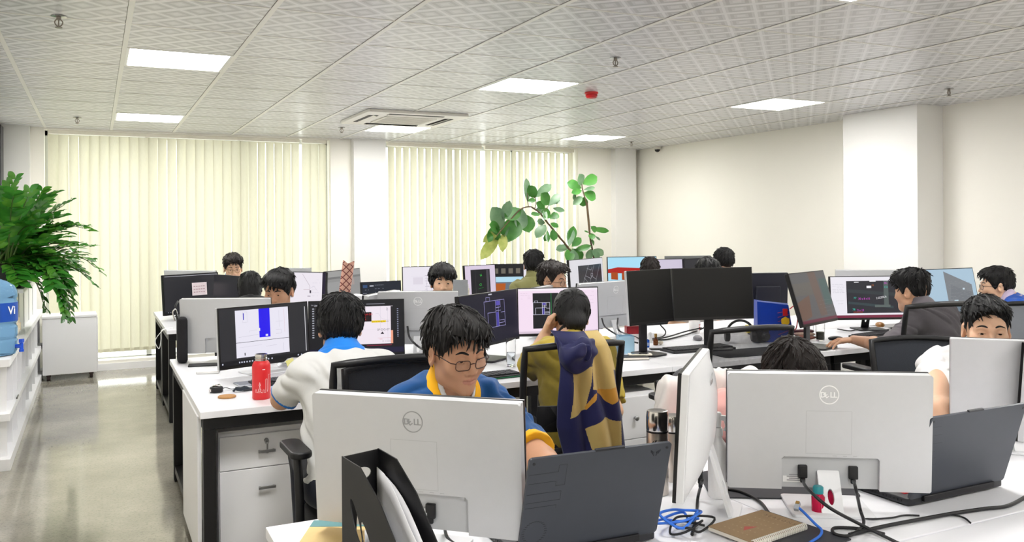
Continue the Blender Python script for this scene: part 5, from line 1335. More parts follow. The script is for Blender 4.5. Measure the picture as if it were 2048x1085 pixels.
MB().tube(smooth_path([(.028, .0, .012), (.05, .005, .012), (.075, -.004, .004), (.10, .0, .003)], 6), .004, 8, flat=.4).build('strap', blackp, t, smooth=60)
MB().tube([(.017*math.cos(a), .010*math.sin(a), .029+.004*math.sin(2*a)) for a in np.linspace(0, 2*PI, 24)[:-1]], .0035, 8, closed=True).lathe([(.006, .024), (.006, .034)], 12).build('carabiner', steel, t, smooth=60)
MB().box((-.031, .0, .011), (.006, .016, .014)).build('strap_button', steel, t, bevel=.002)
t = thing('coaster', 'round cork coaster near the red flask', 'coaster', on(449, 787)); MB().lathe([(.037, 0), (.039, .002), (.039, .006), (.037, .008), (.0, .008)], 40).build('disc', M('cork', '#b98a55', .8, var=.2, vs=150), t, smooth=40)
t = thing('strap_pouch', 'small dark strap pouch lying beside the red flask', 'pouch', on(477, 776), R(10))
pp = MB(); pp.tube(smooth_path([(-.035, 0, .006), (-.02, .006, .014), (.0, .0, .012), (.02, -.006, .017), (.036, .0, .010)], 6), [.006]*6+[.012]*12+[.009]*7, 8, flat=.8); pp.build('pouch', M('pouch_navy', '#1d2833', .7), t, smooth=60)
MB().box((.045, .008, .007), (.07, .035, .010)).build('flap', greyp, t, bevel=.003)
t = thing('power_bank', 'white slim power bank beside the monitor foot', 'power bank', on(412, 738), R(-12)); MB().prism(rrect(.115, .055, .008), 0, .014).build('case', whitep, t, bevel=.003); MB().box((.0585, 0, .007), (.002, .012, .005)).build('port', blackp, t)
t = thing('trackpad', 'black slim trackpad behind the power bank', 'trackpad', on(405, 722), R(-8)); MB().prism(rrect(.17, .10, .008), 0, .006).build('pad', blackp, t, bevel=.002); MB().prism(rrect(.14, .07, .005), .0061, .0068).build('surface', greyp, t)
t = thing('tablet', 'thin pale grey tablet lying left of the red flask', 'tablet', on(500, 760), R(8)); MB().prism(rrect(.16, .11, .010), 0, .006).build('case', M('tablet_silver', '#b9bcc4', .35, metal=.4), t, bevel=.002); MB().prism(rrect(.15, .10, .006), .0061, .0066).build('glass', M('tablet_glass', '#a9adb9', .1), t)
def keyboard(loc, rz, label, w=.44, d=.135, accent=None, rows=5, cols=15):
    t = thing('keyboard', label, 'keyboard', loc, rz, 'desktop keyboards')
    MB().prism(rrect(w, d, .008), 0, .014).build('case', blackp, t, bevel=.003)
    k = MB()
    for r in range(rows):
        y = -d/2+.014+(d-.028)*(r+.5)/rows
        for c in range(cols):
            if r == 0 and 3 < c < 8: continue
            k.box((-w/2+.012+(w-.024)*(c+.5)/cols, y, .018), ((w-.024)/cols*.84, (d-.028)/rows*.82, .0075))
        if r == 0: k.box((-w/2+.012+(w-.024)*6/cols, y, .018), ((w-.024)/cols*3.85, (d-.028)/rows*.82, .0075))
    k.build('keys', M('keycap_black', '#1d1d21', .55), t)
    if accent: MB().bx(-w/2-.002, w/2+.002, -d/2-.002, d/2+.002, .004, .008).build('light_strip', accent, t)
    return t
keyboard(on(580, 757), R(6), 'black keyboard under the hand of the person in the white polo', w=.40)
keyboard((1.72, 3.90, DZ), R(4), 'black keyboard with a green edge in front of the water glass', accent=M('green_edge', '#1f7a4c', .4))
keyboard(tuple(D(1392, 706))[:2]+(DZ,), R(-3), 'black keyboard below the switched off monitors', w=.45, d=.16, rows=6)
keyboard(tuple(D(1748, 683))[:2]+(DZ,), R(8), 'black keyboard before the cyan figures display', w=.42)
t = thing('sticky_note', 'yellow sticky note standing up beside the white polo', 'note', (D(585, 748).x, D(585, 748).y, DZ+.02), R(20))
MB().bx(-.022, .022, -.0005, .0005, .0, .075, Matrix.Rotation(R(-16), 4, 'Y') @ Matrix.Rotation(R(-15), 4, 'X')).build('paper', M('note_yellow', '#e3e08e', .7), t)
t = thing('paper_heap', 'heap of crumpled papers and black bag behind the white polo', 'papers', on(592, 728), 0)
hb = MB()
for k in range(4): hb.add([(x*.10, y*.07, .004+.012*k+.02*abs(math.sin(3*x+k))*(y+1)) for y in (-1, 0, 1) for x in np.linspace(-1, 1, 7)], [(j*7+i, j*7+i+1, j*7+i+8, j*7+i+7) for j in range(2) for i in range(6)], Matrix.Rotation(.4*k, 4, 'Z'))
hb.build('sheets', paper, t, smooth=60); MB().ball((.05, -.02, .03), (.09, .05, .03), 18, 10).build('bag', blackp, t, smooth=60)
# --- bag and headset at the left end of the island
t = thing('shoulder_bag', 'black bag hanging at the left end behind the silver monitor', 'bag', (IX+.06, 5.24, .101))
MB().prism([(-.035, -.11), (.02, -.13), (.035, .10), (-.02, .12)], .60, .86).build('pouch', M('bag_black', '#141419', .75, bump=.4), t, bevel=.02, seg=3)
MB().tube(smooth_path([(-.03, -.08, .84), (-.04, -.07, .91), (-.02, .0, .94), (0, .06, .91), (0, .08, .85)], 6), .008, 8, flat=.4).build('strap', blackp, t, smooth=60)
MB().tube(smooth_path([(-.045, -.09, .84), (-.055, -.09, .89), (-.04, -.085, .905), (-.03, -.08, .88)], 5), .004, 8).build('buckle', steel, t, smooth=60)
c0 = atz(338, 640, .86); c0 = aty(338, 640, 6.9)
cable('charging_cable', [(.53, 6.95, .704), (.49, 6.94, .704), (.45, 6.93, .69), (.40, 6.92, .62), (.425, 6.91, .56), (.44, 6.93, .62), (.445, 6.94, .69), (.49, 6.96, .704), (.53, 6.98, .704)], .0028, whitep, 'white charging cable hanging from the left end of the far island')
# --- black magazine file with a patterned tube, far row
def magfile(loc, rz, label, h=.31, d=.25, w=.085, sheets=True):
    t = thing('file_holder', label, 'file holder', loc, rz)
    prof = [(0, 0), (d, 0), (d, .10), (d*.52, h*.80), (d*.26, h*.97), (.0, h)]
    holes = [ellipse(d*.20, h*.62, .010, .045, rot=.42), ellipse(d*.40, h*.42, .014, .075, rot=.45), ellipse(d*.30, h*.22, .011, .055, rot=.4), ellipse(d*.62, h*.22, .012, .055, rot=.45)]
    V, F = plate(prof, holes, .0025)
    Rm = Matrix(((1, 0, 0, 0), (0, 0, -1, 0), (0, 1, 0, 0), (0, 0, 0, 1)))
    for s in (-1, 1):
        MB().add(V, F, Matrix.Translation((0, s*w/2, 0)) @ Rm).build('side_panel', blackp, t)
    V, F = plate([(-w/2+.0013, .003), (w/2-.0013, .003), (w/2-.0013, h-.001), (-w/2+.0013, h-.001)], [ellipse(0, h*.86, .024, .013), ellipse(0, h*.5, .012, .06)], .0025)
    MB().add(V, F, Matrix.Translation((.0014, 0, 0)) @ Matrix(((0, 0, 1, 0), (1, 0, 0, 0), (0, 1, 0, 0), (0, 0, 0, 1)))).build('spine', blackp, t)
    MB().bx(0.003, d, -w/2+.0013, w/2-.0013, 0, .003).bx(d-.0025, d, -w/2+.0013, w/2-.0013, .003, .095).build('tray', blackp, t)
    return t, prof
t, _p = magfile((atz(677, 908, 1.01).x, atz(677, 908, 1.01).y, DZ), R(-74), 'black file holder stuffed with white papers, front left corner')
# shift so the near panel stands where seen
q0 = atz(677, 908, 1.01); q1 = atz(750, 893, 1.01); cm_ = (q0+q1)/2; aa = math.atan2(q1.y-q0.y, q1.x-q0.x)
t.location = (cm_.x, cm_.y, DZ); t.rotation_euler = (0, 0, aa-PI/2)
for k, (yo, top, bend, lab) in enumerate(((.034, .262, -.030, 'white sheet curling out of the black file holder'), (.026, .270, -.045, 'tallest white sheet curling in the black file holder'), (.012, .20, -.040, 'lower white sheet in the black file holder'), (.0, .15, -.025, 'short folded sheet deep in the black file holder'))):
    n = 9; V = []
    for j in range(n):
        for i in range(n):
            u, v = i/(n-1), j/(n-1); x = .012+.215*u; zt = top*(1-.55*u**1.4)
            V.append((x, yo+bend*math.sin(v*2.2)*u*.5+.006*math.sin(5*u+k), .006+zt*v))
    o = MB().add(V, [(j*n+i, j*n+i+1, (j+1)*n+i+1, (j+1)*n+i) for j in range(n-1) for i in range(n-1)]).build('paper_sheet', paper, None, smooth=60)
    so = o.modifiers.new('thick', 'SOLIDIFY'); so.thickness = .0012
    o.location = t.location; o.rotation_euler = t.rotation_euler; tag(o, lab, 'paper', 'sheets in the file holder')
p = atd(652, 575, 5.55)
t, _p = magfile((p.x, p.y, DZ), R(-60), 'black file holder behind the person in white polo, holding a patterned tube', h=.33)
t2 = thing('patterned_tube', 'tall pink and brown checked cardboard tube standing in a file holder', 'tube', (p.x+.05, p.y-.08, DZ+.02), 0)
tb = bpy.data.materials.new('check_pattern'); tb.use_nodes = True; nt = tb.node_tree; b_ = nt.nodes['Principled BSDF']
tc = nd(nt, 'ShaderNodeTexCoord'); mp = nd(nt, 'ShaderNodeMapping'); mp.inputs['Rotation'].default_value = (0, R(45), 0); wv = nd(nt, 'ShaderNodeTexBrick'); wv.offset = 0
wv.inputs['Scale'].default_value = 32; wv.inputs['Mortar Size'].default_value = .10; wv.inputs['Brick Width'].default_value = 1; wv.inputs['Row Height'].default_value = 1
wv.inputs['Color1'].default_value = (*srgb('#d2a796'), 1); wv.inputs['Color2'].default_value = (*srgb('#c99a88'), 1); wv.inputs['Mortar'].default_value = (*srgb('#6d2f2c'), 1)
sx = nd(nt, 'ShaderNodeSeparateXYZ'); cb = nd(nt, 'ShaderNodeCombineXYZ'); nt.links.new(tc.outputs['Object'], mp.inputs[0]); nt.links.new(mp.outputs[0], sx.inputs[0]); nt.links.new(sx.outputs[0], cb.inputs[0]); nt.links.new(sx.outputs[2], cb.inputs[1]); nt.links.new(cb.outputs[0], wv.inputs[0]); nt.links.new(wv.outputs[0], b_.inputs['Base Color'])
bb = MB(); T = Matrix.Rotation(R(7), 4, 'Y') @ Matrix.Rotation(R(4), 4, 'X'); bb.T = T
V = []; n = 12
for z in (0, .52):
    for k in range(n): a = 2*PI*k/n; V.append((.038*math.cos(a), .018*math.sin(a), z+(.012*math.sin(a*2+1) if z else 0)))
bb.add(V, [(k, (k+1) % n, n+(k+1) % n, n+k) for k in range(n)]+[tuple(range(n-1, -1, -1))]); bb.build('sleeve', tb, t2, smooth=60)
t2 = thing('rolled_paper', 'crumpled white paper roll beside the checked tube', 'paper', (p.x+.14, p.y-.10, DZ+.02), 0)
MB().lathe([(.035, .0), (.04, .10), (.05, .2), (.045, .27), (.055, .30), (.02, .31)], 9, Matrix.Rotation(R(8), 4, 'Y')).build('roll', paper, t2)
# --- papers behind the person gazing at us
t = thing('document_stack', 'bundle of folders and papers right of the person gazing at us', 'documents', tuple(atd(920, 640, 5.8))[:2]+(DZ,), R(-35))
for k in range(3): MB().bx(-.05, .05, -.03+.025*k, -.015+.025*k, 0, .40-.03*k).build('folder', M('folder_%d' % k, ('#8c8f92', '#dad7cf', '#c7c2a5')[k], .6), t, bevel=.002)
# --- water glass
def tumbler(px, py, label, r=.030, h=.13, fill=None, filln='water', z=DZ):
    p = D(px, py, z); t = thing('drinking_glass', label, 'glass', (p.x, p.y, z), 0)
    MB().lathe([(r*.9, 0), (r, h), (r-.0022, h), (r*.9-.0022, .008), (.0, .008)], 32).build('tumbler', glass_c, t, smooth=40)
    if fill: MB().lathe([(r*.9-.0035, .0085), (r*.93-.003, h*.5), (0, h*.5)], 28).build(filln, fill, t, smooth=40)
    return t
tumbler(1018, 733, 'clear water glass on the desk left of the person in mustard', fill=water_c, h=.15, r=.028)
tumbler(1637, 691, 'glass with green tea leaves near the hand of the person in grey', fill=M('tea_leaves', '#6d7350', .7, var=.3, vs=90), filln='tea_leaves', h=.115)
tumbler(1616, 684, 'plain clear glass behind the tea glass', h=.10, r=.026)
# --- right part of the middle island
t = thing('tissue_box', 'pale blue square box open at the top', 'box', on(1247, 709), R(-24))
V, F = plate(rrect(.094, .094, .004), [rrect(.086, .086, .003)], .10); MB().add(V, F, Matrix.Translation((0, 0, .052))).bx(-.046, .046, -.046, .046, 0, .003).build('box', M('box_pale_blue', '#a9cfe6', .5), t)
t = thing('notebook', 'black notebook with a phone on top', 'notebook', on(1264, 722), R(-22))
MB().bx(-.075, .075, -.05, .05, .003, .014).build('pages', M('page_edges', '#e6e0d4', .8), t); MB().bx(-.077, .077, -.052, .052, 0, .003).bx(-.077, .077, -.052, .052, .0142, .017).bx(-.079, -.0755, -.052, .052, 0, .017).build('cover', blackp, t, bevel=.001)
p = D(1276, 714, DZ+.0176); t = thing('phone', 'white edged phone lying on the black notebook', 'phone', (p.x, p.y, DZ+.0176), R(-26))
MB().prism(rrect(.135, .062, .008), 0, .007).build('case', M('phone_cream', '#e4dccd', .35), t, bevel=.002); MB().prism(rrect(.10, .045, .004), .0071, .0076).build('glass', M('phone_glass', '#33312f', .1), t)
p = D(1228, 722); t = thing('phone', 'black phone at the desk edge beside the jacket sleeve', 'phone', (p.x, p.y, DZ), R(-30))
MB().prism(rrect(.14, .066, .008), 0, .008).build('case', blackp, t, bevel=.002); MB().prism(rrect(.125, .055, .005), .0081, .0085).build('glass', M('phone_glass_dark', '#221a1e', .1), t)
t = thing('small_box', 'small shiny blue box beside the monitor foot', 'box', on(1288, 699), R(-20)); MB().bx(-.020, .020, -.015, .015, 0, .048).build('carton', M('carton_blue', '#1f56b8', .25, var=.3, vs=70), t, bevel=.002); MB().bx(-.016, .016, -.0156, -.0151, .012, .03).build('print', M('carton_print', '#9fb6dc', .4, var=.3, vs=200), t)
t = thing('small_bottle', 'tiny amber bottle with a gold cap', 'bottle', on(1308, 695), 0); MB().lathe([(.014, 0), (.016, .003), (.016, .03), (.007, .042), (.007, .05)], 20).build('glass', M('amber_glass', '#7a3f16', .1, trans=.5, ior=1.3), t, smooth=40); MB().lathe([(.0085, .0505), (.0085, .072), (.0, .072)], 18).build('cap', M('gold_cap', '#c09a55', .3, metal=.8), t, smooth=40)
t = thing('figurine', 'small white figurine beside the amber bottle', 'figurine', on(1297, 690), 0); MB().lathe([(.014, 0), (.016, .01), (.012, .03), (.007, .045), (.011, .055), (.010, .066), (.0, .072)], 18).build('figure', whitep, t, smooth=60)
t = thing('pebble', 'small cream pebble beside the keyboard', 'pebble', on(1318, 694), 0); MB().ball((0, 0, .012), (.018, .013, .012)).build('stone', M('pebble_cream', '#d9cdbb', .6), t, smooth=60)
t = thing('phone_stand', 'dark flat wireless pad under the blue box', 'pad', on(1300, 703), R(-18)); t.location = (t.location.x+.02, t.location.y-.035, DZ); MB().prism(rrect(.10, .05, .01), 0, .008).build('pad', blackp, t, bevel=.002)
t = thing('carton', 'dark red carton behind the silver monitor stand', 'carton', tuple(D(1262, 671))[:2]+(DZ,), R(-20)); MB().bx(-.05, .05, -.035, .035, 0, .055).build('box', M('carton_red', '#8e1420', .35, var=.25, vs=50), t, bevel=.002)
t = thing('paper_cup', 'white mug with a red round logo', 'mug', on(1386, 672), R(-60)); MB().lathe([(.034, 0), (.038, .01), (.040, .085), (.037, .085), (.034, .012), (0, .012)], 32).build('cup', M('mug_white', '#f3f0ee', .25), t, smooth=40)
lg = MB()
for (y0, y1, a0, a1) in ((.022, .034, -.45, .45), (.038, .05, -.5, .5), (.054, .066, -.5, .5)): wrapline(lg, [(a0*.030, (y0+y1)/2), (a1*.030, (y0+y1)/2)], .0405, .006)
lg.build('logo', M('mug_red', '#c2383c', .4), t)
t = thing('desk_mouse', 'grey computer mouse near the keyboard', 'mouse', on(1392, 686), R(60)); MB().ball((0, 0, .012), (.055, .03, .02), 20, 10).build('shell', M('mouse_grey', '#77757a', .45), t, smooth=60)
cable('monitor_cable', [D(1275, 686, DZ+.005), D(1300, 684, DZ+.005), D(1330, 684, DZ+.006), D(1375, 673, DZ+.01), D(1400, 664, DZ+.03), D(1408, 659, DZ+.06)], .005, rub, 'long black cable crossing the white desk below the right black monitor', 'black cables on the middle island')
cable('monitor_cable', [D(1300, 685, DZ+.015), D(1335, 678, DZ+.016), D(1370, 668, DZ+.02), D(1400, 662, DZ+.05)], .005, rub, 'upper of two black cables below the right black monitor', 'black cables on the middle island')
cable('monitor_cable', [(atd(1318, 655, 5.25)), (atd(1328, 668, 5.3)), (atd(1322, 678, 5.3)), D(1300, 682, DZ+.006)], .004, rub, 'black cable looping behind the left black monitor', 'black cables on the middle island')
t = thing('mouse_pad', 'dark desk mat under the headphones behind the empty chair', 'mat', on(1500, 712), R(-4)); MB().prism(rrect(.55, .26, .02), 0, .003).build('mat', M('mat_dark', '#16181d', .8), t)
t = thing('headphones', 'black headphones lying behind the empty chair', 'headphones', (D(1478, 693).x, D(1478, 693).y, DZ+.003), R(-30))
MB().tube([(.085*math.cos(a), .012, .0+.055+.085*math.sin(a)) for a in np.linspace(-.3, PI+.3, 22)], .008, 8).build('headband', blackp, t, smooth=60)
for s in (-1, 1): MB().cyl((s*.068, .012, .042), (s*.098, .012, .042), .038, n=26).build('ear_cup', blackp, t, bevel=.006); 
MB().box((.1, .012, .045), (.004, .016, .05)).build('ear_plate', M('plate_grey', '#8d8d90', .35), t)
t = thing('camera', 'black camera shaped gadget on the dark mat', 'camera', (D(1505, 690).x, D(1505, 690).y-.06, DZ+.0034), R(10)); MB().bx(-.06, .06, -.025, .025, 0, .075).build('body', blackp, t, bevel=.008); MB().cyl((0, -.026, .038), (0, -.055, .038), .026, n=24).build('lens_tube', greyp, t, smooth=40)
t = thing('tumbler', 'black tumbler with a steel lid in front of the blue bag', 'tumbler', on(1516, 684), 0); MB().lathe([(.030, 0), (.036, .10), (.036, .125)], 30).build('cup', M('tumbler_black', '#1b1e27', .4), t, smooth=40); MB().lathe([(.036, .126), (.038, .13), (.038, .152), (.034, .156), (0, .156)], 30).build('lid', steel, t, smooth=40)
# blue gift bag
t = thing('gift_bag', 'royal blue bag with red slanted stripes and a red handle', 'bag', (atd(1548, 690, 5.55).x, atd(1548, 690, 5.55).y, DZ), R(-26))
bag = M('bag_blue', '#1c3fa6', .3, var=.12, vs=20)
b = MB(); b.add([(-.13, -.05, 0), (.105, -.05, 0), (.105, .05, 0), (-.13, .05, 0), (-.13, -.035, .27), (.075, -.03, .235), (.075, .03, .235), (-.13, .035, .27)], [(0, 3, 2, 1), (0, 1, 5, 4), (1, 2, 6, 5), (2, 3, 7, 6), (3, 0, 4, 7)]); b.build('bag_body', bag, t)
st = MB(); red = M('bag_red', '#c8252c', .4)
for k in range(6): st.quad((.0, -.0525+.0018*k, .045+.028*k), (.088-.003*k, -.0525+.0018*k, .08+.024*k), (.088-.003*k, -.0525+.0018*k, .084+.024*k), (.0, -.0525+.0018*k, .049+.028*k), )
st.build('stripes', M('bag_stripe', '#a44a74', .4), t)
MB().tube(smooth_path([(.085, -.02, .21), (.125, -.03, .235), (.135, -.03, .17), (.125, -.03, .09), (.10, -.035, .07)], 6), .007, 8, flat=.5).build('handle', red, t, smooth=60)
MB().quad((-.13, -.036, .262), (.07, -.033, .238), (.07, -.032, .248), (-.13, -.0355, .27)).build('rim', M('bag_rim', '#8f9fe0', .4), t)
MB().prism([(.045+.030*math.cos(R(60*k+30)), .135+.030*math.sin(R(60*k+30))) for k in range(6)], .056, .062, Matrix.Rotation(PI/2, 4, 'X')).build('hexagon_tag', M('tag_yellow', '#efc32e', .4), t, bevel=.002)
MB().bx(.03, .06, -.058, -.053, .17, .215).build('tag_ribbon', red, t)
t = thing('notepad', 'yellow cube of notes beside the blue bag', 'notepad', (D(1497, 672).x, D(1497, 672).y, DZ), R(-20)); MB().bx(-.025, .025, -.025, .025, 0, .05).build('notes', M('notes_yellow', '#e8d21e', .6), t); 
t = thing('snack_packet', 'brown patterned snack packets beside the tilted monitor', 'packet', on(1606, 690), R(-30))
for k in range(3): MB().ball((0, .02*k, .02+.018*k), (.075, .03, .016), 14, 8).build('packet', M('packet_%d' % k, ('#7a4a3c', '#b79a86', '#5b3238')[k], .4, var=.35, vs=60), t, smooth=60)
t = thing('desk_mouse', 'dark mouse on the desk left of the tea glass', 'mouse', on(1607, 706), R(10)); MB().ball((0, 0, .012), (.032, .055, .02), 20, 10).build('shell', M('mouse_dark', '#3a3b41', .45), t, smooth=60)
t = thing('desk_mouse', 'black mouse under the hand of the person in grey', 'mouse', tuple(atz(1668, 690, DZ))[:2]+(DZ,), R(60)); MB().ball((0, 0, .010), (.03, .05, .016), 20, 10).build('shell', blackp, t, smooth=60)
t = thing('desk_mouse', 'amber coloured mouse below the cyan figures display', 'mouse', on(1757, 664), R(60)); MB().ball((0, 0, .012), (.05, .03, .02), 18, 10).build('shell', M('mouse_amber', '#a3713b', .3), t, smooth=60)
cable('monitor_cable', [D(1672, 668, DZ+.005), D(1700, 672, DZ+.005), D(1730, 663, DZ+.005), D(1745, 672, DZ+.005), D(1790, 668, DZ+.005)], .004, rub, 'black cable winding below the cyan figures display', 'black cables on the middle island')
cable('monitor_cable', [atd(812, 650, 4.72), atd(816, 672, 4.7), atd(832, 690, 4.66), D(850, 700, DZ+.02), D(870, 706, DZ+.006)], .006, rub, 'thick black cable hanging from the silver monitor below the person gazing at us', 'black cables on the middle island')
cable('monitor_cable', [atd(1201, 640, 5.15), atd(1206, 655, 5.1), atd(1222, 668, 5.05), D(1250, 684, DZ+.008), D(1272, 690, DZ+.005)], .005, rub, 'black cable left of the stand right of the pinkish display', 'black cables on the middle island')
cable('monitor_cable', [atd(1233, 640, 5.15), atd(1232, 655, 5.1), atd(1238, 667, 5.06), D(1262, 676, DZ+.008), D(1280, 684, DZ+.005)], .005, rub, 'black cable right of the stand right of the pinkish display', 'black cables on the middle island')
# --- things on the front island
def laptop(cx, cy, w, label, keys, ang=0, lidh=.245, tilt=17, open_lines=0, red=False):
    t = thing('laptop', label, 'laptop', (cx, cy, DZ), ang, 'open laptops on the front island')
    lid_m = M('laptop_lid_grey', '#3b3f48', .42, var=.05, vs=30)
    MB().prism(rrect(w, .25, .012, cy=.128), .004, .022).build('base', M('laptop_base', '#1f2026', .45), t, bevel=.003)
    vt = MB()
    for k in range(14): vt.box((-w/2+.0, .03+.012*k, .013), (.003, .008, .006))
    vt.build('side_vents', blackp, t)
    kb = MB()
    for r in range(6):
        for c in range(15): kb.box((-w/2+.03+(w-.06)*(c+.5)/15, .05+.018*r, .0235), ((w-.06)/15*.85, .015, .003))
    kb.build('keys', keys, t)
    MB().prism(rrect(.11, .07, .004, cy=.21), .0222, .0226).build('touchpad', greyp, t)
    T = Matrix.Translation((0, .006, .022)) @ Matrix.Rotation(R(tilt), 4, 'X')
    lb = MB(); lb.T = T; V, F = plate(rrect(w, lidh, .009, cy=lidh/2), [], .007); lb.add(V, F, Matrix.Rotation(PI/2, 4, 'X')); l = lb.build('lid', lid_m, t, bevel=.0018)
    sb = MB(); sb.T = T; sb.bx(-w/2+.008, w/2-.008, .0036, .0042, .02, lidh-.008); sb.build('screen', M('laptop_screen', '#0b0b10', .2), l)
    g = MB(); g.T = T
    def ln(pts):
        for (xa, za), (xb, zb) in zip(pts, pts[1:]):
            g.bx(min(xa, xb)-.0004, max(xa, xb)+.0004, -.0038, -.0034, min(za, zb)-.0004, max(za, zb)+.0004)
    a = -w/2
    if open_lines == 1:
        ln([(a+.004, .205), (a+.075, .205), (a+.075, .222), (a+.095, .222), (a+.095, .17), (a+.072, .17), (a+.072, .182), (a+.004, .182)]); ln([(a+.004, .155), (a+.088, .155), (a+.088, .133), (a+.004, .133)]); ln([(a+.004, .12), (a+.08, .12), (a+.08, .112)])
        n = 28
        for k in range(n):
            q = 2*PI*k/n; g.box((a+.034+.028*math.cos(q), -.0036, .055+.028*math.sin(q)), (.0066, .0006, .0012), Matrix.Translation((0, 0, 0)))
    else:
        for k, z in enumerate((.215, .19, .165, .14, .12, .1, .08)): ln([(a+.006, z), (a+.05+.01*(k % 3), z)])
    g.build('groove_lines', M('laptop_groove', '#24262c', .4), l)
    s = MB(); s.T = T
    for sx in (-1, 1):
        sc_ = MB(); sc_.T = T; sc_.cyl((sx*(w/2-.012), -.0032, lidh-.013), (sx*(w/2-.012), -.0042, lidh-.013), .0035, n=14); sc_.build('screw', M('laptop_trim', '#202127', .4), l)
    s.bx(-.02 if open_lines else -.05, .055 if open_lines else .01, -.004, .003, lidh-.001, lidh+.004)
    s.build('lid_lip', M('laptop_trim', '#202127', .4), l)
    if open_lines == 1:
        e = MB(); e.T = T; 
        for sx in (-1, 1):
            for k in range(3): e.add([(w/2-.042+sx*(.002+.004*k), -.0037, lidh-.032+.004*k), (w/2-.042+sx*(.005+.004*k), -.0037, lidh-.030+.005*k), (w/2-.042+sx*(.005+.004*k), -.0037, lidh-.018+.002*k), (w/2-.042+sx*(.002+.004*k), -.0037, lidh-.022+.002*k)], [(0, 1, 2, 3)])
        e.build('wing_emblem', M('laptop_emblem', '#23252c', .25, metal=.5), l)
    h = MB(); h.bx(-w/2+.05, w/2-.05, -.006, .004, .010, .026); h.build('hinge', M('laptop_hinge', '#131318', .5), t, bevel=.002)
    return t
Lp = atz(1062, 930, .945); Rp = atz(1338, 899, .945)
laptop((Lp.x+Rp.x)/2, (Lp.y+Rp.y)/2+.072, .365, 'dark grey laptop with grooved lid in front of the person in blue jersey', M('laptop_keys', '#1b1b20', .5), ang=math.atan2(Rp.y-Lp.y, Rp.x-Lp.x), open_lines=1)
Lp = atz(1857, 857, .945)
laptop(Lp.x+.197, Lp.y+.068, .392, 'dark grey laptop with red lit keys at lower right', M('laptop_red_keys', '#5c1a1c', .4, emit='d2303a', es=.35), ang=0)
def thermos(px, py, z, label, h=.235, r=.031, txt=False):
    p = atz(px, py, z); t = thing('thermos', label, 'thermos', (p.x, p.y, DZ), R(-122), 'steel thermoses')
    MB().lathe([(r, 0), (r, h*.74), (r*.97, h*.76)], 40).build('body', M('thermos_steel', '#cfc8c0', .32, metal=1, var=.08, vs=8), t, smooth=40)
    MB().lathe([(r*.97, h*.765), (r*1.02, h*.78), (r*1.02, h*.955), (r*.93, h), (r*.5, h*.985), (0, h*.985)], 40).build('cup_lid', steel, t, smooth=40)
    MB().lathe([(r*1.005, h*.745), (r*1.005, h*.765)], 40).build('seal_ring', blackp, t, smooth=40)
    if txt:
        b = MB(); n = 24; q = []
        for k in range(n): a = 2*PI*k/n; x, zz = .017*math.cos(a)-.0, h*.635+.0085*math.sin(a); q.append(((r+.0004)*math.cos(x/r), (r+.0004)*math.sin(x/r), zz))
        b.add(q, [tuple(range(n))])
        for i, ch in enumerate('SOMETHING'):
            a = (-.024+.006*i)/r
            b.text(ch, .0125, Matrix.Rotation(a, 4, 'Z') @ Matrix.Translation((r+.0005, 0, h*.548)) @ Matrix.Rotation(PI/2, 4, 'Z') @ Matrix.Rotation(PI/2, 4, 'X'), bold=True)
        b.build('print', blackp, t)
        b = MB()
        b.text('Locknlo', .009, Matrix.Translation((r+.0012, 0, h*.622)) @ Matrix.Rotation(PI/2, 4, 'Z') @ Matrix.Rotation(PI/2, 4, 'X'))
        b.build('script_print', steel, t)
    return t
thermos(1309, 826, .935, 'steel thermos with a black oval print behind the grooved laptop', txt=True)
thermos(1342, 836, .893, 'second steel thermos half hidden by the edge on monitor', h=.193)
t = thing('spray_bottle', 'white spray bottle between the edge on monitor and the pink shirt', 'spray bottle', on(1428, 1000), R(-60))
sb = M('spray_white', '#f0efee', .3, var=.01)
MB().lathe([(.024, 0), (.027, .004), (.027, .13), (.024, .148), (.014, .162), (.012, .172)], 32).build('bottle', sb, t, smooth=40)
MB().lathe([(.015, .1725), (.015, .19), (.012, .195)], 24).build('collar', sb, t, smooth=40)
MB().lathe([(.010, .1955), (.011, .215), (.012, .232), (.008, .238), (0, .238)], 20).bx(-.004, .03, -.006, .006, .216, .230).build('trigger_head', sb, t, bevel=.002)
MB().tube(smooth_path([(.022, 0, .215), (.026, 0, .20), (.020, 0, .188)], 5), .004, 8).build('trigger', sb, t, smooth=60)
# spiral notebook
z = DZ+.016; A, B, C = atz(1405.6, 1057.6, z), atz(1517.4, 1028, z), atz(1606.6, 1059, z)
ex = (C-B); wN = ex.length; an = math.atan2(ex.y, ex.x); dN = (A-B).length; ce = (A+C)/2
t = thing('spiral_notebook', 'brown kraft spiral notebook with a red triangle', 'notebook', (ce.x, ce.y, DZ+.0045), an)
kr = M('kraft_cover', '#9b8160', .65, var=.08, vs=60)
MB().bx(-wN/2, wN/2-.004, -dN/2, dN/2, .0005, .0095).build('pages', M('page_edges', '#e6e0d4', .8), t)
MB().bx(-wN/2-.001, wN/2, -dN/2-.001, dN/2+.001, .0097, .011).build('cover', kr, t)
pr_ = MB(); 
for i in range(6):
    for j in range(6): pr_.add([(-.3*wN+.1*i*wN-.003, -.36*dN+.14*j*dN, .0112), (-.3*wN+.1*i*wN+.003, -.36*dN+.14*j*dN, .0112), (-.3*wN+.1*i*wN, -.36*dN+.14*j*dN+.005, .0112)], [(0, 1, 2)])
pr_.build('cover_print', M('kraft_light', '#b09a78', .6), t)
MB().add([(-.10*wN, -.16*dN, .0114), (.03*wN, -.28*dN, .0114), (.05*wN, -.04*dN, .0114)], [(0, 1, 2)]).build('red_triangle', M('triangle_red', '#b5574c', .6), t)
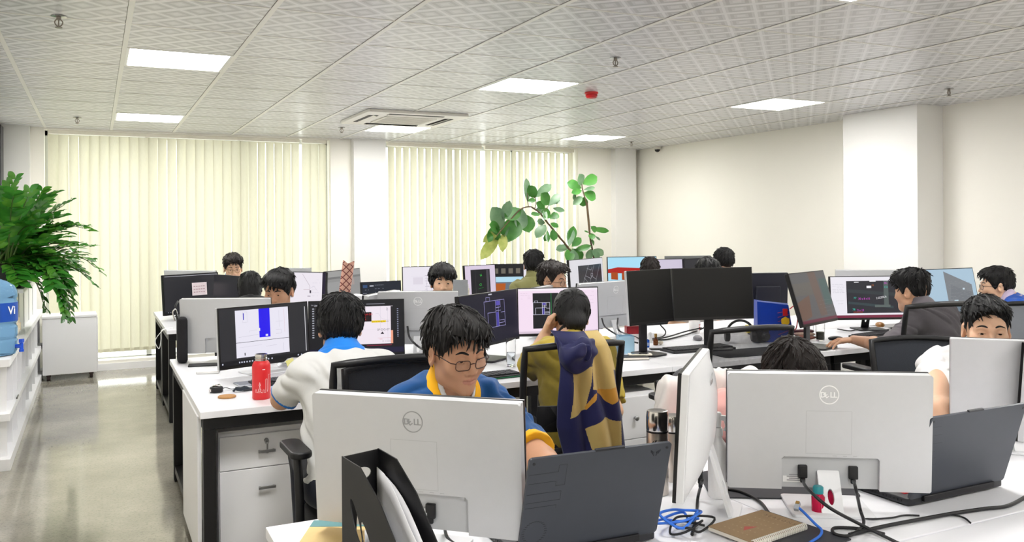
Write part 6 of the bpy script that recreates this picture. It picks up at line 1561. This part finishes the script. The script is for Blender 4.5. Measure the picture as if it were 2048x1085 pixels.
MB().text('S E A S O N S', .016, Matrix.Translation((.05*wN, .36*dN, .0114))).build('cover_title', M('title_dark', '#6d563c', .6), t)
sp = MB()
for k in range(30):
    y = -dN/2+.006+(dN-.012)*k/29; sp.tube([(wN/2-.002+.007*math.cos(a), y, .006+.0085*math.sin(a)) for a in np.linspace(-.6, 2*PI-.9, 12)], .0016, 5)
sp.build('spiral', M('spiral_white', '#ece9e2', .35), t, smooth=60)
t = thing('dark_folder', 'dark grey folder under the spiral notebook', 'folder', (ce.x+.07, ce.y-.03, DZ), an); MB().bx(-.11, .13, -.10, .07, 0, .0042).build('cover', greyp, t, bevel=.001)
# pink bottles
for px, py, lb in ((1628, 1037, 'small pink bottle with a teal cap left of the monitor stand'), (1660, 1030, 'small pink bottle seen through the slot of the monitor stand')):
    t = thing('pump_bottle', lb, 'bottle', on(px, py), 0, 'pink bottles with teal caps')
    MB().lathe([(.015, 0), (.017, .003), (.017, .045), (.012, .052), (.012, .054)], 24).build('bottle', M('pink_liquid', '#d8214f', .08, trans=.35, ior=1.3), t, smooth=40); MB().lathe([(.0135, .0545), (.0135, .07), (.011, .073), (0, .073)], 24).build('cap', M('teal_cap', '#1f8790', .35), t, smooth=40)
    MB().quad(*[(.0173*math.cos(a), .0173*math.sin(a), zz) for a, zz in ((-1.9, .01), (-1.2, .01), (-1.2, .036), (-1.9, .036))]).build('label', M('label_pink', '#e9a5b4', .5), t)
t = thing('desk_mat', 'dark grey desk mat below the monitor with white logo', 'mat', (D(1575, 990).x, D(1575, 990).y+.06, DZ), R(-30)); MB().prism(rrect(.42, .26, .05), 0, .003).build('mat', M('mat_grey', '#3b3b40', .8), t)
for k, (px, py, rz, lb) in enumerate(((1600, 1046, -20, 'white sheet under the pink bottle'),)):
    o = MB().bx(-.1, .1, -.07, .07, 0, .0003).build('paper_sheet', paper); p = D(px, py); o.location = (p.x, p.y, DZ-.0004); o.rotation_euler = (0, 0, R(rz)); tag(o, lb, 'paper')
# stacked notebooks at left
p = D(640, 1062); t0 = p
for k, (c, lb, dz, rz, w) in enumerate((('#e4ddcc', 'cream notebook at the bottom of the pile left of the file holder', 0, -32, .19), ('#d8bb80', 'mustard notebook with a teal band on top of the pile left of the file holder', .0125, -26, .185))):
    t = thing('notebook', lb, 'notebook', (p.x+.008, p.y-.125, DZ+dz), R(rz), 'notebooks beside the file holder')
    MB().bx(-w/2, w/2, -.13, .13, .001, .011).build('pages', M('page_edges', '#e6e0d4', .8), t); MB().bx(-w/2-.001, w/2+.001, -.131, .131, .0111, .0122).bx(-w/2-.001, w/2+.001, -.131, .131, 0, .0009).build('cover', M('cover_%d' % k, c, .6), t)
    if k: MB().bx(-w/2-.001, w/2+.001, .085, .131, .0123, .0127).build('teal_band', M('band_teal', '#5e8f92', .6), t); MB().text('Wedo', .02, Matrix.Translation((.03, -.03, .0124))).build('title', M('title_dark', '#6d563c', .6), t)
t = thing('purple_cloth', 'bit of purple lace cloth at the bottom edge beside the laptop', 'cloth', tuple(atz(1024, 1082, DZ+.01))[:2]+(DZ,), 0)
MB().ball((0, 0, .005), (.03, .03, .008), 12, 6).build('cloth', M('lace_purple', '#8a77a8', .9, var=.4, vs=300), t, smooth=60)
# network cables
blu = M('cable_blue', '#2f6fd6', .4, var=.05)
def loops(seed, cx, cy, n, r0, r1, z):
    rnd = random.Random(seed); out = []
    for k in range(n):
        a = k*1.05+rnd.uniform(-.2, .2); r = rnd.uniform(r0, r1); p = D(cx, cy)
        out.append((p.x+r*math.cos(a)*1.0, p.y+r*math.sin(a)*.7, DZ+.006+rnd.uniform(0, z)))
    return out
cable('network_cable', loops(3, 1352, 1068, 16, .03, .075, .05), .0034, blu, 'coiled blue network cable beside the grooved laptop')
cable('power_cable', loops(9, 1366, 1072, 14, .03, .09, .03), .003, rub, 'tangled black cord under the blue network cable')
pl = D(1586, 1022, DZ+.045)
cable('network_cable', [pl, D(1600, 1035, DZ+.035), D(1622, 1058, DZ+.02), D(1634, 1070, DZ+.012), D(1630, 1082, DZ+.008), D(1610, 1095, DZ+.006)], .0034, blu, 'blue network cable with a clear plug in the air near the pink bottle')
t = thing('network_plug', 'clear plug at the end of the blue network cable', 'plug', pl, R(-60)); MB().box((0, 0, .0), (.012, .024, .009), Matrix.Rotation(R(30), 4, 'X')).build('plug_body', M('plug_clear', '#d9e2ea', .15, trans=.5), t, bevel=.001); MB().box((0, .008, .006), (.009, .008, .002), Matrix.Rotation(R(30), 4, 'X')).build('contacts', M('gold_cap', '#c09a55', .3, metal=.8), t)
# cables of the front monitors
def plug_cable(mon, x, pts, label, grp='black cables of the front monitors', hd=.035):
    """plug at the port recess of a monitor and its cable"""
    T = Matrix.Translation(mon.location) @ Matrix.Rotation(mon.rotation_euler.z, 4, 'Z')
    a = T @ Vector((x, .040, .115)); b_ = T @ Vector((x, .040, .115-hd))
    t = cable('monitor_cable', [b_]+list(pts), .0042, rub, label, grp)
    h = MB().box((0, 0, 0), (.024, .012, hd)).box((0, 0, -hd*.6), (.013, .010, hd*.5)).build('plug', blackp, t, bevel=.003); h.location = a-t.location+Vector((0, 0, -hd*.4)); h.rotation_euler = (0, 0, mon.rotation_euler.z)
    return t
plug_cable(mA, -.035, [D(877, 1040, DZ+.03), D(886, 1075, DZ+.008), D(920, 1100, DZ+.005)], 'black cable plugged into the monitor of the person in blue jersey')
plug_cable(mB, .065, [atd(1606, 985, 2.14), atd(1650, 1025, 2.05), D(1716, 1062, DZ+.02), D(1790, 1100, DZ+.006)], 'left black cable from the monitor with white logo, running down right')
plug_cable(mB, -.065, [atd(1703, 985, 2.1), D(1712, 1030, DZ+.03), D(1718, 1060, DZ+.01), D(1690, 1082, DZ+.006), D(1660, 1078, DZ+.006), D(1662, 1066, DZ+.006), D(1720, 1070, DZ+.006), D(1760, 1080, DZ+.006)], 'right black cable from the monitor with white logo, looping on the desk')
plug_cable(mC, .0, [atd(1397, 968, 2.22), D(1388, 1000, DZ+.02), D(1384, 1040, DZ+.006), D(1375, 1075, DZ+.006)], 'black cable behind the edge on monitor')
cable('power_cable', [D(1690, 1080, DZ+.006), D(1760, 1064, DZ+.006), D(1840, 1050, DZ+.006), D(1900, 1040, DZ+.006), D(1960, 1032, DZ+.006), D(2010, 1026, DZ+.006), D(2060, 1000, DZ+.006)], .005, rub, 'black laptop power cord crossing the desk at lower right')
cable('power_cable', [D(1680, 1033, DZ+.004), D(1720, 1048, DZ+.004), D(1770, 1048, DZ+.004), D(1800, 1043, DZ+.004), D(1830, 1044, DZ+.004)], .0025, rub, 'thin black cord left of the red lit laptop')
cable('power_cable', [D(1876, 1042, DZ+.004), D(1900, 1044, DZ+.004), D(1920, 1050, DZ+.004), D(1932, 1060, DZ+.004)], .0025, rub, 'short thin black cord end below the red lit laptop')
cable('power_cable', [D(1430, 985, DZ+.004), D(1470, 990, DZ+.006), D(1510, 1010, DZ+.004), D(1530, 1035, DZ+.004)], .004, rub, 'black cord curving over the grey desk mat')
# ---------------------------------------------------------------- garments on chairs
def in_poly(x, y, P):
    c = False; j = len(P)-1
    for i in range(len(P)):
        if (P[i][1] > y) != (P[j][1] > y) and x < (P[j][0]-P[i][0])*(y-P[i][1])/(P[j][1]-P[i][1])+P[i][0]: c = not c
        j = i
    return c
navy = fabric('jacket_navy', '#1d1f4a', .55); khaki = fabric('jacket_khaki', '#b79f62', .6); ochre = fabric('jacket_ochre', '#bd8a35', .6)
YJ = 2.865
def jp(x, y):                 # garment panel coordinates -> point on the hanging plane
    return aty(1000+x*.2488, 660+y*.2488, YJ)
t = thing('jacket', 'navy and khaki hooded jacket hung over the back of a chair', 'jacket', (jp(720, 500).x, YJ, 0))
Lx = [(-40, 500), (90, 480), (310, 500), (450, 488), (600, 484), (800, 488), (1000, 535), (1060, 540)]; Rx = [(-40, 820), (90, 832), (200, 880), (340, 915), (500, 935), (700, 965), (850, 985), (985, 1008), (1060, 1008)]
def itp(T, y):
    for (ya, xa), (yb, xb) in zip(T, T[1:]):
        if y <= yb: return xa+(xb-xa)*(y-ya)/(yb-ya)
    return T[-1][1]
kh = [[(545, 300), (690, 300), (665, 640), (540, 712)], [(690, 40), (850, 40), (868, 465), (715, 490), (690, 480)], [(830, 40), (930, 40), (930, 345), (855, 335), (850, 60)], [(665, 800), (770, 705), (910, 735), (920, 975), (790, 945), (720, 1012)]]
oc = [[(715, 490), (868, 465), (890, 570), (850, 595), (720, 512)], [(700, 520), (715, 512), (712, 560), (668, 645), (660, 620)]]
nu, nv = 200, 240; V = []; UV = []
for j in range(nv+1):
    y = 30+1030*j/nv; xl_, xr_ = itp(Lx, y), itp(Rx, y)
    for i in range(nu+1):
        u = i/nu; x = xl_+(xr_-xl_)*u; p = jp(x, y)
        dep = -.030*math.sin(PI*u)**.6-.014*math.sin(u*17+.8*math.sin(y/170))*min(1, max(0, y-60)/400)-.010*math.sin(u*7+y/260)
        dep += .05*math.exp(-((y-30)/50)**2) if y < 130 else 0
        dep += .02*(abs(u-.5)*2)**3
        V.append((p.x-t.location.x, dep+.01, p.z)); UV.append((x, y))
F = [(j*(nu+1)+i, (j+1)*(nu+1)+i, (j+1)*(nu+1)+i+1, j*(nu+1)+i+1) for j in range(nv) for i in range(nu)]
b = MB(); b.add(V, F); b.m = []
for f_ in F:
    x = sum(UV[k][0] for k in f_)/4; y = sum(UV[k][1] for k in f_)/4
    b.m.append(2 if any(in_poly(x, y, q) for q in oc) else 1 if any(in_poly(x, y, q) for q in kh) else 0)
o = b.build('jacket_body', [navy, khaki, ochre], t, smooth=80); so = o.modifiers.new('thick', 'SOLIDIFY'); so.thickness = .012; so.offset = 1
ch_ = jp(588, 185)
def hood(P):
    q = P-A3(*ch_)
    w1 = vnoise(P*9); w2 = vnoise(np.stack([P[:, 0]*20+w1, P[:, 1]*20, P[:, 2]*8+w1*2], 1))
    d = ell(P, (ch_.x, ch_.y-.015, ch_.z-.01), (.082, .05, .062)); d = smin(d, ell(P, (ch_.x+.02, ch_.y+.01, ch_.z+.035), (.080, .05, .028)), .04)
    return d+.016*(1-2.2*np.abs(w2))+.008*w1
pos, Q = nets(hood, *[axis(c-.16, c+.16, .0045) for c in ch_]); pos = pos-np.array([*t.location], F4)
mk_obj('hood', pos, Q, navy, t)
# white jacket over a chair back
t = thing('white_jacket', 'white jacket spread over the chair of the bowed person in pink', 'jacket', (2.17, 2.68, 0), R(-6))
def wj(P):
    w1 = vnoise(P*7); w2 = vnoise(np.stack([P[:, 0]*22+w1*2, P[:, 1]*14, P[:, 2]*4], 1))
    d = smin(cap(P, (-.17, 0, .845), (.20, .01, .855), .028), cap(P, (-.20, -.01, .84), (-.26, -.03, .56), .03, .045), .05)
    d = smin(d, ell(P, (.0, -.02, .72), (.22, .030, .18)), .05)
    d = smin(d, cap(P, (.20, 0, .85), (.24, .0, .62), .03, .04), .05)
    return d+.009*(1-2*np.abs(w2))+.006*w1
pos, Q = nets(wj, axis(-.36, .36, .006), axis(-.18, .18, .006), axis(.40, 1.02, .006)); mk_obj('garment', pos, Q, fabric('jacket_white', '#dcd8d4', .8), t)
# ================================================================ PLANTS
def leaf_mat(name, c1, c2, tr=.25, rough=.35):
    m = bpy.data.materials.new(name); m.use_nodes = True; nt = m.node_tree; b = nt.nodes['Principled BSDF']; L = nt.links.new
    tc = nd(nt, 'ShaderNodeTexCoord'); nz = nd(nt, 'ShaderNodeTexNoise'); nz.inputs['Scale'].default_value = 9; nz.inputs['Detail'].default_value = 3; L(tc.outputs['Object'], nz.inputs['Vector'])
    r = nd(nt, 'ShaderNodeValToRGB'); e = r.color_ramp.elements; e[0].position = .3; e[0].color = (*srgb(c1), 1); e[1].position = .7; e[1].color = (*srgb(c2), 1); L(nz.outputs['Fac'], r.inputs[0]); L(r.outputs[0], b.inputs['Base Color'])
    b.inputs['Roughness'].default_value = rough; b.inputs['Specular IOR Level'].default_value = .5
    t_ = nd(nt, 'ShaderNodeBsdfTranslucent'); L(r.outputs[0], t_.inputs[0]); mx = nd(nt, 'ShaderNodeMixShader'); mx.inputs[0].default_value = tr
    L(b.outputs[0], mx.inputs[1]); L(t_.outputs[0], mx.inputs[2]); L(mx.outputs[0], nt.nodes['Material Output'].inputs[0])
    return m
def leaf(b, base, tip, width, nrm, bend=.15, obov=.6, mi=None, n=7, lobe=0):
    base, tip = Vector(base), Vector(tip); d = tip-base; L = d.length; d.normalize(); nrm = Vector(nrm); s = d.cross(nrm)
    if s.length < .05: s = d.orthogonal()
    s.normalize(); nr = s.cross(d)
    V = []
    for i in range(n+1):
        t = i/n; w = width/2*(math.sin(PI*min(1, t**obov)))**.75*(1+lobe*math.sin(t*9)) if 0 < t < 1 else .0015
        c = base+d*L*t+nr*(bend*L*(t*(1-t))*1.6)
        V += [tuple(c-s*w+nr*w*.28), tuple(c), tuple(c+s*w+nr*w*.28)]
    b.add(V, [(i*3+k, i*3+k+1, i*3+k+4, i*3+k+3) for i in range(n) for k in (0, 1)], None, mi)
rp = random.Random(21)
# --- left plant with feathered fronds in a black trough
t = thing('zz_plant', 'bushy green plant with feathered fronds in a black trough at left', 'plant', (-.66, 7.55, 1.0305))
MB().prism(rrect(.34, 1.0, .05, cy=.15), 0, .17).build('trough', M('trough_black', '#1a1c1a', .35), t, bevel=.01)
MB().prism(rrect(.31, .97, .04, cy=.15), .171, .178).build('soil', M('soil', '#2c2119', .9, var=.4, vs=60), t)
fol, stm = MB(), MB()
def frond(b0, az, el, L, droop, seed):
    rnd = random.Random(seed); P = [Vector(b0)]; n = 15; dv = Vector((math.cos(az)*math.cos(el), math.sin(az)*math.cos(el), math.sin(el)))
    for k in range(n):
        dv = (dv+Vector((0, 0, -droop*(.25+k/n)*.1))).normalized(); P.append(P[-1]+dv*L/n)
    stm.tube([P[i] for i in range(0, n+1, 2)], [.0065*(1-.8*i/n)+.0012 for i in range(0, n+1, 2)], 5)
    for k in range(4, n+1):
        d = (P[min(k+1, n)]-P[k-1]).normalized(); side = d.cross(Vector((0, 0, 1)))
        if side.length < .1: side = Vector((1, 0, 0))
        side.normalize(); up = side.cross(d)
        for s in (-1, 1):
            ln = rnd.uniform(.085, .125)*(1-.35*abs(k/n-.6)); q = (side*s*.80+d*.62+up*rnd.uniform(-.05, .35)).normalized()
            leaf(fol, P[k], P[k]+q*ln, ln*.56, up+side*s*.3+Vector((rnd.uniform(-.3, .3), rnd.uniform(-.3, .3), 0)), .12, .85, n=5, mi=0 if rnd.random() < .6 else 1)
for k in range(72):
    az = rp.uniform(-1.5, 1.5); el = R(rp.uniform(10, 78)); L = rp.uniform(.42, .72)
    frond((rp.uniform(-.05, .13), rp.uniform(-.25, .5), .17), az, el, L, rp.uniform(.5, 1.6), k)
for k in range(10): frond((rp.uniform(-.05, .14), rp.uniform(-.3, .3), .16), R(rp.uniform(-40, 35)), R(rp.uniform(0, 30)), rp.uniform(.5, .75), rp.uniform(2.0, 3.2), 100+k)
stm.build('stems', M('stem_green', '#4c6a2c', .5), t, smooth=60)
fol.build('foliage', [leaf_mat('zz_leaf', '#286a22', '#4a9a34', .2, .25), leaf_mat('zz_leaf_light', '#3a7d26', '#69a83c', .25, .25)], t, smooth=60)
# --- fiddle leaf fig by the right window
YF = 9.05
def fp(x, y, dy=0): return aty(940+x*.2028, 320+y*.2028, YF+dy)
base = fp(1080, 1500)
t = thing('fiddle_leaf_fig', 'tall fiddle leaf fig with two bare stems by the right window', 'plant', (fp(1150, 1000).x, YF, 0))
o_ = Vector(t.location)
MB().lathe([(.13, 0), (.15, .02), (.18, .32), (.185, .34), (.165, .34), (.155, .28), (0, .28)], 36).build('pot', M('pot_white', '#e4e2dc', .5), t, smooth=40)
MB().lathe([(.154, .281), (.0, .285)], 24, cap=False).build('soil', M('soil', '#2c2119', .9, var=.4, vs=60), t)
sm = MB(); bark = M('fig_bark', '#5c4a34', .8, var=.2, vs=40)
W = lambda x, y, dy=0: fp(x, y, dy)-o_
s1 = [Vector((-.05, 0, .28)), W(1080, 1200), W(1020, 1000), W(970, 885), W(840, 720, -.05), W(760, 620, -.08), W(700, 540, -.1), W(640, 490, -.1), W(590, 465, -.12), W(500, 490, -.15), W(400, 590, -.18), W(310, 690, -.2), W(260, 750, -.22)]
sp_ = smooth_path(s1, 5); sm.tube(sp_, [.016-.011*i/len(sp_) for i in range(len(sp_))], 7)
s2 = [Vector((.04, 0, .28)), W(1240, 1200), W(1215, 965), W(1185, 800), W(1165, 600), W(1150, 440), W(1115, 300), W(1110, 250)]
sp_ = smooth_path(s2, 5); sm.tube(sp_, [.014-.008*i/len(sp_) for i in range(len(sp_))], 7)
sm.tube(smooth_path([W(1185, 800), W(1178, 640), W(1160, 430)], 5), .006, 6)
sm.tube(smooth_path([W(640, 490, -.1), W(655, 430, -.1), W(640, 370, -.1), W(580, 310, -.1)], 5), .005, 6); sm.tube(smooth_path([W(580, 465, -.12), W(570, 400, -.14), W(572, 330, -.14)], 4), .004, 6)
sm.tube(smooth_path([W(700, 540, -.1), W(770, 470, -.1), W(785, 420, -.1)], 5), .004, 6)
sm.build('stems', bark, t, smooth=60)
LF = [((320, 690), (225, 485), 140), ((310, 690), (120, 955), 95), ((300, 690), (200, 640), 90), ((320, 600), (390, 420), 85), ((510, 485), (360, 570), 115), ((410, 560), (410, 778), 175), ((520, 480), (490, 675), 115), ((545, 540), (580, 705), 125), ((330, 720), (318, 890), 75), ((230, 640), (245, 790), 110), ((190, 700), (180, 800), 65), ((290, 700), (140, 800), 70), ((420, 640), (360, 800), 80),
      ((572, 420), (562, 205), 62), ((650, 380), (590, 265), 85), ((645, 375), (792, 260), 75), ((650, 400), (580, 410), 40), ((780, 450), (712, 345), 100), ((780, 460), (885, 355), 66), ((785, 440), (885, 412), 42), ((740, 490), (668, 425), 65), ((650, 490), (720, 510), 62), ((820, 482), (925, 512), 46), ((800, 570), (712, 520), 92), ((790, 590), (865, 545), 66), ((740, 625), (668, 612), 55), ((745, 645), (660, 765), 85), ((795, 630), (865, 668), 44), ((815, 690), (822, 795), 70), ((775, 720), (735, 800), 42), ((760, 700), (768, 810), 36), ((740, 490), (735, 590), 50), ((700, 540), (610, 540), 44),
      ((980, 850), (1020, 680), 80), ((975, 860), (1000, 700), 70), ((975, 862), (855, 892), 66), ((1000, 865), (1085, 788), 66), ((1020, 905), (1180, 865), 56), ((1000, 885), (1085, 1000), 105), ((990, 885), (955, 1000), 90), ((1010, 890), (1020, 1020), 90),
      ((1105, 290), (975, 240), 88), ((1115, 250), (1248, 185), 95), ((1100, 265), (1085, 160), 90), ((1130, 305), (1228, 288), 36), ((1108, 310), (1015, 335), 56), ((1125, 335), (1232, 392), 100), ((1112, 375), (1028, 445), 62), ((1130, 375), (1118, 462), 76), ((1040, 330), (1030, 400), 30), ((1190, 690), (1355, 715), 48), ((1190, 670), (1240, 715), 56), ((1190, 735), (1205, 795), 60), ((1235, 765), (1278, 802), 18), ((1190, 800), (1215, 850), 44), ((1195, 890), (1150, 985), 75), ((1215, 895), (1305, 945), 62), ((1200, 900), (1260, 985), 60), ((1170, 730), (1130, 712), 14)]
fl = MB(); k_ = .2028*10.4/1704
for i, (a, b2, w) in enumerate(LF):
    dy = -.10 if a[0] < 900 else 0
    A = W(*a, dy+rp.uniform(-.03, .03)); B = W(*b2, dy+rp.uniform(-.10, .06))
    B = A+(B-A)*1.1; leaf(fl, A, B, w*k_*1.25, (rp.uniform(-.5, .5)-.3, -1, rp.uniform(.0, .6)), rp.uniform(-.12, .22), 1.25, mi=2 if i in (1, 8, 11) else (1 if rp.random() < .4 else 0), n=9, lobe=.06)
fl.build('foliage', [leaf_mat('fig_leaf', '#35702b', '#4f8a3c', .3, .4), leaf_mat('fig_leaf_grey', '#5b7f5c', '#7a9a76', .3, .4), leaf_mat('fig_leaf_yellow', '#8f9e4a', '#c3c878', .4, .5)], t, smooth=70)
# ================================================================ CAMERA
cd = bpy.data.cameras.new('camera'); cam = bpy.data.objects.new('camera', cd); COL.objects.link(cam)
cd.sensor_width = 36; cd.sensor_fit = 'HORIZONTAL'; cd.lens = FPX/2048*36
cd.shift_x = 0; cd.shift_y = (CYP-542.5)/2048
cd.clip_start = .05
cam.matrix_world = Matrix.Translation(CAM) @ Matrix.Rotation(-YAW, 4, 'Z') @ Matrix.Rotation(PI/2, 4, 'X') @ Matrix.Rotation(ROLL, 4, 'Z')
SC.camera = cam
SC.view_settings.view_transform = 'Standard'; SC.view_settings.look = 'None'; SC.view_settings.gamma = 1
SC.view_settings.use_curve_mapping = False
SC.view_settings.exposure = 0.76
cy = SC.cycles
cy.use_adaptive_sampling = True; cy.adaptive_threshold = .025
cy.max_bounces = 8; cy.diffuse_bounces = 4; cy.glossy_bounces = 4; cy.transmission_bounces = 8; cy.transparent_max_bounces = 12
cy.caustics_reflective = False; cy.caustics_refractive = False
cy.sample_clamp_indirect = 6
cy.use_denoising = True
